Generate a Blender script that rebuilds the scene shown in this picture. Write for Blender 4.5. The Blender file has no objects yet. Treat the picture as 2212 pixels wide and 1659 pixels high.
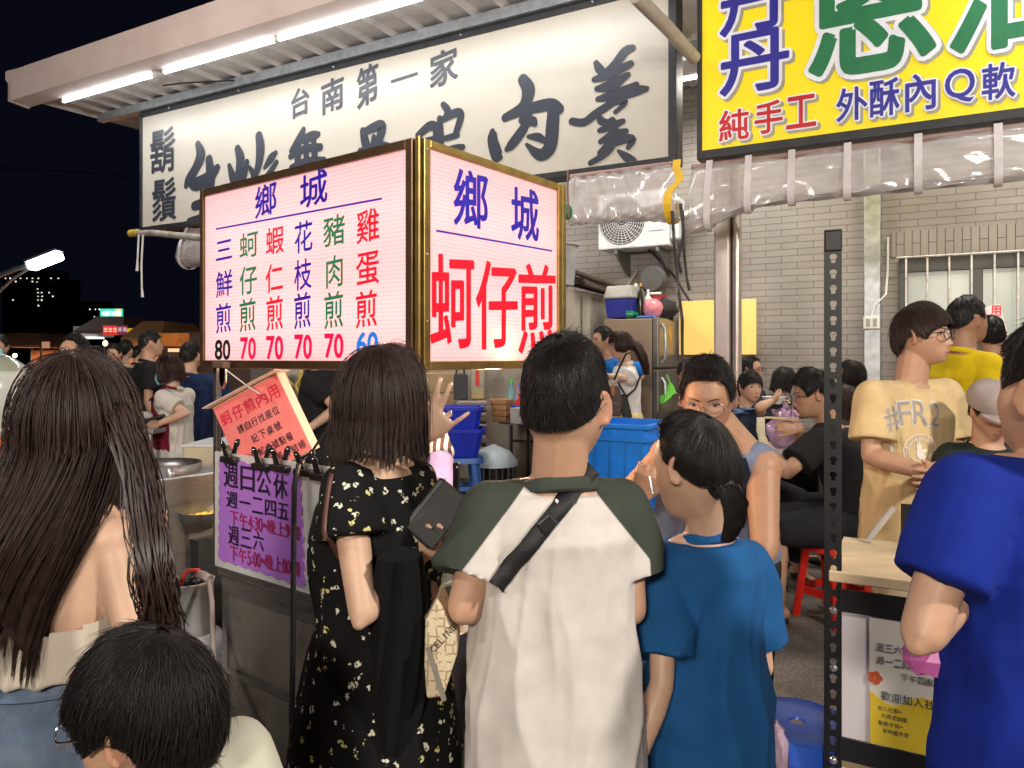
import bpy, bmesh, math, random
import numpy as np
from mathutils import Vector, Matrix
from mathutils.bvhtree import BVHTree
from mathutils.geometry import tessellate_polygon

random.seed(7); RNG = np.random.default_rng(7)
SC = bpy.context.scene
COL = SC.collection
V = Vector
UP = V((0, 0, 1))

# ------------------------------------------------------------------ camera
ZC, FP, CX, YH = 1.5, 1597.6, 1106.0, 771.0
cam = bpy.data.cameras.new('camera'); cam.sensor_width = 36; cam.lens = 26
cam.shift_y = -27 / 1024; cam.clip_start = 0.05; cam.clip_end = 2000
co = bpy.data.objects.new('camera', cam); COL.objects.link(co)
co.location = (0, 0, ZC); co.rotation_euler = (math.radians(90), 0, 0)
SC.camera = co
# ------------------------------------------------------------------ night sky
w = bpy.data.worlds.new('World'); SC.world = w; w.use_nodes = True
wn = w.node_tree.nodes; wl = w.node_tree.links
bg = wn['Background']
sky = wn.new('ShaderNodeTexSky'); sky.sky_type = 'NISHITA'; sky.sun_disc = False
sky.sun_elevation = math.radians(-6.5); sky.sun_rotation = math.radians(200)
bg2 = wn.new('ShaderNodeBackground'); bg2.inputs[0].default_value = (0.0022, 0.0027, 0.0062, 1)
bg2.inputs[1].default_value = 1
ad = wn.new('ShaderNodeAddShader')
wl.new(sky.outputs[0], bg.inputs[0]); bg.inputs[1].default_value = 0.05
wl.new(bg.outputs[0], ad.inputs[0]); wl.new(bg2.outputs[0], ad.inputs[1])
wl.new(ad.outputs[0], wn['World Output'].inputs[0])
SC.view_settings.view_transform = 'Standard'; SC.view_settings.look = 'None'
SC.view_settings.exposure = 0; SC.view_settings.gamma = 1
SC.cycles.use_denoising = True
SC.cycles.max_bounces = 6; SC.cycles.diffuse_bounces = 3; SC.cycles.glossy_bounces = 3
SC.cycles.transmission_bounces = 4; SC.cycles.transparent_max_bounces = 8
SC.cycles.sample_clamp_indirect = 4


def area(loc, tgt, sx, sy, watt, col=(1, 1, 1), spread=180):
    l = bpy.data.lights.new('lamp_light', 'AREA'); l.shape = 'RECTANGLE'; l.size = sx; l.size_y = sy
    l.energy = watt; l.color = col; l.spread = math.radians(spread)
    o = bpy.data.objects.new('lamp_light', l); COL.objects.link(o)
    o.location = loc; o.rotation_euler = (V(tgt) - V(loc)).to_track_quat('-Z', 'Y').to_euler()
    return o


# lamps of the stalls across the lane, behind and beside the viewer; one more added for the fascia
area((3.0, -0.5, 3.3), (0.1, 1.8, 1.0), .25, .25, 165, (1, .93, .84))
area((-1.0, -3.4, 3.0), (0.2, 2.2, 1.2), .6, .3, 215, (1, .90, .78))
area((-3.5, -1.5, 3.0), (-2.6, 7.0, 4.5), .6, .3, 75, (1, .88, .80), 75)  # unseen lamp, added to brighten the awning fascia
area((-2.2, 0.2, 3.2), (-1.2, 2.6, 1.2), 1.2, .1, 42, (1, .95, .92))

# ------------------------------------------------------------------ frames of reference
E = V((.875, -.484, 0)).normalized()      # along the shop front, to the right
N = V((-.484, -.875, 0)).normalized()     # out of the shop front, to the viewer
S0 = V((1.174, 5.27, 0))


def W(px, py, Y): return V(((px - CX) * Y / FP, Y, ZC - (py - YH) * Y / FP))
def Fp(u, v, z): return S0 + E * u + N * v + UP * z
def ray(px, py): return V(((px - CX) / FP, 1, -(py - YH) / FP))


def hit(px, py, p0, n):
    d = ray(px, py); o = V((0, 0, ZC))
    return o + d * ((V(p0) - o).dot(n) / d.dot(n))


def uv(px, py, v):                         # shop-front u and z of a view ray on the plane at offset v
    p = hit(px, py, S0 + N * v, N); return ((p - S0).dot(E), p.z)


# ------------------------------------------------------------------ materials
MATS = {}


def mat(name, col, rough=.6, metal=0, var=.12, vscale=8, bump=0, bscale=60, emit=0, ecol=None, alpha=1, trans=0,
        spec=.5, sss=0, stretch=None, dirt=None, dscale=3, coat=0, sheen=0, wave=None):
    if name in MATS: return MATS[name]
    m = bpy.data.materials.new(name); m.use_nodes = True; MATS[name] = m
    nt = m.node_tree; n = nt.nodes; l = nt.links; b = n['Principled BSDF']
    tc = n.new('ShaderNodeTexCoord'); src = tc.outputs['Object']
    if stretch:
        mp = n.new('ShaderNodeMapping'); mp.inputs['Scale'].default_value = stretch; l.new(src, mp.inputs[0]); src = mp.outputs[0]
    c4 = (*col, 1)
    b.inputs['Roughness'].default_value = rough; b.inputs['Metallic'].default_value = metal
    b.inputs['Specular IOR Level'].default_value = spec
    no = n.new('ShaderNodeTexNoise'); no.inputs['Scale'].default_value = vscale; no.inputs['Detail'].default_value = 5
    l.new(src, no.inputs['Vector'])
    cr = n.new('ShaderNodeValToRGB')
    cr.color_ramp.elements[0].position = .3; cr.color_ramp.elements[1].position = .7
    lo = tuple(max(0, c * (1 - var)) for c in col); hi = tuple(min(1, c * (1 + var)) for c in col)
    cr.color_ramp.elements[0].color = (*lo, 1); cr.color_ramp.elements[1].color = (*hi, 1)
    l.new(no.outputs[0], cr.inputs[0]); out = cr.outputs[0]
    if dirt:
        n2 = n.new('ShaderNodeTexNoise'); n2.inputs['Scale'].default_value = dscale; n2.inputs['Detail'].default_value = 8
        n2.inputs['Roughness'].default_value = .7
        l.new(src, n2.inputs['Vector'])
        r2 = n.new('ShaderNodeValToRGB'); r2.color_ramp.elements[0].position = .5; r2.color_ramp.elements[1].position = .75
        l.new(n2.outputs[0], r2.inputs[0])
        mx = n.new('ShaderNodeMix'); mx.data_type = 'RGBA'
        l.new(r2.outputs[0], mx.inputs[0]); l.new(out, mx.inputs[6]); mx.inputs[7].default_value = (*dirt, 1); out = mx.outputs[2]
    l.new(out, b.inputs['Base Color'])
    if bump:
        nb = n.new('ShaderNodeTexNoise'); nb.inputs['Scale'].default_value = bscale; nb.inputs['Detail'].default_value = 3
        l.new(src, nb.inputs['Vector'])
        bp = n.new('ShaderNodeBump'); bp.inputs['Strength'].default_value = bump; bp.inputs['Distance'].default_value = .01
        l.new(nb.outputs[0], bp.inputs['Height']); l.new(bp.outputs[0], b.inputs['Normal'])
    if wave:                                   # cloth creases
        nw = n.new('ShaderNodeTexNoise'); nw.noise_type = 'RIDGED_MULTIFRACTAL'; nw.inputs['Scale'].default_value = 5.5; nw.inputs['Detail'].default_value = 2.5; nw.inputs['Distortion'].default_value = .8
        mw = n.new('ShaderNodeMapping'); mw.inputs['Scale'].default_value = (1.3, 1.3, .75); l.new(tc.outputs['Object'], mw.inputs[0]); l.new(mw.outputs[0], nw.inputs['Vector'])
        b3 = n.new('ShaderNodeBump'); b3.inputs['Strength'].default_value = wave; b3.inputs['Distance'].default_value = .016
        l.new(nw.outputs[0], b3.inputs['Height'])
        if bump: l.new(bp.outputs[0], b3.inputs['Normal'])
        l.new(b3.outputs[0], b.inputs['Normal'])
    if emit:
        b.inputs['Emission Color'].default_value = (*(ecol or col), 1); b.inputs['Emission Strength'].default_value = emit
    if alpha < 1: b.inputs['Alpha'].default_value = alpha
    if trans: b.inputs['Transmission Weight'].default_value = trans
    if sss:
        b.inputs['Subsurface Weight'].default_value = sss; b.inputs['Subsurface Radius'].default_value = (.02, .008, .004)
        b.inputs['Subsurface Scale'].default_value = .4
    if coat: b.inputs['Coat Weight'].default_value = coat
    if sheen: b.inputs['Sheen Weight'].default_value = sheen; b.inputs['Sheen Roughness'].default_value = .5
    return m


def mask_mat(name, c0, c1, attr='mask', rough=.85, bump=.25, soft=.002, base=None):
    """fabric in two colours, the border read from a signed distance kept on the mesh"""
    if name in MATS: return MATS[name]
    m = mat(name, c0, rough, bump=.12, bscale=900, var=.08, vscale=20, spec=.2, wave=.45)
    nt = m.node_tree; n = nt.nodes; l = nt.links; b = n['Principled BSDF']
    prev = b.inputs['Base Color'].links[0].from_socket
    at = n.new('ShaderNodeAttribute'); at.attribute_name = attr
    mr = n.new('ShaderNodeMapRange'); mr.inputs[1].default_value = -soft; mr.inputs[2].default_value = soft
    l.new(at.outputs['Fac'], mr.inputs[0])
    mx = n.new('ShaderNodeMix'); mx.data_type = 'RGBA'
    l.new(mr.outputs[0], mx.inputs[0]); l.new(prev, mx.inputs[6]); mx.inputs[7].default_value = (*c1, 1)
    l.new(mx.outputs[2], b.inputs['Base Color'])
    return m


def fabric(name, col, **k):
    k.setdefault('rough', .9); k.setdefault('bump', .12); k.setdefault('bscale', 900); k.setdefault('var', .1)
    k.setdefault('vscale', 14); k.setdefault('spec', .2); k.setdefault('wave', .45)
    return mat(name, col, **k)


# ------------------------------------------------------------------ scene objects
def origin(o):
    p = V((0, 0, 0))
    while o is not None: p = p + o.location; o = o.parent
    return p


def tag(o, label, cat=None, group=None, kind=None):
    o['label'] = label
    if cat: o['category'] = cat
    if group: o['group'] = group
    if kind: o['kind'] = kind
    return o


def thing(name, label, cat, loc, group=None):
    o = bpy.data.objects.new(name, None); COL.objects.link(o); o.location = loc; o.empty_display_size = .1
    return tag(o, label, cat, group)


def link_mesh(name, vs, fs, mats, parent=None, smooth=False, mi=None, base=None, angle=None):
    vs = np.asarray([tuple(v) for v in vs] if not isinstance(vs, np.ndarray) else vs, dtype=np.float64).reshape(-1, 3)
    if parent is not None: off = np.array(origin(parent))
    elif base is not None: off = np.array(base)
    else:
        off = (vs.min(0) + vs.max(0)) / 2; off[2] = vs[:, 2].min()
    me = bpy.data.meshes.new(name)
    me.from_pydata((vs - off).tolist() if len(vs) < 400 else (vs - off), [], fs)
    if not isinstance(mats, (list, tuple)): mats = [mats]
    for m in mats: me.materials.append(m)
    if mi is not None: me.polygons.foreach_set('material_index', np.asarray(mi, dtype=np.int32))
    if smooth: me.polygons.foreach_set('use_smooth', np.ones(len(me.polygons), dtype=bool))
    me.update()
    if smooth and angle: me.set_sharp_from_angle(angle=math.radians(angle))
    o = bpy.data.objects.new(name, me); COL.objects.link(o)
    if parent is not None: o.parent = parent
    else: o.location = off
    return o


class MB:
    def __init__(s): s.v = []; s.f = []; s.m = []; s.cur = 0

    def add(s, vs, fs):
        b = len(s.v); s.v += [V(v) for v in vs]
        for f in fs: s.f.append([b + i for i in f]); s.m.append(s.cur)
        return s

    def mi(s, i): s.cur = i; return s

    def box(s, c, sx, sy, sz, ax=None):
        c = V(c); ex, ey, ez = ax or (V((1, 0, 0)), V((0, 1, 0)), UP)
        vs = [c + ex * (i * sx / 2) + ey * (j * sy / 2) + ez * (k * sz / 2) for k in (-1, 1) for j in (-1, 1) for i in (-1, 1)]
        if ex.cross(ey).dot(ez) < 0: fs = [(0, 1, 3, 2), (4, 6, 7, 5), (0, 4, 5, 1), (2, 3, 7, 6), (0, 2, 6, 4), (1, 5, 7, 3)]
        else: fs = [(0, 2, 3, 1), (4, 5, 7, 6), (0, 1, 5, 4), (2, 6, 7, 3), (0, 4, 6, 2), (1, 3, 7, 5)]
        return s.add(vs, fs)

    def fbox(s, u0, u1, v0, v1, z0, z1):
        return s.box(Fp((u0 + u1) / 2, (v0 + v1) / 2, (z0 + z1) / 2), abs(u1 - u0), abs(v1 - v0), abs(z1 - z0), (E, N, UP))

    def loft(s, rings, cap=True, closed=True):
        n = len(rings[0]); vs = [p for r in rings for p in r]; fs = []
        for i in range(len(rings) - 1):
            for j in range(n if closed else n - 1):
                a = i * n + j; b = i * n + (j + 1) % n
                fs.append((a, b, b + n, a + n))
        if cap: fs.append(tuple(range(n))[::-1]); fs.append(tuple((len(rings) - 1) * n + j for j in range(n)))
        return s.add(vs, fs)

    def tube(s, pts, r, n=8, cap=True, flat=1):
        pts = [V(p) for p in pts]; rs = r if isinstance(r, (list, tuple)) else [r] * len(pts)
        rings = []; a = None
        for i, p in enumerate(pts):
            t = (pts[min(i + 1, len(pts) - 1)] - pts[max(i - 1, 0)]).normalized()
            if a is None: a = t.cross(UP if abs(t.z) < .9 else V((0, 1, 0))).normalized()
            else: a = (a - t * a.dot(t)).normalized()
            b = t.cross(a)
            rings.append([p + a * (rs[i] * math.cos(q)) + b * (flat * rs[i] * math.sin(q)) for q in [2 * math.pi * j / n for j in range(n)]])
        return s.loft(rings, cap)

    def cyl(s, a, b, r0, r1=None, n=16, cap=True): return s.tube([a, b], [r0, r0 if r1 is None else r1], n, cap)

    def caps(s, a, b, ra, rb, n=14):          # capsule with tapered sides
        a = V(a); b = V(b); t = (b - a); L = t.length
        if L < 1e-6: return s.ell(a, ra, ra, ra)
        t = t / L; pts = []; rs = []
        for q in (-88, -60, -30): pts.append(a + t * (ra * math.sin(math.radians(q)))); rs.append(ra * math.cos(math.radians(q)))
        for k in (0, .33, .66, 1): pts.append(a.lerp(b, k)); rs.append(ra + (rb - ra) * k)
        for q in (30, 60, 88): pts.append(b + t * (rb * math.sin(math.radians(q)))); rs.append(rb * math.cos(math.radians(q)))
        return s.tube(pts, rs, n)

    def ell(s, c, rx, ry, rz, ax=None, nu=20, nv=12):
        c = V(c); ex, ey, ez = ax or (V((1, 0, 0)), V((0, 1, 0)), UP); rings = []
        for i in range(nv + 1):
            th = math.pi * (i / nv) * .998 + .001
            rings.append([c + ex * (rx * math.sin(th) * math.cos(q)) + ey * (ry * math.sin(th) * math.sin(q)) - ez * (rz * math.cos(th))
                          for q in [2 * math.pi * j / nu for j in range(nu)]])
        return s.loft(rings)

    def lathe(s, c, prof, n=24, ax=None):
        c = V(c); ex, ey, ez = ax or (V((1, 0, 0)), V((0, 1, 0)), UP)
        rings = [[c + ez * z + ex * (r * math.cos(q)) + ey * (r * math.sin(q)) for q in [2 * math.pi * j / n for j in range(n)]] for r, z in prof]
        return s.loft(rings)

    def poly(s, pts, o, ex, ey, th):          # outline in a plane, given a thickness
        o = V(o); nz = ex.cross(ey).normalized()
        P = [o + ex * a + ey * b for a, b in pts]
        tri = tessellate_polygon([[V((a, b, 0)) for a, b in pts]])
        n = len(P); fr = [p + nz * th / 2 for p in P]; bk = [p - nz * th / 2 for p in P]
        area2 = sum(pts[i][0] * pts[(i + 1) % n][1] - pts[(i + 1) % n][0] * pts[i][1] for i in range(n))
        fs = []
        for t in tri:
            (ax_, ay), (bx, by), (cx_, cy) = [pts[i] for i in t]
            if (bx - ax_) * (cy - ay) - (by - ay) * (cx_ - ax_) < 0: t = t[::-1]
            fs.append(tuple(t)); fs.append(tuple(i + n for i in t[::-1]))
        for i in range(n):
            j = (i + 1) % n
            fs.append((i, i + n, j + n, j) if area2 > 0 else (i, j, j + n, i + n))
        return s.add(fr + bk, fs)

    def sheet(s, grid):                        # grid of points
        nr, nc = len(grid), len(grid[0])
        return s.add([p for r in grid for p in r], [(i * nc + j, i * nc + j + 1, (i + 1) * nc + j + 1, (i + 1) * nc + j) for i in range(nr - 1) for j in range(nc - 1)])

    def build(s, name, mats, parent=None, smooth=False, bevel=0, angle=None, solid=0, label=None):
        o = link_mesh(name, s.v, s.f, mats, parent, smooth, s.m if isinstance(mats, (list, tuple)) else None, angle=angle or (40 if smooth else None))
        if solid:
            md = o.modifiers.new('solid', 'SOLIDIFY'); md.thickness = solid; md.offset = 0
        if bevel:
            md = o.modifiers.new('bevel', 'BEVEL'); md.width = bevel; md.segments = 2; md.limit_method = 'ANGLE'; md.angle_limit = math.radians(40)
        if label: o['label'] = label
        return o


def evald(o):
    dg = bpy.context.evaluated_depsgraph_get(); ev = o.evaluated_get(dg); me = ev.to_mesh()
    vs = np.empty(len(me.vertices) * 3); me.vertices.foreach_get('co', vs)
    fs = [tuple(p.vertices) for p in me.polygons]
    ev.to_mesh_clear(); return vs.reshape(-1, 3), fs


def fuse(mb, voxel, it=3, fac=.5):
    me = bpy.data.meshes.new('tmp'); me.from_pydata([tuple(v) for v in mb.v], [], mb.f); me.update()
    bm = bmesh.new(); bm.from_mesh(me); bmesh.ops.recalc_face_normals(bm, faces=bm.faces); bm.to_mesh(me); bm.free()
    o = bpy.data.objects.new('tmp', me); COL.objects.link(o)
    r = o.modifiers.new('r', 'REMESH'); r.mode = 'VOXEL'; r.voxel_size = voxel
    if it:
        m = o.modifiers.new('s', 'SMOOTH'); m.iterations = it; m.factor = fac
    vs, fs = evald(o)
    bpy.data.objects.remove(o); bpy.data.meshes.remove(me)
    return vs, fs


def normals(vs, fs):
    q = np.array([f if len(f) == 4 else (*f, f[-1]) for f in fs])
    n = np.cross(vs[q[:, 2]] - vs[q[:, 0]], vs[q[:, 3]] - vs[q[:, 1]])
    out = np.zeros_like(vs)
    for k in range(4): np.add.at(out, q[:, k], n)
    return out / (np.linalg.norm(out, axis=1, keepdims=True) + 1e-12)


def attr(o, name, vals):
    a = o.data.attributes.new(name, 'FLOAT', 'POINT'); a.data.foreach_set('value', np.asarray(vals, dtype=np.float32))


# ------------------------------------------------------------------ lettering
GL = {}


def glyph_mesh(ch, bold=0.0):
    k = ch
    if k in GL: return GL[k]
    c = bpy.data.curves.new('g', 'FONT'); c.body = ch; c.resolution_u = 4
    o = bpy.data.objects.new('g', c); COL.objects.link(o)
    vs, fs = evald(o)
    bpy.data.objects.remove(o); bpy.data.curves.remove(c)
    GL[k] = (vs[:, :2].copy(), fs); return GL[k]


class Board:
    """writing on a plane: pixel boxes of the view are carried onto it"""
    def __init__(s, p0, n, ex, lift=.003):
        s.p0 = V(p0); s.n = V(n).normalized(); s.ex = V(ex).normalized(); s.ey = s.n.cross(s.ex).normalized(); s.mb = {}; s.lift = lift; s.k = 0

    def ab(s, px, py):
        d = hit(px, py, s.p0, s.n) - s.p0; return d.dot(s.ex), d.dot(s.ey)

    def pt(s, a, b, up=0): return s.p0 + s.ex * a + s.ey * b + s.n * (s.lift + up)

    def glyph(s, ch, box, key, bold=0, shear=0, rot=0, up=0):
        x0, y0, x1, y1 = box; xc, yc = (x0 + x1) / 2, (y0 + y1) / 2
        a0 = s.ab(x0, yc)[0]; a1 = s.ab(x1, yc)[0]; b1 = s.ab(xc, y0)[1]; b0 = s.ab(xc, y1)[1]
        s.glyph_ab(ch, a0, b0, a1, b1, key, bold, shear, rot, up)

    def glyph_ab(s, ch, a0, b0, a1, b1, key, bold=0, shear=0, rot=0, up=0):
        vs, fs = glyph_mesh(ch)
        if not len(vs): return
        mn = vs.min(0); mx = vs.max(0); sz = np.maximum(mx - mn, 1e-6)
        u = (vs - mn) / sz
        if sz[1] < .35 * sz[0]: u[:, 1] = .5 + (u[:, 1] - .5) * min(1, sz[1] / sz[0] * 1.25)   # flat signs such as a lone stroke
        u[:, 1] += shear * (u[:, 0] - .5)
        A = a0 + u[:, 0] * (a1 - a0); B = b0 + u[:, 1] * (b1 - b0)
        if rot:
            ca, sa = math.cos(rot), math.sin(rot); ac, bc = (a0 + a1) / 2, (b0 + b1) / 2
            A, B = ac + (A - ac) * ca - (B - bc) * sa, bc + (A - ac) * sa + (B - bc) * ca
        s.k += 1
        m = s.mb.setdefault(key, MB()); m.add([s.pt(a, b, up + (s.k % 7) * 1e-4) for a, b in zip(A, B)], fs)
        if bold:                               # thicken: the outline is drawn again with a round pen
            r = bold * max(a1 - a0, b1 - b0); cnt = {}
            for f in fs:
                for i in range(len(f)):
                    e = tuple(sorted((f[i], f[(i + 1) % len(f)]))); cnt[e] = cnt.get(e, 0) + 1
            for q, (i, j) in enumerate([e for e, c in cnt.items() if c == 1]):
                z = up + 1e-5 * (1 + q % 60); dx, dy = A[j] - A[i], B[j] - B[i]; l = math.hypot(dx, dy)
                if l < 1e-7: continue
                nx, ny = -dy / l * r, dx / l * r
                m.add([s.pt(A[i] + nx, B[i] + ny, z), s.pt(A[i] - nx, B[i] - ny, z), s.pt(A[j] - nx, B[j] - ny, z), s.pt(A[j] + nx, B[j] + ny, z)], [(0, 1, 2, 3)])
                m.add([s.pt(A[i] + r * math.cos(t), B[i] + r * math.sin(t), z + 6e-4) for t in [math.pi / 4 * h for h in range(8)]], [tuple(range(8))])

    def stroke(s, pts, key, up=0):             # brush stroke: (px, py, width px) points
        s.k += 1; P = []
        for x, y, wd in pts:
            a, b = s.ab(x, y); a2, _ = s.ab(x + wd / 2, y); P.append((a, b, abs(a2 - a)))
        Q = []
        for i in range(len(P) - 1):            # smooth
            p0 = P[max(i - 1, 0)]; p1 = P[i]; p2 = P[i + 1]; p3 = P[min(i + 2, len(P) - 1)]
            for t in [j / 6 for j in range(6)]:
                Q.append(tuple(.5 * (2 * p1[k] + (p2[k] - p0[k]) * t + (2 * p0[k] - 5 * p1[k] + 4 * p2[k] - p3[k]) * t * t + (3 * p1[k] - p0[k] - 3 * p2[k] + p3[k]) * t ** 3) for k in range(3)))
        Q.append(P[-1]); L = []; R = []
        for i, q in enumerate(Q):
            a, b = Q[max(i - 1, 0)], Q[min(i + 1, len(Q) - 1)]
            dx, dy = b[0] - a[0], b[1] - a[1]; l = math.hypot(dx, dy) or 1
            nx, ny = -dy / l, dx / l; r = max(q[2], .001)
            L.append((q[0] + nx * r, q[1] + ny * r)); R.append((q[0] - nx * r, q[1] - ny * r))
        z = up + (s.k % 40) * 8e-5
        m = s.mb.setdefault(key, MB()); n = len(L)
        m.add([s.pt(*p, z) for p in L] + [s.pt(*p, z) for p in R], [(i, i + n, i + n + 1, i + 1) for i in range(n - 1)])
        for e, d in ((Q[0], Q[1]), (Q[-1], Q[-2])):       # round ends
            r = max(e[2], .001); s.k += 1; z = up + (s.k % 40) * 8e-5
            m.add([s.pt(e[0] + r * math.cos(q), e[1] + r * math.sin(q), z) for q in [2 * math.pi * j / 14 for j in range(14)]], [tuple(range(14))])

    def line(s, p, q, wd, key, up=0):
        a0, b0 = s.ab(*p); a1, b1 = s.ab(*q); dx, dy = a1 - a0, b1 - b0; l = math.hypot(dx, dy); nx, ny = -dy / l * wd / 2, dx / l * wd / 2
        s.mb.setdefault(key, MB()).add([s.pt(a0 + nx, b0 + ny, up), s.pt(a0 - nx, b0 - ny, up), s.pt(a1 - nx, b1 - ny, up), s.pt(a1 + nx, b1 + ny, up)], [(0, 1, 2, 3)])

    def flush(s, parent, mats, name='lettering'):
        for k, m in s.mb.items(): m.build(name, mats[k], parent)
        s.mb = {}
# ------------------------------------------------------------------ people
def skin_mat(name, col):
    if name in MATS: return MATS[name]
    m = mat(name, col, .48, var=.06, vscale=25, bump=.06, bscale=400, sss=.12, spec=.4)
    nt = m.node_tree; n = nt.nodes; l = nt.links; b = n['Principled BSDF']
    out = b.inputs['Base Color'].links[0].from_socket
    for a, c, k in (('flush', (col[0] * .95, col[1] * .62, col[2] * .55), .75), ('lip', (.42, .14, .12), .8), ('shade', (.02, .014, .012), .85)):
        at = n.new('ShaderNodeAttribute'); at.attribute_name = a
        mu = n.new('ShaderNodeMath'); mu.operation = 'MULTIPLY'; mu.inputs[1].default_value = k; l.new(at.outputs['Fac'], mu.inputs[0])
        mx = n.new('ShaderNodeMix'); mx.data_type = 'RGBA'; l.new(mu.outputs[0], mx.inputs[0]); l.new(out, mx.inputs[6])
        mx.inputs[7].default_value = (*c, 1); out = mx.outputs[2]
    l.new(out, b.inputs['Base Color']); return m


SKIN = skin_mat('skin', (.47, .275, .18))
SKIN_P = skin_mat('skin_pale', (.55, .35, .245))
SKIN_T = skin_mat('skin_tan', (.37, .20, .12))


def hair_mat(name, col, rough=.42):
    if name in MATS: return MATS[name]
    m = mat(name, col, rough, var=.45, vscale=60, spec=.3)
    return m


HAIR = hair_mat('hair_black', (.012, .0092, .0085))
HAIR_B = hair_mat('hair_brown', (.036, .020, .0165))
HAIR_R = hair_mat('hair_maroon', (.028, .010, .009))


def ss(x, a, b): t = np.clip((x - a) / (b - a), 0, 1); return t * t * (3 - 2 * t)


_ICO = {}


def ico(n):
    if n not in _ICO:
        bm = bmesh.new(); bmesh.ops.create_icosphere(bm, subdivisions=n, radius=1)
        _ICO[n] = (np.array([tuple(v.co) for v in bm.verts]), [tuple(v.index for v in f.verts) for f in bm.faces]); bm.free()
    return _ICO[n]


def head_local(n, fem=0, open_mouth=0):
    d, fs = ico(n); a, b, c = .0745 - .003 * fem, .093, .113
    x, y, z = d[:, 0] * a, d[:, 1] * b, d[:, 2] * c
    zn = d[:, 2]; t = ss(-zn, .05, 1.0); fr = ss(d[:, 1], .05, .65); bk = ss(-d[:, 1], 0, .6)
    x = x * (1 - (.24 + .05 * fem) * t); x = x * (1 + .03 * ss(zn, 0, .5))
    y = y + fr * .030 * ss(-zn, .15, .95) * (1 - .6 * ss(-zn, .93, 1))
    y = y - bk * (-.010) * ss(zn, -.3, .5) + bk * .030 * ss(-zn, .25, .9)
    G = lambda x0, sx, z0, sz: np.exp(-((np.abs(x) - x0) / sx) ** 2 - ((z - z0) / sz) ** 2)
    k = .85 if fem else 1
    y = y + fr * (k * .021 * G(0, .0105, -.029, .012) + k * .010 * G(0, .0085, -.005, .022) + .008 * G(.0125, .007, -.033, .0085)
                  - .0085 * G(.031, .017, .010, .013) + .004 * G(.026, .024, .034, .009) + .005 * G(.044, .018, -.020, .02)
                  + .0075 * G(0, .021, -.0565, .0065) + .0085 * G(0, .018, -.069, .0065) - .004 * G(0, .02, -.0625, .003) * (1 + open_mouth)
                  + .007 * G(0, .018, -.096, .014) - .003 * G(0, .03, -.081, .006))
    return np.stack([x, y, z], 1), fs


def frame(yaw, pitch=0, roll=0):
    """face direction: yaw 0 looks away from the viewer, 90 to the right, 180 to the viewer; pitch up"""
    ya, p, r = math.radians(yaw), math.radians(pitch), math.radians(roll)
    f = V((math.sin(ya) * math.cos(p), math.cos(ya) * math.cos(p), math.sin(p)))
    rt = V((math.cos(ya), -math.sin(ya), 0)); up = rt.cross(f)
    R = Matrix.Rotation(r, 3, f)
    return R @ rt, f, R @ up


def fingers(mb, wrist, d, nrm, hs, curl, splay, side, fing=None, thumb=(.9, .35)):
    """palm and five fingers; d along the hand, nrm out of the back of the hand, side +1 puts the thumb to d x nrm"""
    d = V(d).normalized(); nrm = (V(nrm) - d * d.dot(V(nrm))).normalized(); lat = d.cross(nrm) * side
    k = hs; w = V(wrist)
    rings = []
    for t, hw, hd in ((-.01, .024, .018), (.02, .031, .017), (.05, .040, .015), (.08, .042, .013), (.092, .038, .011)):
        c = w + d * (t * k)
        rings.append([c + lat * (hw * k * math.cos(q)) + nrm * (hd * k * math.sin(q)) for q in [2 * math.pi * j / 14 for j in range(14)]])
    mb.loft(rings)
    L = (.070, .078, .072, .056)
    for i in range(4):
        cu = curl[i] if isinstance(curl, (list, tuple)) else curl
        off = (1.5 - i) * .0215 * k; an = (1.5 - i) * splay if not fing else fing[i]
        p = w + d * (.082 * k) + lat * off; fd = d * math.cos(an) + lat * math.sin(an); ang = 0
        r = (.0088, .009, .0087, .0075)[i] * k
        for seg, fl in enumerate((.45, .31, .24)):
            ang += cu * (.6, 1.0, .75)[seg]
            q = p + (fd * math.cos(ang) - nrm * math.sin(ang)) * (L[i] * fl * k)
            mb.caps(p, q, r, r * .93, 10); p = q; r *= .92
    p = w + d * (.022 * k) + lat * (.026 * k)
    td = (d * math.cos(thumb[0]) + lat * math.sin(thumb[0]) - nrm * thumb[1]).normalized()
    q = p + td * (.042 * k); mb.caps(p, q, .013 * k, .0105 * k, 10)
    td2 = (td + d * .45).normalized(); q2 = q + td2 * (.03 * k); mb.caps(q, q2, .0105 * k, .0095 * k, 10)
    mb.caps(q2, q2 + (td2 + d * .2).normalized() * (.022 * k), .0095 * k, .0075 * k, 10)


def folds(vs, nr, ctr, amp, seed, zscale=1.0, kinds=(9, 14)):
    """cloth folds: soft ridges running mostly down, warped by slow waves"""
    r = np.random.default_rng(seed); p = vs - ctr
    th = np.arctan2(p[:, 0], p[:, 1]); z = p[:, 2] * zscale; rad = np.hypot(p[:, 0], p[:, 1])
    out = np.zeros(len(vs))
    for k in kinds:
        wv = r.uniform(-.6, .6) * np.sin(z * r.uniform(4, 8) + r.uniform(0, 6)) + .5 * np.sin(z * r.uniform(9, 15) + th * r.uniform(1, 3)) + z * r.uniform(-1.5, 1.5)
        s = np.sin(th * k * .5 + wv * 2 + r.uniform(0, 6)); m = .5 + .5 * np.sin(th * 2 + z * r.uniform(3, 7) + r.uniform(0, 6))
        out += (1 - np.abs(s)) ** 1.6 * m * (9.0 / k)
    for _ in range(3):
        kv = r.normal(0, 1, 3) * np.array([14, 14, 9]); s = np.sin(p @ kv + 1.5 * np.sin(p @ (r.normal(0, 1, 3) * 9)) + r.uniform(0, 6))
        out += .2 * (1 - np.abs(s)) ** 1.4
    out -= out.mean()
    return vs + nr * (amp * out)[:, None]


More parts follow.
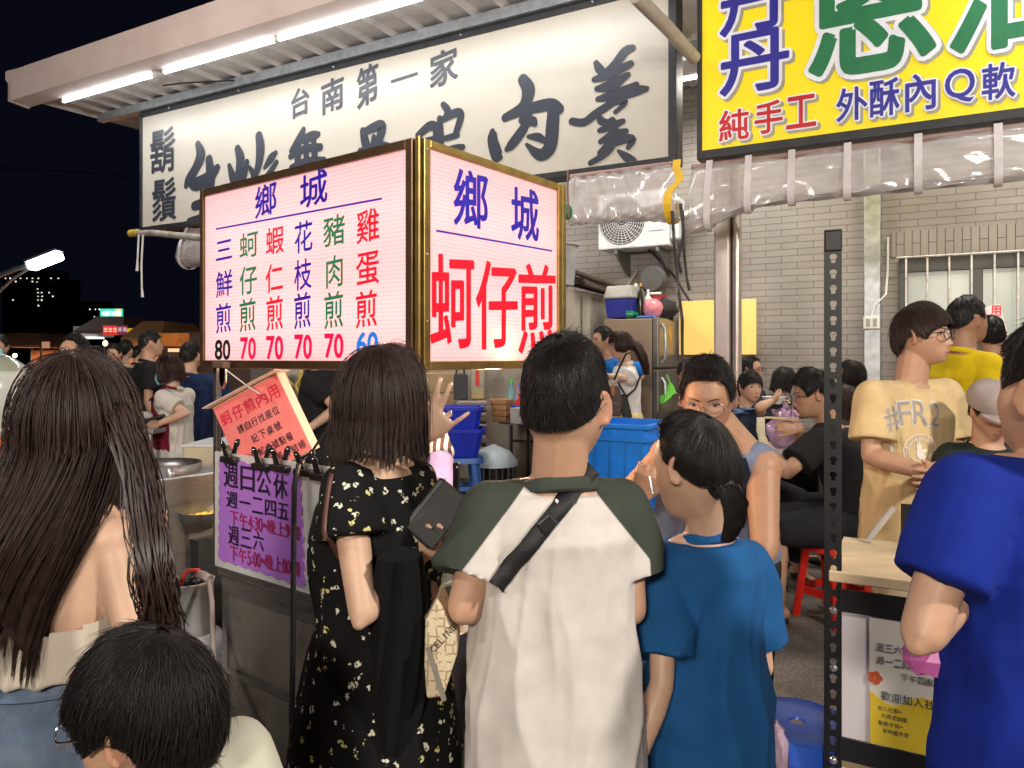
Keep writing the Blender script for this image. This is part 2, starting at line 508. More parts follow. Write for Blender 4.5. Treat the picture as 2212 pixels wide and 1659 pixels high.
class Person:
    def __init__(s, label, x, y, h=1.68, yaw=0, fem=0, head=None, hyaw=None, hpitch=0, hroll=0, hs=None, lean=(0, 0), twist=0, sit=None, skin=None,
                 voxel=.009, J=None, build=1.0, group=None, hands=None, neck=None, name='person', z0=0, belly=0, mouth=0):
        s.h = h; s.fem = fem; s.yaw = yaw; s.vox = voxel; s.skin = skin or (SKIN_P if fem else SKIN); s.bw = build; s.seed = int(abs(x * 977 + y * 131)) % 9999
        s.root = thing(name, label, 'person', (x, y, z0), group); s.rt, s.f, s.u = frame(yaw); s.belly = belly
        b = V((x, y, z0)); rt, f = s.rt, s.f; ln = V((lean[0], lean[1], 0)); fw = .9 if fem else 1
        hipz = .515 * h if sit is None else sit + .06 * h; drop = .515 * h - hipz
        s.hipz = hipz

        def P(px, py, pz):                     # local in units of height
            z = pz * h - drop; t = max(0, (z - hipz) / (.34 * h)); return b + rt * (px * h * s.bw) + f * (py * h) + ln * t + UP * z
        j = {'pelvis': P(0, 0, .515), 'waist': P(0, .004, .62), 'chest': P(0, .006, .72), 'neck': P(0, -.012, .845), 'head': P(0, .012, .935)}
        for sd, sg in (('L', -1), ('R', 1)):
            j['sh' + sd] = P(sg * .100 * fw, -.008, .795); j['el' + sd] = P(sg * .132 * fw, -.03, .63); j['wr' + sd] = P(sg * .138 * fw, .02, .485)
            j['hip' + sd] = P(sg * .05, 0, .505)
            if sit is None: j['kn' + sd] = P(sg * .053, .008, .28); j['an' + sd] = P(sg * .055, -.012, .045)
            else:
                j['kn' + sd] = b + rt * (sg * .085 * h) + f * (.235 * h) + UP * (sit + .03 * h); j['an' + sd] = b + rt * (sg * .08 * h) + f * (.23 * h) + UP * (.045 * h)
        if J: j.update({k: V(v) for k, v in J.items()})
        if head is not None: j['head'] = V(head)
        if neck is not None: j['neck'] = V(neck)
        s.j = j; s.hs = hs or (h / 1.70) * (1.0 if not fem else .97)
        s.hyaw = yaw if hyaw is None else hyaw
        s.hx, s.hf, s.hu = frame(s.hyaw, hpitch, hroll); s.hc = j['head']
        s.hands = hands or {}; s.mouth = mouth

    def HP(s, x, y, z): return s.hc + (s.hx * x + s.hf * y + s.hu * z) * s.hs
    def hpos(s, A): M = np.array([tuple(s.hx), tuple(s.hf), tuple(s.hu)]); return np.array(tuple(s.hc)) + (A * s.hs) @ M

    def axes_at(s, t):                         # torso frame: hips follow yaw, shoulders follow the shoulder joints
        sh = (s.j['shR'] - s.j['shL']); sh.z = 0; r1 = sh.normalized(); r = s.rt.lerp(r1, t).normalized(); return r, UP.cross(r)

    def torso(s, mb, infl=0, lo=None, top=1.0, flare=0, wide=1.0, n=24, squared=.0):
        j = s.j; h = s.h; F = s.fem
        prof = [(0, .088, .060), (.10, .098 + .004 * F, .070), (.33, (.083 if not F else .074), .058), (.62, .097 - .008 * F, .068 + .004 * F), (.84, .094 - .012 * F, .056), (.93, .066 - .006 * F, .046), (1.0, .042 - .004 * F, .038)]
        lo_ = -.08 if lo is None else lo; rings = []
        sp = [j['pelvis'] - UP * .03 * h, j['waist'], j['chest'], j['neck'] + UP * .0]
        def spine(t):
            k = (0, .33, .62, 1); i = 0
            while i < 2 and t > k[i + 1]: i += 1
            return sp[i].lerp(sp[i + 1], (t - k[i]) / (k[i + 1] - k[i]))
        for t in [lo_ + (top - lo_) * q / 15 for q in range(16)]:
            tc = min(max(t, 0), 1); i = 0
            while i < len(prof) - 2 and tc > prof[i + 1][0]: i += 1
            a, b = prof[i], prof[i + 1]; k = (tc - a[0]) / (b[0] - a[0]); k = k * k * (3 - 2 * k)
            hw = (a[1] + (b[1] - a[1]) * k) * h * s.bw; hd = (a[2] + (b[2] - a[2]) * k) * h * s.bw ** .5
            if infl:
                if t < .75: hw = max(hw, .094 * h * s.bw * wide * (1 - .08 * F)); hd = max(hd, (.070 + .02 * s.belly) * h)
                hw += infl; hd += infl
                if t < .35: hw += flare * (.35 - t); hd += flare * (.35 - t)
            c = spine(t); r, f = s.axes_at(tc)
            rings.append([c + r * (hw * math.copysign(abs(math.cos(q)) ** .85, math.cos(q))) - f * (hd * math.copysign(abs(math.sin(q)) ** .9, math.sin(q))) for q in [2 * math.pi * m / n for m in range(n)]])
        mb.loft(rings)

    def body(s):
        mb = MB(); j = s.j; h = s.h; F = s.fem; bw = s.bw * (.87 if F else 1)
        s.torso(mb, 0)
        for sd in 'LR':
            mb.caps(j['sh' + sd], j['el' + sd], .0285 * h * bw, .0205 * h * bw); mb.ell(j['sh' + sd], .0325 * h * bw, .0325 * h * bw, .0325 * h * bw)
            m = j['el' + sd].lerp(j['wr' + sd], .3); mb.caps(j['el' + sd], m, .0205 * h * bw, .0228 * h * bw); mb.caps(m, j['wr' + sd], .0228 * h * bw, .0155 * h * bw); ob = ((j['el' + sd] - j['sh' + sd]).normalized() - (j['wr' + sd] - j['el' + sd]).normalized()) * .5; mb.ell(j['el' + sd] + ob * .0165 * h, .0105 * h * bw, .0105 * h * bw, .0105 * h * bw)
            mb.caps(j['neck'] - UP * .042 * h, j['sh' + sd], .036 * h * bw, .029 * h * bw); mb.caps(j['chest'] + UP * .03 * h, j['sh' + sd] - UP * .01 * h, .05 * h * bw, .030 * h * bw)
            hd = s.hands.get(sd, {})
            d = V(hd['d']) if 'd' in hd else (j['wr' + sd] - j['el' + sd])
            nn = V(hd['n']) if 'n' in hd else (s.rt * (1 if sd == 'R' else -1) + s.f * .3)
            sg = hd.get('side', None)
            if sg is None: sg = 1 if d.cross(nn).dot(s.f) > 0 else -1
            fingers(mb, j['wr' + sd], d, nn, s.h / 1.72 * (.93 if F else 1) * hd.get('k', 1), hd.get('curl', .45), hd.get('splay', .06), sg, hd.get('fing'), hd.get('thumb', (.55, .3)))
            mb.caps(j['hip' + sd], j['kn' + sd], .052 * h * bw, .032 * h * bw); m = j['kn' + sd].lerp(j['an' + sd], .3)
            mb.caps(j['kn' + sd], m, .031 * h * bw, .034 * h * bw); mb.caps(m, j['an' + sd], .034 * h * bw, .021 * h * bw)
            a = j['an' + sd]; fd = s.f; mb.caps(a - fd * .018 * h - UP * .012 * h, a + fd * .07 * h - UP * .026 * h, .023 * h, .017 * h); mb.caps(a + fd * .07 * h - UP * .026 * h, a + fd * .105 * h - UP * .03 * h, .018 * h, .012 * h)
        nb = j['neck'] - UP * .012 * h; nt = s.HP(0, -.022, -.045)
        mb.caps(nb, nt, (.036 if not F else .030) * h, (.0335 if not F else .028) * h)
        mb.caps(nb, j['shL'].lerp(j['neck'], .35) + UP * .008 * h, .026 * h, .021 * h); mb.caps(nb, j['shR'].lerp(j['neck'], .35) + UP * .008 * h, .026 * h, .021 * h)
        hv, hf = head_local(5, F, s.mouth); mb.add([V(p) for p in s.hpos(hv)], hf)
        for sg in (-1, 1):                     # ears: a shell with a hollow
            c = s.HP(sg * .0735, -.008, .0); ax = ((s.hf * .95 + s.hx * sg * .45).normalized(), (s.hx * sg - s.hf * .45 * 1).normalized(), (s.hu - s.hf * .15).normalized())
            pts = [c + (ax[0] * (.017 * math.cos(q)) + ax[2] * ((.031 if math.sin(q) > 0 else .027) * math.sin(q)) - ax[0] * .003) * s.hs + s.hx * sg * (.006 * s.hs) for q in [math.radians(g) for g in range(-100, 200, 25)]]
            mb.tube(pts, .0058 * s.hs, 8); mb.ell(c, .015 * s.hs, .0065 * s.hs, .026 * s.hs, ax)
        vs, fs = fuse(mb, s.vox, 2, .5)
        o = link_mesh('body', vs, fs, s.skin, s.root, True)
        M = np.array([tuple(s.hx), tuple(s.hf), tuple(s.hu)]); q = (vs - np.array(tuple(s.hc))) @ M.T / s.hs
        x, y, z = np.abs(q[:, 0]), q[:, 1], q[:, 2]; fr = (y > .045)
        lip = fr * ss(.021 - x, 0, .012) * np.maximum(np.exp(-((z + .057 + x * .12) / .0055) ** 2), np.exp(-((z + .069 - x * .25) / .006) ** 2))
        attr(o, 'lip', lip); s.body_o = o
        near = np.linalg.norm(q, axis=1) < .16
        fl = near * (np.exp(-((x - .04) / .02) ** 2 - ((z + .02) / .02) ** 2) * fr * .5 + (x > .07) * (np.abs(z) < .04) * .5 + fr * np.exp(-(x / .014) ** 2 - ((z + .03) / .012) ** 2) * .4)
        attr(o, 'flush', fl); attr(o, 'shade', fr * near * np.exp(-((z + .0628) / .0022) ** 2) * ss(.024 - x, 0, .008))
        s.bvh = BVHTree.FromPolygons([V(p) for p in vs], fs)
        return s

    def surf(s, x, z, up=.0):                  # point on the face in head coordinates
        o = s.HP(x, .25, z); r = s.bvh.ray_cast(o, -s.hf, .4)
        return (r[0] if r[0] is not None else s.HP(x, .08, z)) + s.hf * up

    def face(s, eyes=1, brows=None, look=0, narrow=1.0):
        """eyeballs with iris and lids; brows go with the hair"""
        k = s.hs
        for sg in (-1, 1):
            c = s.surf(sg * .031, .0105); mb = MB(); ax = ((s.hx * 1 - s.hf * sg * .18).normalized(), s.hf, s.hu)
            w_, h_ = .0135 * k, .0052 * k * narrow
            mb.mi(0).ell(c - s.hf * .002 * k, w_, .0055 * k, h_, ax, 16, 8)
            ic = c + ax[0] * (look * .004 * k) + s.hf * .0022 * k
            mb.mi(1).ell(ic, .0062 * k, .0024 * k, min(.006 * k, h_ * 1.03), ax, 14, 8)
            lid = [c + ax[0] * (w_ * 1.08 * math.cos(q)) + s.hu * (h_ * 1.1 * math.sin(q)) + s.hf * (.0022 * k - .004 * k * abs(math.cos(q)) ** 3) for q in [math.radians(g) for g in range(0, 181, 20)]]
            mb.mi(2).tube(lid, [.0012 * k] + [.0021 * k] * (len(lid) - 2) + [.0012 * k], 6)
            lo = [c + ax[0] * (w_ * 1.02 * math.cos(q)) - s.hu * (h_ * 1.05 * math.sin(q)) + s.hf * (.0018 * k - .004 * k * abs(math.cos(q)) ** 3) for q in [math.radians(g) for g in range(10, 171, 20)]]
            mb.mi(3).tube(lo, .0012 * k, 6)
            mb.build('eye', [mat('eye_white', (.62, .58, .55), .2, var=.03), mat('eye_iris', (.018, .010, .007), .15), HAIR, mat('eye_lid', (.30, .15, .10), .5)], s.root, True)
        return s

    def brow_geo(s, mb, thick=.0034):
        k = s.hs
        for sg in (-1, 1):
            pts = [s.surf(sg * x, z, .0012 * k) for x, z in ((.012, .0265), (.022, .030), (.034, .0315), (.045, .027))]
            mb.tube(pts, [thick * k * .8, thick * k, thick * k * .85, thick * k * .3], 6, flat=.5)

    # ---- hair: a shell of meridians about the crown, with strands over it
    def hair(s, style='short', m=None, n=900, seed=1, brow=True, thick=.0, part=0, **K):
        m = m or HAIR; r = np.random.default_rng(seed); A, B, C = .0775, .0985, .1155
        tilt = math.radians(K.get('tilt', 22 if style in ('short', 'fade', 'bowl') else 8))
        ct, st = math.cos(tilt), math.sin(tilt)

        def sph(ph, th, k):                   # about a crown tipped backwards
            x = np.sin(th) * np.sin(ph); y = np.sin(th) * np.cos(ph); z = np.cos(th)
            y, z = y * ct - z * st, y * st + z * ct
            return np.stack([x * A * k, y * B * k, z * C * k + .002], -1)

        def lerp_phi(ph, tab):
            a = np.abs(((ph + np.pi) % (2 * np.pi)) - np.pi) / np.pi * 180
            return np.interp(a, [q[0] for q in tab], [q[1] for q in tab])
        if style in ('short', 'fade', 'bowl'):
            fringe = K.get('fringe', 82)
            tab = K.get('tab') or {'fade': [(0, fringe), (35, fringe), (52, fringe + 4), (66, 92), (74, 84), (84, 76), (100, 76), (116, 84), (135, 87), (180, 87)],
                                   'short': [(0, fringe), (35, fringe), (52, fringe + 6), (66, 98), (76, 88), (86, 80), (100, 80), (118, 90), (135, 96), (180, 97)],
                                   'bowl': [(0, fringe), (35, fringe), (55, fringe + 4), (70, 102), (80, 92), (88, 86), (102, 86), (118, 98), (135, 103), (180, 102)]}[style]
            tk = K.get('top', .16); sd = K.get('side', .05)
            T = lambda ph: np.radians(lerp_phi(ph, tab))

            def K_(ph, t):                     # thickness
                a = np.cos(ph) * .5 + .5; top = 1 - ss(t, .45, .9)
                low = sd if style != 'fade' else sd * (1 - ss(t, .62, .95))
                fr = ss(np.cos(ph), .45, .85) * (tk * .85 if fringe > 76 else tk * .35)
                return 1.015 + np.maximum(top * tk * (.8 + .2 * a), np.maximum(low * (1 - ss(t, .9, 1) * .5), fr))
            P = lambda ph, t, kk: sph(ph, t * T(ph), K_(ph, t) + kk)
            nphi, nt = 72, 22
        else:
            zend = K.get('zend', -.16); g0 = K.get('g0', .95); g1 = K.get('g1', .80); phi0 = K.get('phi0', 52); flare = K.get('flare', 0.0); thm = math.radians(K.get('thm', 96)); back = K.get('back', 0)
            kk0 = 1.07 + thick

            def P(ph, t, kk):                  # t<.5 on the skull, beyond it hangs
                ph, t = np.broadcast_arrays(ph, t)
                th = np.clip(t / .5, 0, 1) * thm; p = sph(ph, th, kk0 + kk)
                hang = np.clip((t - .5) / .5, 0, 1); p0z = sph(ph, np.full_like(th, thm), kk0)[..., 2]
                g = 1 + (g0 - 1) * ss(hang, 0, .4) + (g1 - g0) * ss(hang, .4, 1) + flare * np.sin(hang * 9 + ph * 3) * hang * .3
                ze = zend + K.get('uneven', .01) * np.sin(ph * 5.0)
                p = p.copy(); p[..., 0] *= np.where(t > .5, g, 1); p[..., 1] = p[..., 1] * np.where(t > .5, g, 1) + back * hang; p[..., 0] = p[..., 0] + K.get('sx', 0) * ss(hang, -.1, .9)
                p[..., 2] = np.where(t > .5, p0z + (ze - p0z) * hang, p[..., 2]); return p
            nphi, nt = 72, 34
        # shell
        if style in ('short', 'fade', 'bowl'): PH = np.linspace(-np.pi, np.pi, nphi, endpoint=False); closed = True
        else: f0 = math.radians(phi0); PH = np.linspace(f0, 2 * np.pi - f0, nphi); closed = False
        TT = np.linspace(0.001, 1 if style in ('short', 'fade', 'bowl') else .94, nt); gp, gt = np.meshgrid(PH, TT)
        rip = .012 * np.sin(gp * 23 + gt * 5) + .010 * np.sin(gp * 41 + 2 * gt)
        pts = P(gp, gt, rip * ss(gt, .1, .4) - .02)
        vs = [s.hpos(pts.reshape(-1, 3))]; fs = []
        for i in range(nt - 1):
            for q in range(nphi if closed else nphi - 1):
                a = i * nphi + q; b = i * nphi + (q + 1) % nphi; fs.append((a, a + nphi, b + nphi, b))
        off = nt * nphi
        if not closed and K.get('bang', 1):    # top cap of the parting to the front hairline
            PH2 = np.linspace(-f0, f0, 16); T2 = np.linspace(.001, K.get('bangt', .36), 12); g2, t2 = np.meshgrid(PH2, T2)
            vs.append(s.hpos(P(g2, t2, -.02 + 0 * g2).reshape(-1, 3)))
            fs += [(off + i * 16 + q, off + (i + 1) * 16 + q, off + (i + 1) * 16 + q + 1, off + i * 16 + q + 1) for i in range(11) for q in range(15)]; off += 192
        # strands as thin tapering three-sided tubes
        ns = 9
        ph = r.uniform(0, 2 * np.pi, n); rr = np.linspace(0, 1, ns)
        if closed:
            t0 = r.uniform(0.02, .92, n) ** .8; ln = K.get('len', .35) * r.uniform(.7, 1.3, n); lift = K.get('lift', .05) * r.uniform(0, 1, n) ** 2
            wob = r.uniform(-.25, .25, n); fly = r.uniform(0, 1, n) < .035; lift = np.where(fly, lift + r.uniform(.04, .14, n), lift)
            t = np.minimum(t0[:, None] + ln[:, None] * rr, 1.03); pp = ph[:, None] + wob[:, None] * rr
            ncl = K.get('clumps', 70); pp = pp + (np.round(pp * ncl / 6.283) * 6.283 / ncl + .4 * np.sin(np.round(pp * ncl / 6.283) * 12.9) / ncl - pp) * (.55 * rr ** 1.3)
            S = P(pp, t, lift[:, None] * rr ** 1.5 + .01 + .012 * np.sin(np.round(ph * ncl / 6.283) * 7.7)[:, None] * rr)
        else:
            f0_ = math.radians(phi0 + K.get('inner', 0)); ph = r.uniform(f0_, 2 * np.pi - f0_, n); t0 = r.uniform(0, .45, n) * (r.uniform(0, 1, n) < .75)
            tend = r.uniform(.8, 1.02, n)
            if K.get('bang', 1):
                nb = n // 6; ph[:nb] = r.uniform(-math.radians(phi0), math.radians(phi0), nb); t0[:nb] = r.uniform(0, .15, nb); tend[:nb] = K.get('bangt', .36) * r.uniform(.9, 1.12, nb)
            ns = K.get('ns', 16); rr = np.linspace(0, 1, ns); fly = (r.uniform(0, 1, n) < .03) * r.uniform(.03, .16, n)
            t = t0[:, None] + (tend - t0)[:, None] * rr; wv = r.uniform(-.06, .06, n)
            pp = ph[:, None] + wv[:, None] * np.sin(rr * r.uniform(2, 6, n)[:, None]) * rr
            ncl = K.get('clumps', 60); cq = np.round(pp * ncl / 6.283); pp = pp + (cq * 6.283 / ncl + .5 * np.sin(cq * 12.9) / ncl - pp) * (.6 * ss(rr, .15, 1)) + .03 * np.sin(cq * 5.1) * ss(rr, .4, 1)
            S = P(pp, t, .018 * np.sin(cq * 7.7) * ss(rr, .2, .8) + (r.uniform(-.015, .045, n) + fly)[:, None] * ss(rr, 0, .3) + .012 * np.sin(rr * 11 + ph[:, None] * 7) * rr)
            S[..., 2] += r.uniform(-.012, .012, n)[:, None] * rr
        wd = K.get('w', .0016) * s.hs
        Wp = s.hpos(S.reshape(-1, 3)).reshape(n, ns, 3)
        T = np.gradient(Wp, axis=1); T /= np.linalg.norm(T, axis=2, keepdims=True) + 1e-9
        ref = Wp - np.array(tuple(s.hc)); n1 = np.cross(T, ref); n1 /= np.linalg.norm(n1, axis=2, keepdims=True) + 1e-9; n2 = np.cross(T, n1)
        tap = (wd * (1 - .75 * rr ** 3) * np.minimum(1, .4 + rr * 3))[None, :, None]
        Q = np.stack([Wp + tap * (n1 * math.cos(q) + n2 * math.sin(q) * .6) for q in (0, 2.09, 4.19)], 2)
        vs.append(Q.reshape(-1, 3))
        base = off + (np.arange(n) * ns * 3)[:, None] + (np.arange(ns - 1) * 3)[None, :]
        for q in range(3):
            a = base + q; b = base + (q + 1) % 3
            fs += np.stack([a, b, b + 3, a + 3], -1).reshape(-1, 4).tolist()
        off += n * ns * 3
        if brow:
            mb = MB(); s.brow_geo(mb); vs.append(np.array([tuple(p) for p in mb.v])); fs += [[off + i for i in f] for f in mb.f]
        s.hair_o = link_mesh('hair', np.concatenate(vs), fs, m, s.root, True); return s

    def tail(s, pts, r0, m=None, n=160, seed=3, name='ponytail'):
        m = m or HAIR; r = np.random.default_rng(seed); mb = MB(); mb.tube(pts, [r0 * k for k in np.interp(np.linspace(0, 1, len(pts)), [0, .15, .5, 1], [.5, .8, .9, .2])], 10)
        for _ in range(n):
            a = r.uniform(0, 6.28); q = r.uniform(.4, 1.15); d = V((math.cos(a), math.sin(a) * .8, 0)) * r0 * q
            mb.tube([V(p) + d * k + V(r.normal(0, .002, 3)) for p, k in zip(pts, np.interp(np.linspace(0, 1, len(pts)), [0, .15, .5, 1], [.3, .9, 1.05, .5]))], [.0016 * s.hs] * (len(pts) - 1) + [.0004], 3, False)
        mb.build(name, m, s.root, True); return s

    def glasses(s, m=None, w_=.027, hh=.020, rr=.0014, shape='round', yoff=.006):
        m = m or mat('glasses_frame', (.02, .012, .01), .3); k = s.hs; mb = MB(); G = []
        y0 = max((s.surf(x, .008) - s.hc).dot(s.hf) / k for x in (0, .02, .04)) + yoff - .002
        for sg in (-1, 1):
            c = s.HP(sg * .0335, y0, .007); ex = (s.hx - s.hf * sg * .12).normalized(); pts = []; e = .8 if shape == 'square' else 1
            for q in range(25):
                a = 2 * math.pi * q / 24; cx, sz = math.cos(a), math.sin(a)
                pts.append(c + ex * (w_ * math.copysign(abs(cx) ** e, cx) * k) + s.hu * (hh * math.copysign(abs(sz) ** e, sz) * k))
            mb.tube(pts, rr * k, 6, False); G.append(pts[:-1])
            mb.tube([c + ex * (sg * w_ * k) + s.hu * .004 * k, s.HP(sg * .078, y0 - .02, .012), s.HP(sg * .0815, .02, .012), s.HP(sg * .083, -.012, .012), s.HP(sg * .080, -.03, -.005)], rr * k, 6)
        mb.tube([s.HP(-.0085, y0, .011), s.HP(0, y0 + .002, .013), s.HP(.0085, y0, .011)], rr * k, 6)
        o = mb.build('glasses', m, s.root, True)
        gl = MB()
        for g in G: gl.add(g, [tuple(range(len(g)))])
        gl.build('lens', mat('lens_glass', (1, 1, 1), .03, var=0, alpha=.04, spec=.5), o)
        return s

    # ---- clothes
    def shirt(s, m, sleeve=.62, hem=-.12, infl=.012, name='shirt', amp=.007, cuff=.012, flare=.02, wide=1.0, top=.96, mask=None, kinds=(9, 14), neckhole=True, long=False, vox=None, sl_mat=None, cut=None, drop=0):
        j = s.j; h = s.h; mb = MB(); F = s.fem; bw = s.bw * (.87 if F else 1)
        s.torso(mb, infl, hem, top, flare, wide)
        for sd in 'LR':
            if sleeve > 0:
                a, b, c = j['sh' + sd], j['el' + sd], j['wr' + sd]
                e = a.lerp(b, min(sleeve, 1)); r0 = .0335 * h * bw + infl; r1 = .0285 * h * bw + infl + cuff
                mb.caps(j['neck'] - UP * .038 * h, a, .046 * h * bw + infl * .6, r0 - .004); mb.caps(j['chest'] + UP * .02 * h, a - UP * .02 * h, .05 * h * bw + infl, r0 - .004)
                ax = (e - a).normalized(); mb.tube([a - ax * .005, a.lerp(e, .3) - UP * drop * .3, a.lerp(e, .7) - UP * drop, e], [r0, r0 + .004, (r0 + r1) / 2 + .004, r1], 18)
                mb.ell(a, r0 - .002, r0 - .002, r0 - .002)
                if sleeve > 1:
                    f = b.lerp(c, sleeve - 1); mb.caps(b - (f - b) * .001, b.lerp(f, .5), r1 * .95, r1 * .95); mb.tube([b.lerp(f, .4), f], [r1 * .95, r1 * .9], 16)
            else:
                mb.caps(j['neck'] - UP * .04 * h, j['sh' + sd].lerp(j['neck'], .16), .046 * h * bw + infl * .6, .035 * h * bw + infl * .6); mb.caps(j['chest'], j['sh' + sd].lerp(j['neck'], .25) - UP * .03 * h, .05 * h * bw + infl, .036 * h * bw + infl * .6)
        vs, fs = fuse(mb, vox or max(s.vox * .9, .007), 3, .5)
        nr = normals(vs, fs); ctr = np.array(tuple(j['waist'])); fv = folds(vs, nr, ctr, amp, s.seed, kinds=kinds); vs = vs + (fv - vs) * ss(j['neck'].z + .02 - vs[:, 2], .03, .16)[:, None]
        if cut is not None:                    # open neckline or strap line: drop what lies above
            keep = np.array([cut(p) for p in vs]); fs = [f for f in fs if all(keep[i] for i in f)]
        o = link_mesh(name, vs, fs, m, s.root, True)
        if mask is not None: attr(o, 'mask', mask(vs))
        s.shirt_o = o; s.sbvh = BVHTree.FromPolygons([V(p) for p in vs], fs); s.sv = vs
        return s

    def collar(s, m, name='collar', r=.0095, lift=.004, wr=1.0):
        j = s.j; R, Fv = s.axes_at(1); c = j['neck'] + UP * lift; k = s.h / 1.7 * wr; fem = .9 if s.fem else 1
        pts = [c + R * (.074 * k * fem * math.cos(q)) + Fv * (.071 * k * fem * math.sin(q) + .001) - UP * (.020 * k * (math.sin(q) + .6)) for q in [2 * math.pi * i / 28 for i in range(29)]]
        MB().tube(pts, r, 8, False, flat=1.6).build(name, m, s.root, True); return s

    def legs(s, m, length=1.9, infl=.006, name='trousers', amp=.004, taper=1.0):
        j = s.j; h = s.h; mb = MB(); bw = s.bw * (.9 if s.fem else 1)
        R, Fv = s.axes_at(0); pc = j['pelvis']
        mb.ell(pc, .098 * h * bw + infl, .072 * h + infl, .075 * h, (R, Fv, UP)); mb.loft([[pc + UP * dz + R * ((.094 * h * bw + infl) * math.cos(q)) + Fv * ((.066 * h + infl) * math.sin(q)) for q in [2 * math.pi * i / 20 for i in range(20)]] for dz in (-.05 * h, .0, .07 * h)])
        for sd in 'LR':
            a, b, c = j['hip' + sd], j['kn' + sd], j['an' + sd]
            e = a.lerp(b, min(length, 1)); mb.caps(a, a.lerp(e, .5), .057 * h * bw + infl, .050 * h * bw + infl); mb.tube([a.lerp(e, .4), e], [.052 * h * bw + infl, (.05 - .012 * min(length, 1)) * h * bw + infl], 16)
            if length > 1:
                f = b.lerp(c, length - 1); mb.caps(b, b.lerp(f, .5), .038 * h * bw + infl, .036 * h * bw + infl * taper); mb.tube([b.lerp(f, .4), f], [.036 * h * bw + infl * taper, .032 * h * bw + infl * taper], 16)
        vs, fs = fuse(mb, max(s.vox, .009), 3, .5); nr = normals(vs, fs); vs = folds(vs, nr, np.array(tuple(j['knL'].lerp(j['knR'], .5))), amp, s.seed + 5)
        link_mesh(name, vs, fs, m, s.root, True); return s

    def shoes(s, m):
        for sd in 'LR':
            a = s.j['an' + sd]; f = s.f; r = s.rt; h = s.h; rings = []
            for t, hw, hh in ((-.035, .012, .02), (-.025, .020, .034), (.01, .022, .045), (.05, .024, .034), (.085, .024, .024), (.112, .014, .016)):
                c = V((a.x, a.y, s.root.location.z)) + f * (t * h) + UP * (.004 + hh * h * .5)
                rings.append([c + r * (hw * h * math.cos(q)) + UP * (hh * h * .5 * math.sin(q)) for q in [2 * math.pi * i / 14 for i in range(14)]])
            MB().loft(rings).build('shoe', m, s.root, True)
        return s

    def skirt(s, m, z1, z0=None, r0=(.1, .075), r1=(.17, .13), name='skirt', amp=.008, kinds=(12, 19), shift=(0, 0)):
        R, Fv = s.axes_at(0); c = s.j['pelvis']; z0 = z0 or s.j['waist'].z; rings = []; n = 90
        for i in range(30):
            t = i / 29; z = z0 + (z1 - z0) * t; a = r0[0] + (r1[0] - r0[0]) * t ** .6; b = r0[1] + (r1[1] - r0[1]) * t ** .6
            rings.append([V((c.x + shift[0] * t, c.y + shift[1] * t, z)) + R * (a * math.cos(q)) + Fv * (b * math.sin(q)) for q in [2 * math.pi * k / n for k in range(n)]])
        mb = MB().loft(rings); vs = np.array([tuple(v) for v in mb.v]); q = normals(vs, [f for f in mb.f if len(f) == 4]); t = np.clip((z0 - vs[:, 2]) / (z0 - z1), 0, 1)
        v2 = folds(vs, q, np.array([c.x, c.y, z1]), amp, s.seed + 2, kinds=kinds); vs = vs + (v2 - vs) * (.25 + t)[:, None]
        link_mesh(name, vs, mb.f, m, s.root, True); return s

    def drape(s, pts, half, m, name, side=None, up=.004, d=None, bvh=None, parent=None, across=None, thick=.002):
        """a strap laid over the clothes: points are pushed onto them along d"""
        bv = bvh or s.sbvh; L = []; R_ = []; d = V(d); P = [V(p) for p in pts]; Q = []
        for i in range(len(P) - 1):
            for t in range(6): Q.append(P[i].lerp(P[i + 1], t / 6))
        Q.append(P[-1]); rows = []
        for i, p in enumerate(Q):
            t = (Q[min(i + 1, len(Q) - 1)] - Q[max(i - 1, 0)]).normalized(); ac = (across or t.cross(d)).normalized(); row = []
            for k in (-1, 0, 1):
                q = p + ac * (half * k); r = bv.ray_cast(q - d * .6, d, 1.2); row.append(r[0] - d * up if r[0] is not None else None if not any(row) else row[-1] + ac * half)
            rows.append(row)
        fi = next((i for i, rw in enumerate(rows) if all(q is not None for q in rw)), None)
        if fi:                                  # carry the strap on over the shoulder
            for i in range(fi):
                base_ = rows[fi][1] + (Q[i] - Q[fi]); base_.y = rows[fi][1].y + .25 * (Q[i] - Q[fi]).length; ac = (rows[fi][2] - rows[fi][1]); rows[i] = [base_ - ac, base_, base_ + ac]
        good = [i for i, rw in enumerate(rows) if all(q is not None for q in rw)]; rows = [rows[i] for i in good]
        if len(rows) < 3: print('drape missed', name); return None
        pts_m = [sum((rows[k][1] for k in range(max(0, i - 2), min(len(rows), i + 3))), V((0, 0, 0))) / (min(len(rows), i + 3) - max(0, i - 2)) for i in range(len(rows))]
        rows = [[q - rows[i][1] + (pts_m[i] if (pts_m[i] - rows[i][1]).dot(d) < 0 else rows[i][1]) for q in rows[i]] for i in range(len(rows))]
        o = MB().sheet(rows).build(name, m, parent or s.root, True, solid=thick); return o

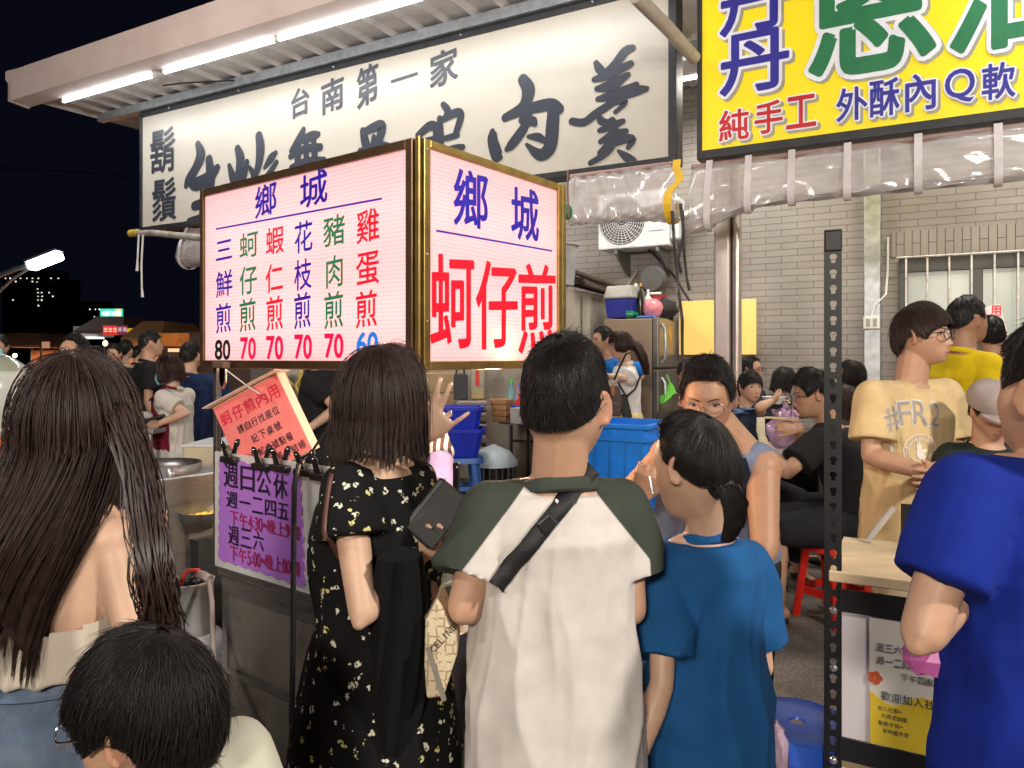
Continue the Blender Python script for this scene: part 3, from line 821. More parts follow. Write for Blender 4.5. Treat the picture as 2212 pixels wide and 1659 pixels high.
    def print_on(s, items, m, o, ex, d, name='print', up=.003, cuts=3):
        """lettering printed on the cloth: flat glyphs pushed onto it"""
        ey = V(ex).cross(V(d)) ; ey = -ey if ey.z < 0 else ey; mb = MB(); ex = V(ex)
        for it in items:
            if isinstance(it[0], str): vs, fs = glyph_mesh(it[0], it[6] if len(it) > 6 else .01); mn, mx = vs.min(0), vs.max(0); u = (vs - mn) / np.maximum(mx - mn, 1e-6); x0, z0, w_, h_, rot = it[1:6]; q = np.stack([(u[:, 0] - .5) * w_, (u[:, 1] - .5) * h_], 1)
            else: q, fs, x0, z0, rot = it; q = np.array(q)
            ca, sa = math.cos(rot), math.sin(rot); q = np.stack([x0 + q[:, 0] * ca - q[:, 1] * sa, z0 + q[:, 0] * sa + q[:, 1] * ca], 1)
            mb.add([V(o) + ex * a + ey * b for a, b in q], fs)
        bm = bmesh.new(); bv = [bm.verts.new(v) for v in mb.v]
        for f in mb.f:
            try: bm.faces.new([bv[i] for i in f])
            except ValueError: pass
        bmesh.ops.triangulate(bm, faces=bm.faces)
        for _ in range(cuts):
            es = [e for e in bm.edges if e.calc_length() > .018]
            if not es: break
            bmesh.ops.subdivide_edges(bm, edges=es, cuts=1); bmesh.ops.triangulate(bm, faces=bm.faces)
        d = V(d)
        for v in bm.verts:
            r = s.sbvh.ray_cast(v.co - d * .3, d, .8)
            if r[0] is not None: v.co = r[0] - d * up
        bm.verts.index_update()
        vs = [v.co.copy() for v in bm.verts]; fs = [[v.index for v in f.verts] for f in bm.faces]; bm.free()
        link_mesh(name, vs, fs, m, s.shirt_o); return s
# ------------------------------------------------------------------ ground
def asphalt():
    m = mat('asphalt', (.15, .125, .105), .8, var=.35, vscale=3, bump=.6, bscale=90, dirt=(.09, .077, .066), dscale=.8)
    nt = m.node_tree; n = nt.nodes; l = nt.links; b = n['Principled BSDF']; prev = b.inputs['Base Color'].links[0].from_socket
    tc = n.new('ShaderNodeTexCoord'); vo = n.new('ShaderNodeTexVoronoi'); vo.inputs['Scale'].default_value = 70; l.new(tc.outputs['Object'], vo.inputs[0])
    r = n.new('ShaderNodeValToRGB'); r.color_ramp.elements[0].position = .0; r.color_ramp.elements[0].color = (1.5, 1.45, 1.35, 1); r.color_ramp.elements[1].position = .55; r.color_ramp.elements[1].color = (.7, .7, .7, 1)
    l.new(vo.outputs['Distance'], r.inputs[0])
    mx = n.new('ShaderNodeMix'); mx.data_type = 'RGBA'; mx.blend_type = 'MULTIPLY'; mx.inputs[0].default_value = 1; l.new(prev, mx.inputs[6]); l.new(r.outputs[0], mx.inputs[7]); l.new(mx.outputs[2], b.inputs['Base Color'])
    return m


g = link_mesh('ground', [(-400, -30, 0), (400, -30, 0), (400, 700, 0), (-400, 700, 0)], [(0, 1, 2, 3)], asphalt(), base=(0, 0, 0))
tag(g, 'worn grey asphalt of the market lane', kind='structure')


def tile_mat(name, tw, th, mortar, c1, c2, cm, vert=False):
    m = mat(name, c1, .45, var=.05); nt = m.node_tree; n = nt.nodes; l = nt.links; b = n['Principled BSDF']
    tc = n.new('ShaderNodeTexCoord'); mp = n.new('ShaderNodeMapping'); mp.inputs['Rotation'].default_value = (0, 0, math.radians(28.95)); l.new(tc.outputs['Object'], mp.inputs[0])
    sp = n.new('ShaderNodeSeparateXYZ'); l.new(mp.outputs[0], sp.inputs[0]); cb = n.new('ShaderNodeCombineXYZ')
    l.new(sp.outputs['X'], cb.inputs[1 if vert else 0]); l.new(sp.outputs['Z'], cb.inputs[0 if vert else 1])
    br = n.new('ShaderNodeTexBrick'); l.new(cb.outputs[0], br.inputs[0])
    br.inputs['Scale'].default_value = 1; br.inputs['Brick Width'].default_value = tw; br.inputs['Row Height'].default_value = th
    br.inputs['Mortar Size'].default_value = mortar; br.inputs['Mortar Smooth'].default_value = .1; br.inputs['Bias'].default_value = 0
    br.inputs['Color1'].default_value = (*c1, 1); br.inputs['Color2'].default_value = (*c2, 1); br.inputs['Mortar'].default_value = (*cm, 1); br.offset = .5
    no = n.new('ShaderNodeTexNoise'); no.inputs['Scale'].default_value = 1.0; no.inputs['Detail'].default_value = 7; l.new(tc.outputs['Object'], no.inputs[0])
    r = n.new('ShaderNodeValToRGB'); r.color_ramp.elements[0].color = (.56, .53, .50, 1); r.color_ramp.elements[1].color = (1.05, 1.05, 1.05, 1); r.color_ramp.elements[0].position = .35; l.new(no.outputs[0], r.inputs[0])
    mx = n.new('ShaderNodeMix'); mx.data_type = 'RGBA'; mx.blend_type = 'MULTIPLY'; mx.inputs[0].default_value = 1; l.new(br.outputs['Color'], mx.inputs[6]); l.new(r.outputs[0], mx.inputs[7]); l.new(mx.outputs[2], b.inputs['Base Color'])
    bp = n.new('ShaderNodeBump'); bp.inputs['Strength'].default_value = .5; bp.inputs['Distance'].default_value = .006; bp.invert = True; l.new(br.outputs['Fac'], bp.inputs['Height']); l.new(bp.outputs[0], b.inputs['Normal'])
    return m


GALV = mat('galvanised_steel', (.42, .45, .48), .42, .8, var=.2, vscale=14, bump=.05, bscale=40)
STEEL = mat('stainless_steel', (.40, .385, .37), .36, .9, var=.12, vscale=5, bump=.06, bscale=25, stretch=(1, 1, 6), dirt=(.17, .14, .12), dscale=5)
BLACKP = mat('black_plastic', (.012, .012, .013), .4)
WHITEP = mat('white_plastic', (.72, .72, .70), .4, dirt=(.55, .53, .5))
DARKM = mat('dark_painted_metal', (.02, .022, .026), .45, dirt=(.05, .045, .04))
WHITEM = mat('white_painted_metal', (.70, .70, .70), .4, dirt=(.45, .42, .40))

# ------------------------------------------------------------------ the shop house behind
VW = -2.6
shop = thing('shop_building', 'shop house with long beige wall tiles behind the seated diners', 'building', Fp(0, VW, 0))
uL = -7.5; uR = 7.5
T1 = tile_mat('wall_tiles', .30, .066, .0035, (.44, .42, .405), (.40, .385, .372), (.19, .178, .17))
MB().fbox(uL, uR, VW - .3, VW, 0, 4.9).build('wall', T1, shop)
wu0, wz1 = uv(1942, 560, VW); wu1 = wu0 + 2.3; wz0 = 1.0
T2 = tile_mat('lintel_tiles', .30, .066, .0035, (.47, .44, .42), (.43, .40, .38), (.10, .09, .085), True)
MB().fbox(wu0 - .06, wu1 + .06, VW, VW + .012, wz1 + .02, wz1 + .255).build('lintel', T2, shop)
fr = MB()
for a, b, c, d in ((wu0, wu0 + .07, wz0, wz1), (wu1 - .07, wu1, wz0, wz1), (wu0, wu1, wz1 - .13, wz1), (wu0, wu1, wz0, wz0 + .07), (wu0 + .56, wu0 + .66, wz0, wz1), (wu0 + 1.5, wu0 + 1.6, wz0, wz1)):
    fr.fbox(a, b, VW + .001, VW + .05 + .001 * (b - a), c, d)
wf = fr.build('window', mat('bronze_aluminium', (.03, .028, .027), .35), shop, bevel=.004)
MB().fbox(wu0 + .06, wu1 - .06, VW + .012, VW + .022, wz0 + .06, wz1 - .12).build('pane', mat('frosted_glass', (.36, .40, .37), .25, var=.15, vscale=2), wf)
gb = MB()
for i in range(14):
    u = wu0 + .06 + i * .17; gb.tube([Fp(u, VW + .12, wz0 - .05), Fp(u, VW + .12, wz1 + .01)], .0085, 8)
for z in (wz1 + .0, wz1 - .72, wz1 - 1.35): gb.tube([Fp(wu0 - .02, VW + .13, z), Fp(wu1, VW + .13, z)], .008, 8)
gb.build('window_bars', mat('flaking_white_paint', (.72, .70, .68), .5, dirt=(.25, .12, .06), dscale=9), wf, True)

# concrete partition, running out from the wall
pu, _ = uv(1332, 771, VW)
pt = thing('concrete_partition', 'stained bare concrete partition standing beside the steel fridge', 'wall', Fp(pu, -1, 0))
CONC = mat('stained_concrete', (.36, .33, .28), .85, var=.2, vscale=3, bump=.3, bscale=30, dirt=(.22, .18, .14), dscale=2.5, stretch=(1, 1, .5))
MB().fbox(pu - .12, pu, VW + .01, -1.0, 0, 2.16).build('wall_panel', CONC, pt, bevel=.01)
MB().fbox(uv(640, 800, VW)[0], pu - .125, VW + .01, VW + .07, 0, 2.16).build('wall_panel', CONC, pt, bevel=.006)
MB().fbox(pu - .001, pu + .012, -1.62, -1.6, .0, 2.1).build('seam', mat('seam', (.12, .1, .08), .8), pt)
ub = MB(); random.seed(3)
for i in range(9):
    v = -1.9 + random.uniform(-.1, .1); z = 2.18 + .035 * (i // 3) + random.uniform(0, .02); u = pu - .05 + .05 * (i % 3)
    ub.tube([Fp(u, v - .5, z), Fp(u + random.uniform(-.1, .1), v + .3 + random.random() * .4, z + random.uniform(0, .05))], random.uniform(.015, .03), 7)
tag(ub.build('scrap_timber', mat('old_timber', (.07, .05, .04), .8, var=.5, vscale=9), None, True), 'dark scrap timber and bars lying on top of the concrete partition', 'timber')
bk = MB().lathe(Fp(pu - .0, -1.12, 2.17), [(.0, 0), (.13, 0), (.17, .36), (.185, .37), (.185, .39), (.16, .39), (.13, .03), (0, .03)], 24)
tag(bk.build('bucket', mat('grey_plastic', (.33, .33, .34), .5), None, True), 'grey plastic bucket on top of the concrete partition', 'bucket')

# ------------------------------------------------------------------ awning over the signs
ZR = 4.30
aw = thing('awning', 'white steel awning with pinkish fascia over the cream signboard', 'awning', Fp(-2, .75, 4))
u0a, _ = uv(22, 240, .78); u1a = 6.5
PINK = mat('fascia_paint', (.70, .585, .54), .5, var=.05, vscale=2, dirt=(.62, .49, .45), dscale=1.5)
prof = [(.80, 4.28), (.80, 4.47), (.825, 4.50), (.825, 4.585), (.70, 4.66), (.70, 4.62), (.79, 4.56), (.76, 4.30), (.60, 4.30), (.60, 4.26)]
fb = MB().loft([[Fp(u, v, z) for v, z in prof] for u in (u0a, u1a)])
fb.loft([[Fp(u0a + du, .8 + (v - .8) * s_, 4.4 + (z - 4.4) * s_) for v, z in prof] for du, s_ in ((-.012, 1.04), (.04, 1.05))])
fb.build('fascia', PINK, aw, bevel=.006)
sf = []
n_r = int((u1a - u0a) / .055)
for i in range(n_r + 1):
    u = u0a + .25 + i * .055; dz = .0 if i % 5 else -.028
    sf.append([Fp(u, v, ZR + dz + .02 * (.75 - v)) for v in (.62, -2.55)])
MB().sheet(sf).build('roof_deck', mat('white_roof_sheet', (.66, .62, .60), .45, var=.06, vscale=4, dirt=(.45, .40, .38), dscale=3), aw, solid=.004)
bu0, _ = uv(217, 280, .02)
MB().fbox(bu0, u1a, -.02, .06, 4.20, 4.29).build('beam', GALV, aw, bevel=.004)
MB().fbox(bu0 + .25, u1a, -1.35, -1.25, 4.15, 4.27).build('beam', GALV, aw, bevel=.004)
for u in (-5.0, -2.4, .18, 2.9): MB().fbox(u - .04, u + .04, -2.58, -.15, 4.13, 4.2).build('rafter', GALV, aw, bevel=.004)

TUBE = mat('lit_tube', (1, 1, 1), .5, emit=9, ecol=(.93, .97, 1), var=0)
spans = [((135, 227), (335, 176)), ((352, 181), (600, 101)), ((598, 97), (920, 7)), ((930, 4), (1320, -100))]
labs = ['lit fluorescent tube at the left end of the awning fascia', 'lit fluorescent tube second from the awning end, near the brush characters', 'long lit fluorescent tube under the fascia, third from the awning end', 'lit fluorescent tube cut off by the top edge of the view']


def lamp_tube(u0, u1, v, z, label, watt, col, group):
    t = thing('tube_lamp', label, 'lamp', Fp((u0 + u1) / 2, v, z), group)
    MB().tube([Fp(u0 + .03, v, z), Fp(u1 - .03, v, z)], .017, 12).build('tube', TUBE, t, True)
    MB().fbox(u0, u1, v - .02, v + .02, z + .02, z + .05).build('housing', WHITEM, t, bevel=.004)
    for u in (u0, u1 - .03): MB().fbox(u, u + .03, v - .016, v + .016, z - .02, z + .024).build('end_cap', WHITEP, t, bevel=.003)
    c = Fp((u0 + u1) / 2, v, z - .03); o = area(c, c - UP, u1 - u0, .04, watt, col)
    o.rotation_euler = (0, 0, math.atan2(E.y, E.x))
    return t


for (a, b), lb in zip(spans, labs):
    ua, _ = uv(*a, .58); ub_, _ = uv(*b, .58); lamp_tube(ua, ub_, .58, 4.235, lb, 11 * (ub_ - ua), (.95, .97, 1), 'fluorescent tubes along the fascia')
for i, u in enumerate((2.0, 4.2)):
    lamp_tube(u, u + 1.2, .58, 4.235, 'fluorescent tube under the fascia above the yellow sign', 22, (.95, .97, 1), 'tubes above the yellow sign')
for i, (u, v) in enumerate(((-3.1, -1.0), (-.75, -1.55), (1.75, -1.3), (4.0, -1.3))):
    lamp_tube(u, u + 1.2, v, 4.06, ['lit tube under the roof behind the cream signboard, left', 'lit tube under the roof behind the cream signboard, nearer its right end', 'lit tube under the roof seen between the two signs', 'lit tube under the roof behind the yellow sign'][i], 62, (1, .92, .82), None)
MB().tube([Fp(*uv(390, 205, .3), 0) if 0 else Fp(uv(352, 250, .3)[0], .3, 4.27), Fp(uv(400, 250, .3)[0], .3, 4.235), Fp(uv(470, 240, .3)[0], .1, 4.24)], .008, 6).build('cable', BLACKP, aw, True)
pl = MB().tube([W(1372, -10, 4.35), W(1440, 58, 4.75), W(1500, 125, 5.15)], .045, 14)
tag(pl.build('pipe', mat('pvc_pipe', (.50, .44, .38), .5, dirt=(.3, .25, .2)), None, True), 'beige plastic pipe slanting down across the signboard corner', 'pipe')

# ------------------------------------------------------------------ cream signboard
sgw = thing('signboard', 'long cream signboard with dark brush characters in a black frame', 'sign', Fp(-2, 0, 2.9))
su0, sz1 = uv(303, 258, 0); su1, _ = uv(1462, 250, 0); sz0, sz1 = 2.885, 4.195
CREAM = mat('cream_sign_face', (.49, .455, .385), .35, var=.03, vscale=1.5, dirt=(.44, .405, .335), dscale=2.5, bump=.02, bscale=300, emit=.02, ecol=(1, .92, .78))  # faint emission added to a face that only the tubes light
MB().fbox(su0 + .03, su1 - .03, -.14, -.002, sz0 + .03, sz1 - .03).build('sign_face', CREAM, sgw)
fr = MB()
for a, b, c, d in ((su0, su1, sz0, sz0 + .05), (su0, su1, sz1 - .05, sz1), (su0, su0 + .04, sz0 + .05, sz1 - .05), (su1 - .06, su1, sz0 + .05, sz1 - .05)): fr.fbox(a, b, -.15, .012, c, d)
fr.build('frame', DARKM, sgw, bevel=.004)
INK = mat('sign_ink', (.035, .040, .055), .4, var=.05)
bd = Board(S0 + UP * 3, N, E)
for ch, bx in (('台', (630, 190, 668, 250)), ('南', (695, 170, 742, 240)), ('第', (772, 142, 816, 226)), ('一', (846, 150, 902, 185)), ('家', (930, 108, 988, 182))): bd.glyph(ch, bx, 'i', .022, .14)
for ch, bx in (('鬍', (326, 278, 378, 372)), ('鬚', (330, 386, 380, 476))): bd.glyph(ch, bx, 'i', .016, 0)
BR = [  # brush characters traced as strokes
 # 生
 [(428, 312, 14), (434, 335, 24), (424, 362, 20), (408, 388, 18), (402, 402, 10)], [(408, 388, 12), (422, 398, 24), (452, 384, 24), (470, 362, 14)], [(452, 345, 18), (455, 385, 24), (448, 430, 26), (440, 470, 26)], [(420, 445, 16), (450, 436, 22), (478, 424, 16)], [(410, 480, 16), (450, 470, 22), (492, 452, 16)],
 # 炒
 [(514, 322, 16), (520, 345, 22), (514, 372, 12)], [(496, 358, 10), (504, 385, 18), (508, 396, 8)], [(534, 350, 12), (528, 378, 16), (520, 395, 10)], [(520, 360, 14), (514, 395, 18), (498, 430, 12)], [(560, 294, 18), (563, 320, 22), (560, 352, 18), (552, 382, 12)], [(540, 362, 8), (548, 376, 14), (546, 392, 8)], [(596, 330, 10), (586, 342, 18), (572, 362, 8)], [(598, 350, 10), (572, 388, 16), (536, 415, 8)],
 # 無
 [(656, 280, 12), (648, 300, 20), (630, 326, 12)], [(645, 306, 14), (674, 294, 20), (688, 290, 12)], [(628, 338, 12), (660, 322, 16), (692, 318, 16)], [(646, 308, 12), (644, 338, 16), (642, 372, 14)], [(662, 302, 10), (662, 332, 14), (664, 362, 12)], [(678, 300, 12), (680, 332, 16), (682, 360, 14)], [(630, 362, 12), (662, 350, 18), (700, 346, 14)],
 # 骨
 [(784, 282, 14), (788, 300, 20), (794, 322, 22)], [(786, 286, 16), (816, 272, 22), (826, 276, 22), (818, 308, 20)], [(808, 296, 12), (806, 318, 14)], [(782, 326, 14), (806, 318, 16), (828, 316, 20), (852, 324, 18)], [(778, 324, 10), (768, 345, 16), (756, 365, 14)], [(852, 324, 14), (856, 336, 22), (850, 350, 18)], [(790, 350, 14), (826, 340, 16), (850, 338, 14)],
 # 鴨
 [(882, 310, 14), (888, 335, 20), (894, 356, 20)], [(904, 292, 16), (930, 272, 22), (944, 282, 20), (936, 318, 18), (922, 352, 16)], [(884, 318, 12), (908, 308, 14), (934, 300, 12)], [(908, 295, 10), (906, 320, 14), (904, 370, 14)], [(958, 226, 14), (968, 240, 18), (962, 252, 12)], [(950, 256, 14), (952, 300, 18), (948, 345, 20)], [(954, 260, 14), (984, 244, 20), (996, 250, 18), (984, 292, 16)], [(958, 300, 12), (980, 294, 14), (990, 292, 10)], [(956, 328, 14), (984, 320, 16), (1000, 318, 14)], [(950, 350, 16), (985, 345, 18), (1010, 350, 22), (1014, 372, 20), (1004, 392, 14)], [(960, 358, 8), (966, 372, 12)], [(980, 358, 8), (986, 370, 12)],
 # 肉
 [(1064, 284, 14), (1064, 302, 26), (1074, 336, 30), (1080, 340, 16)], [(1070, 288, 8), (1072, 312, 12)], [(1130, 172, 26), (1142, 196, 34), (1130, 230, 26), (1092, 254, 20)], [(1094, 254, 16), (1128, 240, 24), (1186, 226, 30), (1208, 236, 26)], [(1196, 232, 30), (1194, 270, 34), (1188, 318, 34), (1166, 334, 28), (1138, 312, 8)], [(1146, 246, 12), (1130, 280, 24), (1106, 312, 24), (1096, 322, 14)], [(1128, 260, 18), (1150, 262, 24), (1156, 268, 14)], [(1142, 295, 10), (1162, 296, 20), (1176, 304, 14)],
 # 羹
 [(1288, 136, 14), (1296, 150, 22), (1308, 158, 12)], [(1366, 104, 18), (1350, 112, 24), (1328, 140, 22), (1306, 158, 14)], [(1284, 172, 14), (1318, 160, 26), (1362, 138, 18)], [(1290, 192, 14), (1322, 184, 30), (1356, 162, 16)], [(1292, 214, 14), (1330, 204, 28), (1374, 184, 18)], [(1322, 150, 26), (1326, 190, 30), (1322, 216, 26)], [(1236, 262, 18), (1262, 264, 20), (1290, 244, 22), (1340, 212, 20), (1378, 196, 24), (1396, 192, 16)], [(1292, 246, 10), (1300, 262, 20), (1318, 262, 8)], [(1326, 222, 14), (1352, 220, 14), (1330, 242, 12)], [(1296, 282, 14), (1322, 272, 22), (1346, 262, 14)], [(1298, 306, 14), (1324, 292, 24), (1352, 284, 16)], [(1296, 330, 14), (1328, 306, 26), (1366, 300, 20), (1358, 318, 14)], [(1322, 262, 22), (1326, 290, 26), (1318, 318, 24), (1300, 338, 18), (1276, 352, 14)], [(1336, 326, 8), (1352, 338, 20), (1368, 350, 22), (1362, 352, 14)],
]
for b_ in BR: bd.stroke([(x, y, wd * .84) for x, y, wd in b_], 'i')
bd.flush(sgw, {'i': INK})
bo = MB()
for px in (365, 515, 720, 995, 1280):
    u, z = uv(px, 200, .02); bo.ell(Fp(u, .02, sz1 - .025), .012, .012, .012)
bo.build('screw', GALV, sgw, True)

# ------------------------------------------------------------------ yellow signboard
sgy = thing('signboard', 'yellow signboard with green and blue characters outlined in white', 'sign', Fp(1.6, .05, 2.85))
yu0, yz0 = uv(1506, 346, .05); yu1 = yu0 + 3.6
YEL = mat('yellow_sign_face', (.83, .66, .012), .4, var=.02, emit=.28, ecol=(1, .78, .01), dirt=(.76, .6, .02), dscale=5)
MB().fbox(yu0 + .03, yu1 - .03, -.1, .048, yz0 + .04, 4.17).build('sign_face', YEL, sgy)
fr = MB()
for a, b, c, d in ((yu0, yu1, yz0, yz0 + .06), (yu0, yu1, 4.15, 4.2), (yu0, yu0 + .035, yz0 + .06, 4.15), (yu1 - .04, yu1, yz0 + .06, 4.15)): fr.fbox(a, b, -.11, .062, c, d)
fr.build('frame', DARKM, sgy, bevel=.004)
by = Board(S0 + N * .05, N, E)


def outl(b_, ch, bx, key, bold, ob, shear=0):
    x0, y0, x1, y1 = bx
    b_.glyph(ch, (x0 + 6, y0 + 5, x1 + 6, y1 + 5), 'sh', bold + ob, shear)
    b_.glyph(ch, bx, 'w', bold + ob, shear, up=.0025); b_.glyph(ch, bx, key, bold, shear, up=.005)


outl(by, '丹', (1558, -68, 1700, 66), 'b', .022, .045); outl(by, '丹', (1558, 70, 1702, 196), 'b', .022, .045)
outl(by, '蔥', (1750, -190, 2015, 150), 'g', .020, .030); outl(by, '油', (2048, -190, 2330, 96), 'g', .020, .030); outl(by, '香', (1440 + 1000, -190, 2700, 100), 'g', .034, .032)
for ch, bx in (('純', (1558, 250, 1622, 350)), ('手', (1638, 232, 1706, 335)), ('工', (1722, 225, 1792, 320))): 
    x0, y0, x1, y1 = bx; outl(by, ch, (x0 - 3, y0 - 12, x1 - 30 + 12 * (ch != '工') + 2 * 0, y1 - 48 + 0) if 0 else {'純': (1555, 238, 1617, 302), '手': (1632, 220, 1690, 287), '工': (1700, 208, 1762, 275)}[ch], 'r', .02, .05)
for ch, bx in (('外', (1808, 190, 1873, 260)), ('酥', (1880, 172, 1942, 250)), ('內', (1957, 160, 2020, 238)), ('軟', (2122, 137, 2192, 213))): outl(by, ch, bx, 'b', .018, .05)
outl(by, 'Q', (2042, 150, 2105, 222), 'b', .012, .05)
by.flush(sgy, {'b': mat('blue_letter', (.035, .03, .30), .4, emit=.12), 'w': mat('white_letter', (.80, .80, .84), .4, emit=.15), 'g': mat('green_letter', (.025, .19, .075), .4, emit=.1), 'r': mat('red_letter', (.55, .015, .02), .4, emit=.12), 'sh': mat('grey_letter', (.42, .40, .30), .4)})

# ------------------------------------------------------------------ rolled plastic curtains
CLEAR = mat('clear_plastic_sheet', (.66, .61, .585), .12, var=.10, vscale=5, alpha=.42, spec=.9, coat=.5, bump=.14, bscale=9, stretch=(1, 1, 5))
STRAPW = mat('white_strap', (.68, .62, .60), .6)


def curtain(label, u0, u1, zt, rad, v, seed, straps=(), bars=True, group=None):
    r = random.Random(seed); t = thing('rolled_curtain', label, 'curtain', Fp((u0 + u1) / 2, v, zt - .3), group); rows = []; n = 60
    ph = [r.uniform(0, 6) for _ in range(8)]
    for i in range(n + 1):
        k = i / n; u = u0 + (u1 - u0) * k; R, dr = rad(k); w_ = lambda a: .010 * math.sin(k * 23 + a * 5 + ph[0]) + .008 * math.sin(k * 51 - a * 7 + ph[1]); row = []
        for q in range(6): s_ = q / 6; row.append(Fp(u, v + .02 + (R + .01) * s_ + w_(s_), zt - (dr - R) * s_ ** .9))
        for q in range(31):
            a = math.radians(0 - q * 17); rr = R * (1 - .012 * q); row.append(Fp(u, v + .02 + rr * math.cos(a) + w_(a) * .7, zt - dr + R * 0 + rr * math.sin(a) + w_(a + 1) * .5))
        rows.append(row)
    MB().sheet(rows).build('plastic_sheet', CLEAR, t, True, solid=.0015)
    MB().tube([Fp(u0, v, zt + .01), Fp(u1, v, zt + .01)], .022, 10).build('rod', mat('rusty_rod', (.36, .24, .20), .6, dirt=(.2, .1, .06)), t, True)
    for k in straps:
        R, dr = rad(k); u = u0 + (u1 - u0) * k; R2 = R + .022; P = [Fp(u, v - .03, zt + .03), Fp(u, v + .03, zt + .035)] + [Fp(u, v + .035 + R2 * s_, zt - (dr - R) * s_) for s_ in (.3, .7)]
        P += [Fp(u, v + .02 + R2 * math.cos(a), zt - dr + R2 * math.sin(a)) for a in [math.radians(-18 * q) for q in range(0, 11)]]
        MB().sheet([[p - E * .022, p + E * .022] for p in P]).build('strap', STRAPW, t, solid=.003)
    return t


c1a, z1a = uv(1226, 398, .06); c1b, _ = uv(1462, 370, .06)
curtain('clear plastic curtain rolled up under the cream signboard, yellow strap at its end', c1a, c1b, 2.87, lambda k: (.038 + .055 * k ** 3, .33), .0, 1, ())
yst = thing('strap', 'yellow webbing strap round the end of the rolled clear curtain', 'strap', Fp(c1b - .02, .1, 2.6))
P_ = [Fp(c1b - .01, .02, 2.90)] + [Fp(c1b - .02 + .05 * math.sin(k), .045 + .03 * k, 2.86 - .09 * k) for k in (.3, .8, 1.3)] + [Fp(c1b - .04, .03 + .13 * math.cos(a), 2.57 + .125 * math.sin(a)) for a in [math.radians(40 - 22 * q) for q in range(12)]]
MB().sheet([[p - E * .028, p + E * .028] for p in P_]).build('webbing', mat('yellow_webbing', (.78, .48, .02), .6), yst, solid=.005)
c2a, _ = uv(1492, 370, .06); c2b = c2a + 2.9
curtain('long clear plastic curtain rolled up under the yellow sign with white straps', c2a, c2b, 2.82, lambda k: (.032 + .06 * math.exp(-((k) / .07) ** 2), .275 + .10 * math.exp(-(k / .11) ** 2)), .03, 2, (.045, .135, .23, .345, .48, .62, .78))
c3a, _ = uv(392, 540, -.05); c3b, _ = uv(1000, 480, -.05)
curtain('rolled plastic curtain end sticking out left of the pink menu sign', c3a, c3b, 2.86, lambda k: (.10, .30), -.1, 3, (.02,))
knot = thing('green_clip', 'green plastic rod end tied by wire under the cream signboard', 'clip', Fp(c1a, .1, 2.55))
MB().ell(Fp(c1a - .0, .06, 2.6), .045, .045, .06).build('clip_body', mat('green_plastic', (.0, .16, .08), .4), knot, True)
MB().tube([Fp(c1a + .03, .12, 2.9), Fp(c1a + .04, .15, 2.75), Fp(c1a + .03, .10, 2.55)], .006, 6).build('wire', mat('rust', (.25, .12, .06), .7), knot, True)
for i, (pts, lb) in enumerate((([(1470, 440), (1478, 500), (1466, 560), (1472, 590)], 'short black strap hanging between the two rolled curtains'), ([(1452, 455), (1458, 540), (1466, 620), (1474, 690), (1474, 760), (1478, 800)], 'long dark strap hanging from the yellow webbing past the yellow board'), ([(1474, 455), (1478, 540), (1484, 600), (1490, 628)], 'dark strap with pale frayed end hanging in front of the wall'))):
    p = [hit(*q, S0 + N * (.12 + .03 * i), N) for q in pts]
    rows = [[q - E * (.010 + .003 * (j % 2)) , q + E * (.012 - .003 * (j % 3)) + N * .006 * (j % 2)] for j, q in enumerate(p)]
    tag(MB().sheet(rows).build('hanging_strap', mat('dark_webbing', (.035, .03, .03), .6, dirt=(.3, .22, .2), dscale=6), None, solid=.004), lb, 'strap')

# ------------------------------------------------------------------ columns, boards, air conditioner
col = thing('steel_column', 'pale steel column with pipe standing under the join of the signs', 'column', Fp(.9, -.5, 0))
cu0, _ = uv(1541, 600, -.5); cu1, _ = uv(1576, 600, -.5); cu2, _ = uv(1600, 600, -.5)
MB().fbox(cu0, cu1, -.58, -.5, 0, 4.2).build('post', mat('column_paint', (.52, .46, .43), .35, .3, dirt=(.4, .34, .31), dscale=6, stretch=(1, 1, .3)), col, bevel=.018)
MB().tube([Fp(cu2 - .035, -.54, 0), Fp(cu2 - .035, -.54, 4.2)], .034, 16).build('pipe', mat('column_pipe', (.50, .44, .40), .3, .5), col, True)
MB().fbox(cu1 - .01, cu2 - .05, -.6, -.57, 0, 4.2).build('web', DARKM, col)
cc = thing('steel_column', 'flat galvanised steel column against the tiled wall with a socket box', 'column', Fp(1, VW, 0))
a0, _ = uv(1866, 600, VW + .12); a1, _ = uv(1902, 600, VW + .12)
MB().fbox(a0, a1, VW + .003, VW + .12, 0, 4.2).build('post', GALV, cc, bevel=.006)
sx, sz = uv(1883, 697, VW + .13); so = MB().fbox(sx - .07, sx + .07, VW + .122, VW + .17, sz - .06, sz + .06).build('socket_box', WHITEP, cc, bevel=.008)
MB().fbox(sx - .045, sx - .012, VW + .17, VW + .174, sz - .035, sz + .035).build('socket', mat('grey_socket', (.3, .3, .29), .5), so)
MB().fbox(sx + .012, sx + .045, VW + .17, VW + .174, sz - .035, sz + .035).build('socket', MATS['grey_socket'], so)
MB().tube([Fp(sx, VW + .14, sz + .06), Fp(sx + .03, VW + .14, sz + .16), Fp(sx + .12, VW + .13, sz + .26), Fp(sx + .13, VW + .04, sz + .5), Fp(sx + .13, VW + .02, sz + .8)], .009, 7).build('cable', WHITEP, cc, True)
ya, yz = uv(1467, 762, VW + .25); yb, yz2 = uv(1633, 645, VW + .25)
yb_ = MB().fbox(ya, yb, VW + .22, VW + .25, yz - .02, yz2).build('board', mat('yellow_acrylic', (.86, .58, .16), .25, var=.06, vscale=1.5, emit=.25, ecol=(1, .62, .18)), None, bevel=.004)  # emission stands in for light coming through the translucent sheet
tag(yb_, 'plain glowing yellow acrylic board hung behind the pale steel column', 'board')
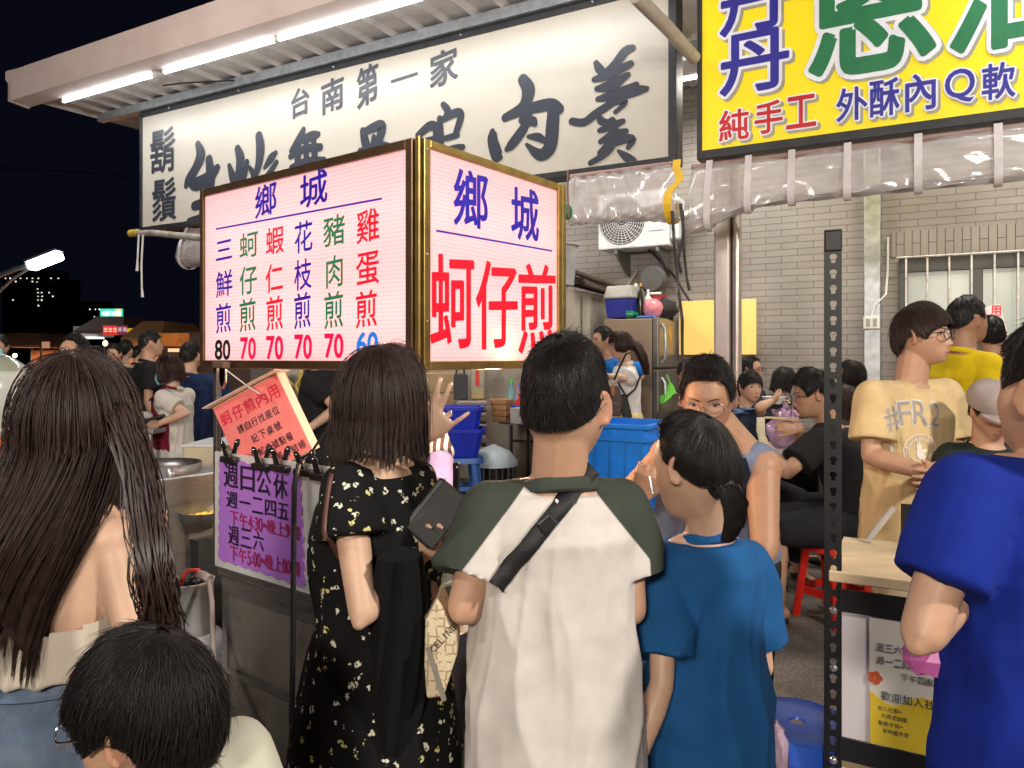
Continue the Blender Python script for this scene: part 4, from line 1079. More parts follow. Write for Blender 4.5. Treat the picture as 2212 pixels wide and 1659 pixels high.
ac = thing('air_conditioner', 'white air conditioner outdoor unit mounted on the tiled wall', 'air conditioner', Fp(-1, VW + .3, 2.4))
v0 = VW + .42; q0, z0_ = uv(1292, 548, v0); q1, _ = uv(1440, 530, v0); z0_ = 2.64
MB().fbox(q0, q1 + .02, VW + .1, v0, z0_, z0_ + .58).build('casing', mat('ac_white', (.68, .70, .74), .4, dirt=(.55, .55, .56)), ac, bevel=.012)
MB().fbox(q1 + .02, q1 + .11, VW + .14, v0 - .05, z0_ + .06, z0_ + .5).build('side_cover', MATS['ac_white'], ac, bevel=.02)
cgx = q0 + .27; gm = MB()
for i in range(9): gm.tube([Fp(cgx + (.03 + .026 * i) * math.cos(a), v0 + .006, z0_ + .29 + (.03 + .026 * i) * math.sin(a)) for a in [2 * math.pi * q / 28 for q in range(29)]], .0035, 5)
for i in range(28):
    a = 2 * math.pi * i / 28; gm.tube([Fp(cgx + .05 * math.cos(a), v0 + .008, z0_ + .29 + .05 * math.sin(a)), Fp(cgx + .25 * math.cos(a + .25), v0 + .008, z0_ + .29 + .25 * math.sin(a + .25))], .003, 5)
gm.build('fan_grille', mat('ac_grille', (.6, .61, .63), .4), ac)
MB().lathe(Fp(cgx, v0 + .001, z0_ + .29), [(0, 0), (.25, 0), (.25, .002), (0, .002)], 32, (E, UP, N)).build('fan_opening', mat('dark_hole', (.04, .045, .05), .6), ac)
MB().fbox(q0 + .56, q1 - .03, v0, v0 + .006, z0_ + .16, z0_ + .52).build('front_panel', MATS['ac_white'], ac, bevel=.004)
for u in (q0 + .2, q1 - .1):
    o_ = Fp(u, VW, z0_ - .01)
    MB().poly([(0, 0), (.42, 0), (.42, -.04), (.04, -.24), (0, -.24)], o_, N, UP, .03).build('bracket', mat('bracket_steel', (.16, .16, .165), .5), ac)
MB().tube([Fp(q0 + .5, VW + .25, z0_), Fp(q0 + .7, VW + .06, z0_ - .25), Fp(q1 + .25, VW + .03, z0_ - .75), Fp(q1 + .5, VW + .03, z0_ - .98)], .012, 6).build('drain_hose', BLACKP, ac, True)
MB().tube([Fp(q0 + .3, VW + .04, z0_ - .2), Fp(q0 + .1, VW + .03, z0_ - .5), Fp(q0 - .1, VW + .03, z0_ - .62)], .016, 6).build('pipe', mat('pale_hose', (.5, .47, .42), .6), ac, True)
MB().tube([Fp(q1 + .08, v0 - .15, z0_ + .3), Fp(q1 + .3, VW + .15, z0_ + .42), Fp(q1 + .5, VW + .05, z0_ + .6)], .03, 10).build('pipe', WHITEP, ac, True)

# bar with cords, left of the menu sign
pb = thing('bamboo_pole', 'taped bamboo pole sticking out under the cream signboard with cords', 'pole', hit(420, 510, S0 + N * .1, N))
pp_ = [hit(x, y, S0 + N * .1, N) for x, y in ((283, 504), (330, 503), (380, 508), (470, 517))]
MB().tube(pp_, [.03, .035, .035, .04], 10).build('pole', mat('weathered_bamboo', (.30, .27, .23), .6, var=.3), pb, True)
MB().tube([pp_[0] - E * .01, pp_[0] + E * .12], .04, 10).build('tape', mat('yellow_tape', (.55, .38, .05), .5), pb, True)
for x, ys in ((298, (505, 560, 585)), (307, (505, 570, 620, 642))):
    MB().tube([hit(x + 2 * math.sin(y * .04), y, S0 + N * .12, N) for y in ys], [.010] * (len(ys) - 1) + [.016], 7).build('cord', mat('white_cord', (.6, .57, .53), .7), pb, True)
# ------------------------------------------------------------------ the oyster omelette stall
SA = V((-.80, .60, 0)); SB = V((.60, .80, 0)); SNa = -SB; SNb = -SA     # along the front, into the stall; outward normals
C0 = V((-.2613, 2.077, 0))
def St(a, b, z): return C0 + SA * a + SB * b + UP * z
def sbox(mb, a0, a1, b0, b1, z0, z1): return mb.box(St((a0 + a1) / 2, (b0 + b1) / 2, (z0 + z1) / 2), abs(a1 - a0), abs(b1 - b0), abs(z1 - z0), (SA, SB, UP))


def ribbed(name, col, emit):
    m = mat(name, col, .35, var=.03, emit=emit, ecol=(1, .70, .72), vscale=3)
    nt = m.node_tree; n = nt.nodes; l = nt.links; b = n['Principled BSDF']
    tc = n.new('ShaderNodeTexCoord'); wv = n.new('ShaderNodeTexWave'); wv.bands_direction = 'Z'; wv.inputs['Scale'].default_value = 26; l.new(tc.outputs['Object'], wv.inputs[0])
    bp = n.new('ShaderNodeBump'); bp.inputs['Strength'].default_value = .25; bp.inputs['Distance'].default_value = .003; l.new(wv.outputs[0], bp.inputs['Height']); l.new(bp.outputs[0], b.inputs['Normal'])
    r = n.new('ShaderNodeValToRGB'); r.color_ramp.elements[0].color = (.80, .43, .45, 1); r.color_ramp.elements[1].color = (1, .70, .71, 1); r.color_ramp.elements[0].position = .0; r.color_ramp.elements[1].position = .35; l.new(wv.outputs[0], r.inputs[0]); l.new(r.outputs[0], b.inputs['Emission Color'])
    tr_ = n.new('ShaderNodeBsdfTranslucent'); tr_.inputs[0].default_value = (1, .74, .75, 1); mxs = n.new('ShaderNodeMixShader'); mxs.inputs[0].default_value = .5
    l.new(b.outputs[0], mxs.inputs[1]); l.new(tr_.outputs[0], mxs.inputs[2]); l.new(mxs.outputs[0], n['Material Output'].inputs[0])
    return m


MATS['iron_pan'] = mat('iron_pan', (.05, .05, .05), .4, .6)
GOLD = mat('gold_anodised_frame', (.40, .27, .09), .38, .85, var=.15, vscale=20, dirt=(.20, .14, .06), dscale=8)
BRONZE = mat('brown_anodised_frame', (.17, .10, .05), .4, .8, var=.15, vscale=20)
ms = thing('menu_sign', 'pink backlit two-sided menu sign with gold frame above the stall', 'sign', St(.4, .3, 1.45))
SZ0, SZ1 = 1.462, 2.12; LA, LB = 1.12, .74
PANL = ribbed('backlit_pink_panel', (.42, .29, .30), .78)
pa = sbox(MB(), .05, LA - .022, .006, .012, SZ0 + .025, SZ1 - .025).build('panel', PANL, ms)
pb_ = sbox(MB(), .006, .012, .045, LB - .03, SZ0 + .025, SZ1 - .025).build('panel', PANL, ms)
fm = MB()
for a, b, c, d in ((.024, .05, SZ0, SZ1), (LA - .022, LA, SZ0, SZ1), (.05, LA - .022, SZ0, SZ0 + .026), (.05, LA - .022, SZ1 - .026, SZ1)): sbox(fm, a, b, -.004, .04, c, d)
fm.build('front_frame', BRONZE, ms, bevel=.002)
fm = MB()
for a, b, c, d in ((.018, .044, SZ0, SZ1), (LB - .03, LB - .008, SZ0, SZ1), (.044, LB - .03, SZ0, SZ0 + .026), (.044, LB - .03, SZ1 - .022, SZ1)): sbox(fm, -.004, .04, a, b, c, d)
fm.build('side_frame', GOLD, ms, bevel=.002)
sbox(MB(), .0, .016, .0, .010, SZ0 - .01, SZ1 + .004).build('corner_post', GOLD, ms, bevel=.002)
sbox(MB(), .0, .022, LB + .002, LB + .024, .78, SZ1 + .004).build('corner_post', GOLD, ms, bevel=.002)
sbox(MB(), LA - .03, LA - .008, .045, .067, .78, SZ0).build('corner_post', STEEL, ms, bevel=.002)
sbox(MB(), .045, LA - .01, .045, LB, SZ1 - .02, SZ1 - .008).build('roof', WHITEM, ms)
sbox(MB(), .04, LA, .05, .09, SZ0 - .004, SZ0 + .01).build('bottom_strip', mat('white_strip', (.7, .6, .58), .5), ms)
sc_ = MB()
for z in (SZ0 + .14, SZ1 - .03, SZ0 + .33): sc_.ell(St(-.003, .03, z), .004, .004, .004)
for z in (SZ0 + .2, SZ1 - .03): sc_.ell(St(.01, LB + .0, z), .004, .004, .004)
sc_.build('screw', GALV, ms, True)
SBLU = mat('sign_blue', (.02, .01, .35), .4, emit=.28); SRED = mat('sign_red', (.75, .004, .02), .4, emit=.55); SGRN = mat('sign_green', (.01, .20, .08), .4, emit=.25); SBLK = mat('sign_black', (.012, .012, .015), .4); SCYA = mat('sign_cyan', (.01, .18, .62), .4, emit=.5); SMAG = mat('sign_crimson', (.78, .003, .06), .4, emit=.6)
KM = {'b': SBLU, 'r': SRED, 'g': SGRN, 'k': SBLK, 'c': SCYA, 'm': SMAG}
bl = Board(St(0, .006, 0), SNa, -SA, .002)
for ch, bx in (('鄉', (553, 398, 598, 466)), ('城', (650, 372, 708, 444))): bl.glyph(ch, bx, 'b', .014, .10)
bl.line((467, 495), (826, 429), .006, 'b')
cols = [('三鮮煎', 'b', ((468, 520, 502, 560), (468, 585, 503, 640), (468, 655, 500, 718)), '80', 'k', (466, 735, 498, 776)),
        ('蚵仔煎', 'g', ((519, 502, 558, 556), (519, 575, 556, 635), (519, 645, 553, 715)), '70', 'm', (521, 730, 553, 775)),
        ('蝦仁煎', 'r', ((576, 490, 614, 548), (575, 570, 612, 630), (577, 640, 612, 712)), '70', 'm', (577, 727, 612, 775)),
        ('花枝煎', 'b', ((638, 478, 676, 544), (637, 560, 674, 625), (637, 632, 672, 708)), '70', 'm', (638, 724, 674, 774)),
        ('豬肉煎', 'g', ((700, 465, 746, 530), (706, 552, 741, 620), (702, 630, 742, 708)), '70', 'm', (703, 722, 742, 772)),
        ('雞蛋煎', 'r', ((772, 452, 820, 522), (771, 545, 820, 615), (770, 628, 815, 706)), '60', 'c', (772, 718, 817, 768))]
for t, key, bxs, num, nk, nb in cols:
    for ch, bx in zip(t, bxs): bl.glyph(ch, bx, key, .010, .06)
    w_ = (nb[2] - nb[0]) / 2 - 1
    bl.glyph(num[0], (nb[0], nb[1], nb[0] + w_, nb[3]), nk, .035); bl.glyph(num[1], (nb[2] - w_, nb[1], nb[2], nb[3]), nk, .035)
bl.flush(pa, KM)
br_ = Board(St(.006, 0, 0), SNb, SB, .002)
br_.glyph('鄉', (980, 370, 1052, 490), 'b', .018, .05); br_.glyph('城', (1104, 408, 1162, 518), 'b', .018, .05)
br_.line((941, 498), (1192, 542), .006, 'b')
for ch, bx in (('蚵', (930, 552, 1022, 752)), ('仔', (1028, 566, 1116, 750)), ('煎', (1120, 572, 1198, 758))): br_.glyph(ch, bx, 'r', .013, .05)
br_.flush(pb_, KM)

for z in (SZ0 + .17, SZ0 + .46):               # the tubes inside the box
    for c, t_, ln, rz in ((St(.56, .13, z), St(.56, 0, z), 1.0, SA), (St(.13, .40, z), St(0, .40, z), .62, SB)):
        o = area(c, t_, ln, .03, 3.2 * ln, (1, .86, .84)); zz_ = (c - t_).normalized(); o.rotation_euler = Matrix((rz, zz_.cross(rz), zz_)).transposed().to_euler()
# warm bulb inside the stall
lb = thing('bulb', 'warm bulb hanging inside the stall behind the pink menu sign', 'lamp', St(.06, .40, 1.478))
MB().lathe(St(.06, .40, 1.478), [(0, 0), (.03, .01), (.045, .05), (.03, .09), (.018, .11), (0, .11)], 20).build('glass', mat('bulb_glow', (1, .8, .5), .4, emit=25, ecol=(1, .62, .30), var=0), lb, True)
MB().tube([St(.06, .40, 1.588), St(.06, .40, 1.64), St(.06, .40, 1.645), St(.06, .40, 2.10)], [.018, .018, .005, .005], 10).build('socket', BLACKP, lb, True)
pl_ = bpy.data.lights.new('bulb_light', 'POINT'); pl_.energy = 48; pl_.color = (1, .66, .38); pl_.shadow_soft_size = .06
po = bpy.data.objects.new('bulb_light', pl_); COL.objects.link(po); po.location = St(.06, .40, 1.468)

# cart
ct = thing('food_cart', 'stainless steel food cart under the pink menu sign', 'cart', St(.35, .3, 0))
CA0, CA1, CB0, CB1, CZ = -.197, .885, -.075, .78, .78
DSTEEL = mat('brushed_dark_steel', (.40, .365, .33), .42, .75, var=.15, vscale=4, dirt=(.10, .085, .07), dscale=3, bump=.05, bscale=30)
sbox(MB(), CA0, CA1, CB0, CB1, CZ - .028, CZ).build('counter', STEEL, ct, bevel=.004)
sbox(MB(), CA0 + .01, CA1 - .01, CB0 + .012, CB1 - .01, .12, CZ - .03).build('cabinet', DSTEEL, ct, bevel=.004)
fp = MB()
sbox(fp, CA0 + .015, CA1 - .02, CB0 + .002, CB0 + .012, CZ - .09, CZ - .03)
for a in (CA0 + .02, CA1 - .05): sbox(fp, a, a + .03, CB0 + .004, CB0 + .011, .14, CZ - .09)
sbox(fp, CA0 + .05, CA1 - .05, CB0 + .004, CB0 + .011, .14, .20); sbox(fp, CA0 + .05, CA1 - .05, CB0 + .004, CB0 + .010, .42, .44)
fp.build('front_rail', STEEL, ct, bevel=.002)
dr = sbox(MB(), CA0 + .001, CA0 + .008, .06, .62, .16, CZ - .07).build('door', STEEL, ct, bevel=.004)
MB().tube([St(CA0 - .02, .0, .50), St(CA0 - .02, .0, .70)], .018, 14).build('handle', mat('dark_chrome', (.12, .11, .11), .22, .9), dr, True)
for a in (CA0 + .1, CA1 - .1):
    for b in (.02, .65): MB().lathe(St(a, b, .06) - SA * .02, [(0, 0), (.055, 0), (.06, .01), (.06, .03), (.055, .04), (0, .04)], 18, (SB, UP, SA)).build('wheel', BLACKP, ct, True)
# splash sheet with clips and the purple notice
sh = thing('splash_sheet', 'clear acrylic splash sheet standing on the cart front', 'sheet', St(.4, CB0, CZ))
sbox(MB(), .02, .895, CB0 - .004, CB0 + .002, CZ + .001, 1.175).build('acrylic', mat('milky_acrylic', (.74, .74, .72), .12, var=.05, alpha=.62, spec=.7), sh)
sbox(MB(), .02, .86, CB0 + .02, CB0 + .028, CZ + .002, CZ + .05).build('green_strip', mat('green_tape', (.16, .55, .14), .5), sh)
pn = thing('notice', 'purple scalloped paper notice with opening days clipped on the cart front', 'notice', St(.62, CB0 - .01, CZ))
bp_ = Board(St(0, CB0 - .008, 0), SNa, -SA, .004)
cn = [bp_.ab(x, y) for x, y in ((474, 987), (648, 1024), (660, 1268), (472, 1208))]
ol = []
def bil(u, v): p = [cn[0][k] * (1 - u) * (1 - v) + cn[1][k] * u * (1 - v) + cn[2][k] * u * v + cn[3][k] * (1 - u) * v for k in (0, 1)]; return p
cen = bil(.5, .5)
for (u0, v0), (u1, v1), n_ in (((0, 0), (0, 1), 8), ((0, 1), (1, 1), 8), ((1, 1), (1, 0), 8), ((1, 0), (0, 0), 8)):
    for i in range(n_ * 6):
        t = i / (n_ * 6); p = bil(u0 + (u1 - u0) * t, v0 + (v1 - v0) * t); k = 1 + .040 * (abs(math.sin(t * n_ * math.pi)) - .6); ol.append((cen[0] + (p[0] - cen[0]) * k, cen[1] + (p[1] - cen[1]) * k))
po_ = MB().poly(ol, bp_.pt(0, 0, -.004), bp_.ex, bp_.ey, .002).build('paper', mat('purple_paper', (.42, .17, .62), .6, var=.05), pn)
MARK = mat('marker_black', (.02, .015, .03), .5); MARKR = mat('marker_red', (.42, .02, .10), .5)
rows_ = [('週日公休', (484, 1000, 626, 1052), 36, 'k', .010), ('週一二四五', (490, 1062, 628, 1096), 26, 'k', .010), ('下午4:30~晚上9:00', (498, 1104, 650, 1134), 12, 'r', .012), ('週三六', (494, 1136, 574, 1176), 24, 'k', .010), ('下午5:00~晚上00:00', (498, 1180, 650, 1212), 11, 'r', .012)]
slope = (1024 - 987) / 174
for t, (x0, y0, x1, y1), w_, key, bo_ in rows_:
    ws = [.45 if c in '0123456789~' else .22 if c == ':' else 1 for c in t]; tot = sum(ws); x = x0
    for c, k in zip(t, ws):
        cw = (x1 - x0) * k / tot; yo = (x - x0) * slope * 1.05
        hh = y1 - y0
        if c == ':': bp_.glyph(c, (x + cw * .2, y0 + yo + hh * .3, x + cw * .8, y1 + yo - hh * .2), key, bo_)
        else: bp_.glyph(c, (x + cw * .06, y0 + yo, x + cw * .90, y1 + yo), key, bo_ if key == 'k' else bo_)
        x += cw
bp_.flush(po_, {'k': MARK, 'r': MARKR}, 'lettering')
for i, (x, y) in enumerate(((497, 985), (566, 1000), (606, 1003), (658, 1012), (694, 1022))):
    p = hit(x, y, St(0, CB0 - .012, 0), SNa); q = thing('bulldog_clip', ['black bulldog clip at the left end of the splash sheet', 'black bulldog clip under the tilted red box, second from the left', 'black bulldog clip on the splash sheet beside the second clip', 'black bulldog clip where the black cable crosses the splash sheet', 'black bulldog clip on the splash sheet beside the dotted black dress'][i], 'clip', p)
    MB().box(p - UP * .012, .085, .03, .022, (SA, SB, UP)).build('jaw', BLACKP, q, bevel=.006)
    for sg in (-1, 1):
        ol_ = [(-.016, 0), (-.012, .03), (-.016, .045), (-.008, .058), (.008, .058), (.016, .045), (.012, .03), (.016, 0)]
        MB().poly(ol_, p + SB * (.012 * sg), SA, (UP + SB * (.35 * sg)).normalized(), .004).build('grip', BLACKP, q, bevel=.001)
        MB().ell(p + SB * (.012 * sg) + (UP + SB * (.35 * sg)).normalized() * .048 - SB * .003, .005, .005, .005).build('rivet', mat('chrome', (.6, .6, .6), .15, 1), q, True)

# tilted red carton
rb = thing('carton', 'tilted carton faced with red paper hanging by a string from the menu sign', 'box', W(570, 1000, 2.45))
TL, TR, BR_, BL = [W(x, y, d) for x, y, d in ((458, 881, 2.74), (599, 807, 2.68), (687, 968, 2.66), (546, 1042, 2.72))]
ex_ = ((TR - TL) + (BR_ - BL)).normalized(); dn = ((BL - TL) + (BR_ - TR)).normalized(); dn = (dn - ex_ * dn.dot(ex_)).normalized(); nn_ = ex_.cross(-dn).normalized()
wR, hR = (TR - TL).length, (BR_ - TR).length; dp = .055
cR = TL + ex_ * wR / 2 + dn * hR / 2
CARD = mat('white_card', (.66, .58, .52), .7)
MB().box(cR - nn_ * dp / 2, wR, dp, hR, (ex_, nn_, dn)).build('carton_body', CARD, rb, bevel=.002)
MB().box(cR + nn_ * .002, wR - .006, .002, hR - .006, (ex_, nn_, dn)).build('red_paper', mat('red_paper', (.84, .20, .19), .55, var=.06, vscale=3, dirt=(.88, .30, .26), dscale=4), rb)
MB().box(TL + ex_ * wR / 2 - nn_ * (dp / 2 - .01) - dn * .003, wR + .03, dp + .05, .003, (ex_, (nn_ - dn * .12).normalized(), dn)).build('lid_flap', CARD, rb)
MB().box(TL + ex_ * wR * .48 - nn_ * .05 - dn * .006, .09, .022, .004, (ex_, nn_, dn)).build('hand_slot', mat('slot_dark', (.02, .015, .015), .8), rb)
bq = Board(TL + nn_ * .003, nn_, ex_, .0015)
for t, y, hh, x0, x1, key, bo_ in (('蚵仔煎內用', .045, .062, .05, .96, 'r', .016), ('請自行找座位', .135, .040, .20, .84, 'k', .008), ('記下桌號', .205, .040, .32, .78, 'k', .008), ('告知桌號點餐', .275, .040, .22, .86, 'k', .008), ('用完餐才結帳', .335, .040, .30, .97, 'k', .008)):
    n_ = len(t); st_ = (x1 - x0) * wR / n_
    for i, c in enumerate(t): a = x0 * wR + st_ * i; sc2 = hR / .40; bq.glyph_ab(c, a, -(y + hh) * sc2, a + st_ * .82, -y * sc2, key, bo_, .05)
bq.flush(rb, {'r': mat('marker_crimson', (.72, .02, .06), .5), 'k': MARK})
hk = thing('sign_clamp', 'silver clamp with string under the left end of the menu sign', 'clip', W(483, 800, 2.62))
MB().box(W(478, 788, 2.60), .07, .03, .022, (SA, SB, UP)).build('jaw', mat('brown_clip', (.12, .08, .05), .4), hk, bevel=.004)
MB().poly([(-.02, 0), (-.018, -.05), (0, -.075), (.018, -.05), (.02, 0)], W(482, 795, 2.60), -SA, UP, .01).build('grip', mat('chrome', (.6, .6, .6), .15, 1), hk, bevel=.003)
MB().tube([W(490, 800, 2.6), W(540, 838, 2.52), W(560, 850, 2.5)], .0025, 5).build('string', mat('white_cord', (.6, .57, .53), .7), hk)

# cables in front of the cart
k1 = [W(770, 840, 2.2), W(738, 878, 2.25), W(700, 935, 2.27), W(668, 985, 2.28), W(645, 1005, 2.22), W(636, 1050, 2.20), W(634, 1200, 2.18), W(633, 1400, 2.14), W(630, 1550, 2.1), W(633, 1700, 2.05), W(640, 1830, 2.0)]
tag(MB().tube(k1, [.004] * 4 + [.008] * 7, 8).build('cable', BLACKP, None, True), 'thick black cable hanging down in front of the purple notice', 'cable')
k2 = [W(452, 1255, 2.55), W(458, 1300, 2.48), W(460, 1400, 2.35), W(470, 1480, 2.28), W(500, 1560, 2.2), W(530, 1640, 2.1), W(556, 1700, 2.05)]
tag(MB().tube(k2, .008, 8).build('gas_hose', mat('grey_rubber', (.34, .27, .25), .6), None, True), 'grey gas hose running from the gas cylinder down to the ground', 'hose')

# gas cylinder
gp = W(410, 1250, 2.66); gx, gy = gp.x, gp.y; gc = thing('gas_cylinder', 'small grey gas cylinder with red lettering beside the cart', 'gas cylinder', (gx, gy, 0))
MB().lathe((gx, gy, 0), [(0, .02), (.11, .02), (.13, .06), (.137, .10), (.137, .40), (.13, .46), (.105, .505), (.06, .53), (0, .535)], 36).build('tank', mat('cylinder_paint', (.45, .45, .47), .35, .2, var=.15, dirt=(.25, .22, .2), dscale=6), gc, True)
cl_ = []
for a in [math.radians(-160 + 8 * i) for i in range(36)]: cl_.append(a)
MB().sheet([[V((gx + r * math.cos(a - 1.0), gy + r * math.sin(a - 1.0), z)) for a in cl_] for r, z in ((.088, .50), (.080, .54), (.078, .69), (.083, .70))]).build('collar', mat('collar_paint', (.40, .39, .38), .4, .3, dirt=(.25, .22, .2)), gc, True, solid=.004)
vm = MB(); vm.tube([V((gx, gy, .53)), V((gx, gy, .66))], .016, 10); vm.tube([V((gx, gy, .64)), V((gx + .05, gy - .02, .67))], .012, 8); vm.ell((gx + .03, gy - .02, .70), .025, .025, .02); vm.ell((gx - .02, gy, .69), .03, .03, .012); vm.build('valve', mat('dark_brass', (.03, .03, .035), .35, .5), gc, True)
MB().tube([W(390, 1262, 2.55), W(398, 1240, 2.55), W(408, 1232, 2.55), W(430, 1232, 2.58)], .008, 7).build('red_hose', mat('red_rubber', (.55, .05, .03), .5), gc, True)
MB().tube([W(362, 1230, 2.55), W(380, 1250, 2.5), W(388, 1280, 2.5), W(375, 1330, 2.48), W(362, 1352, 2.5)], .006, 7).build('wire', BLACKP, gc, True)
MB().tube([W(452, 1250, 2.55), W(440, 1242, 2.56), W(428, 1240, 2.58)], .014, 9).build('coupling', mat('pale_coupling', (.5, .4, .38), .5), gc, True)
lt = MB()
def on_cyl(ch, px0, px1, z0, z1, R, m):
    vs, fs = glyph_mesh(ch); mn, mx = vs.min(0), vs.max(0); u = (vs - mn) / np.maximum(mx - mn, 1e-6); out = []
    for a, b in u:
        px = px0 + (px1 - px0) * (a + .15 * (b - .5)); z = z0 + (z1 - z0) * b; d = ray(px, 1300); d.z = 0; d.normalize(); o = V((0, 0, 0)); c = V((gx, gy, 0)); rr = R
        q = c.dot(d); h2 = (c - d * q).length; t = q - math.sqrt(max(rr * rr - h2 * h2, 1e-5)); p = d * t; out.append(V((p.x, p.y, z)))
    m.add(out, fs)
for i, c in enumerate('TEL'): on_cyl(c, 400 + 13 * i, 411 + 13 * i, .465, .492, .128, lt)
on_cyl('≈', 362, 382, .462, .495, .128, lt); on_cyl('~', 384, 397, .462, .495, .128, lt)
lt.build('lettering', mat('faded_red', (.40, .03, .03), .5), gc)

# steel cooking stand with a curved wind guard, left of the cart
cs = thing('cooking_stand', 'dull steel cooking stand with a curved wind guard', 'stove', W(355, 1240, 2.95))
c_ = W(352, 1010, 3.05); c_.z = 0
MB().box(c_ + UP * .515, .40, .36, 1.03, (SA, SB, UP)).build('cabinet', STEEL, cs, bevel=.006)
gu = []
for z, r in ((.99, .16), (1.065, .165)): gu.append([c_ + UP * z - SB * .02 + (SA * math.cos(a) + SB * math.sin(a)) * r for a in [math.radians(q) for q in range(-20, 205, 9)]])
MB().sheet(gu).build('wind_guard', STEEL, cs, True, solid=.004)

# food and things on the counter
fd = thing('food_tray', 'small steel tray of yellow food left of the purple notice', 'tray', W(438, 1120, 3.0))
fc = W(440, 1108, 2.95); MB().lathe(fc - UP * .03, [(0, 0), (.07, 0), (.085, .04), (.09, .04), (.073, -.005), (0, -.005)], 28).build('tray', STEEL, fd, True)
fo = MB(); random.seed(5)
for i in range(40): a = random.random() * 6.28; r = random.random() ** .5 * .06; fo.ell(fc + V((r * math.cos(a), r * math.sin(a), -.02 + random.random() * .02)), .016, .013, .008, None, 8, 6)
fo.build('food', mat('egg_food', (.75, .55, .10), .4, var=.4, vscale=20), fd, True)
MB().box(W(442, 1125, 2.99) - UP * .37, .13, .13, .62, (SA, SB, UP)).build('stand', DARKM, fd)
ck = W(990, 1360, 2.02)


def cup(label, px, py, Y, r, h, m):
    p = W(px, py, Y); t = thing('steel_cup', label, 'cup', p)
    MB().lathe(p, [(0, .004), (r * .86, .004), (r, h), (r + .003, h + .003), (r + .003, h), (r * .89, 0), (0, 0)], 24).build('cup_body', m, t, True); return t


cup('steel cup standing on the cart corner beside the tote bag', 975, 1352, 2.03, .032, .10, STEEL)
cup('tall brushed steel container standing on the counter behind the hand', 950, 1310, 2.25, .045, .19, STEEL)
tr = thing('clear_tray', 'clear plastic tray of green and red bottles on the cart corner', 'tray', St(-.1, .12, CZ))
tc_ = St(-.085, .16, CZ); tm = MB()
for a0, a1, b0, b1 in ((-.07, .07, -.09, -.085), (-.07, .07, .085, .09), (-.07, -.065, -.085, .085), (.065, .07, -.085, .085)): tm.box(tc_ + SA * (a0 + a1) / 2 + SB * (b0 + b1) / 2 + UP * .035, a1 - a0, b1 - b0, .06, (SA, SB, UP))
tm.box(tc_ + UP * .006, .14, .18, .006, (SA, SB, UP)); tm.build('tray', mat('clear_tray_plastic', (.55, .62, .62), .12, var=0, alpha=.45, spec=.8), tr)
MB().lathe(tc_ + SB * -.06 - SA * .01 + UP * .035, [(0, 0), (.022, .004), (.024, .02), (.024, .075), (.012, .09), (.012, .11), (0, .11)], 18, (UP, SA, SB)).build('green_bottle', mat('green_label', (.12, .45, .10), .35), tr, True)
MB().lathe(tc_ + SB * -.06 - SA * .045 + UP * .035, [(0, 0), (.018, .004), (.02, .02), (.02, .06), (.010, .08), (.010, .095), (0, .095)], 18, (UP, SA, SB)).build('red_bottle', mat('red_label', (.60, .06, .07), .35), tr, True)
mb_ = thing('menu_sheet', 'pale pink menu sheet with a red stamp lying on the counter', 'menu', W(905, 1090, 2.15))
mo = W(905, 1090, 2.15); me_x = V((.95, -.3, 0)).normalized(); me_y = (UP * .75 + V((.25, .7, 0)) * .6).normalized(); mp_ = MB().box(mo, .13, .004, .17, (me_x, me_x.cross(-me_y) * -1, me_y)).build('paper', mat('pink_paper', (.62, .46, .48), .6), mb_)
bm_ = Board(mo - me_x.cross(me_y) * -.004 if 0 else mo + me_x.cross(me_y) * .004, me_x.cross(me_y), me_x, .001)
for i, c in enumerate('≡≡≡≡≡'): bm_.glyph_ab(c, -.055 + .02 * i, .03, -.038 + .02 * i, .048, 'r', .01)
for j in range(4): bm_.glyph_ab('一', -.055, .012 - .022 * j, .05, .02 - .022 * j, 'g', 0)
bm_.flush(mp_, {'r': mat('faded_red', (.40, .03, .03), .5), 'g': mat('faint_grey', (.4, .3, .32), .6)})
tg = thing('tongs', 'black handled steel tongs standing upright on the counter', 'tongs', W(985, 1180, 2.0)); p0, p1, p2 = W(982, 1180, 2.0), W(985, 1078, 2.0), W(986, 998, 2.0)
for dx in (-.007, .007): MB().tube([p0 + V((dx, 0, 0)), p1 + V((dx, 0, 0))], .005, 8, flat=.5).build('blade', mat('chrome', (.6, .6, .6), .15, 1), tg, True)
MB().box((p1 + p2) / 2, .018, .012, (p2 - p1).length).build('grip', BLACKP, tg, bevel=.004)
MB().ell(p2 - UP * .012 - V((0, .007, 0)), .0035, .003, .0035).build('rivet', MATS['chrome'], tg, True)
sdt = thing('side_table', 'small white topped side table behind the raglan and blue shirts', 'table', W(1400, 1180, 2.35)); tq = W(1410, 1190, 2.38)
MB().box(tq - UP * .015, .34, .34, .03, (SB, SA, UP)).build('table_top', WHITEP, sdt, bevel=.006)
for i in (-1, 1):
    for j in (-1, 1): p = tq + SB * (.14 * i) + SA * (.14 * j); MB().tube([p - UP * .03, V((p.x, p.y, 0))], .014, 8).build('leg', STEEL, sdt, True)
MB().box(tq - UP * .45, .30, .30, .02, (SB, SA, UP)).build('shelf', WHITEP, sdt)
pp2 = thing('paper_stack', 'stack of white paper sheets on the side table behind the blue shirt', 'paper', tq)
ps = MB()
for i in range(6): ps.box(tq + UP * (.004 + .005 * i) - SA * .03 + V((random.uniform(-.01, .01), 0, 0)), .12, .16, .004)
ps.build('sheets', mat('white_paper', (.72, .68, .70), .6), pp2)
pbg = MB().ell(tq + V((-.10, .0, -.33)), .09, .09, .11, None, 20, 12); v_ = np.array([tuple(p) for p in pbg.v]); v_ = v_ + RNG.normal(0, .006, v_.shape)
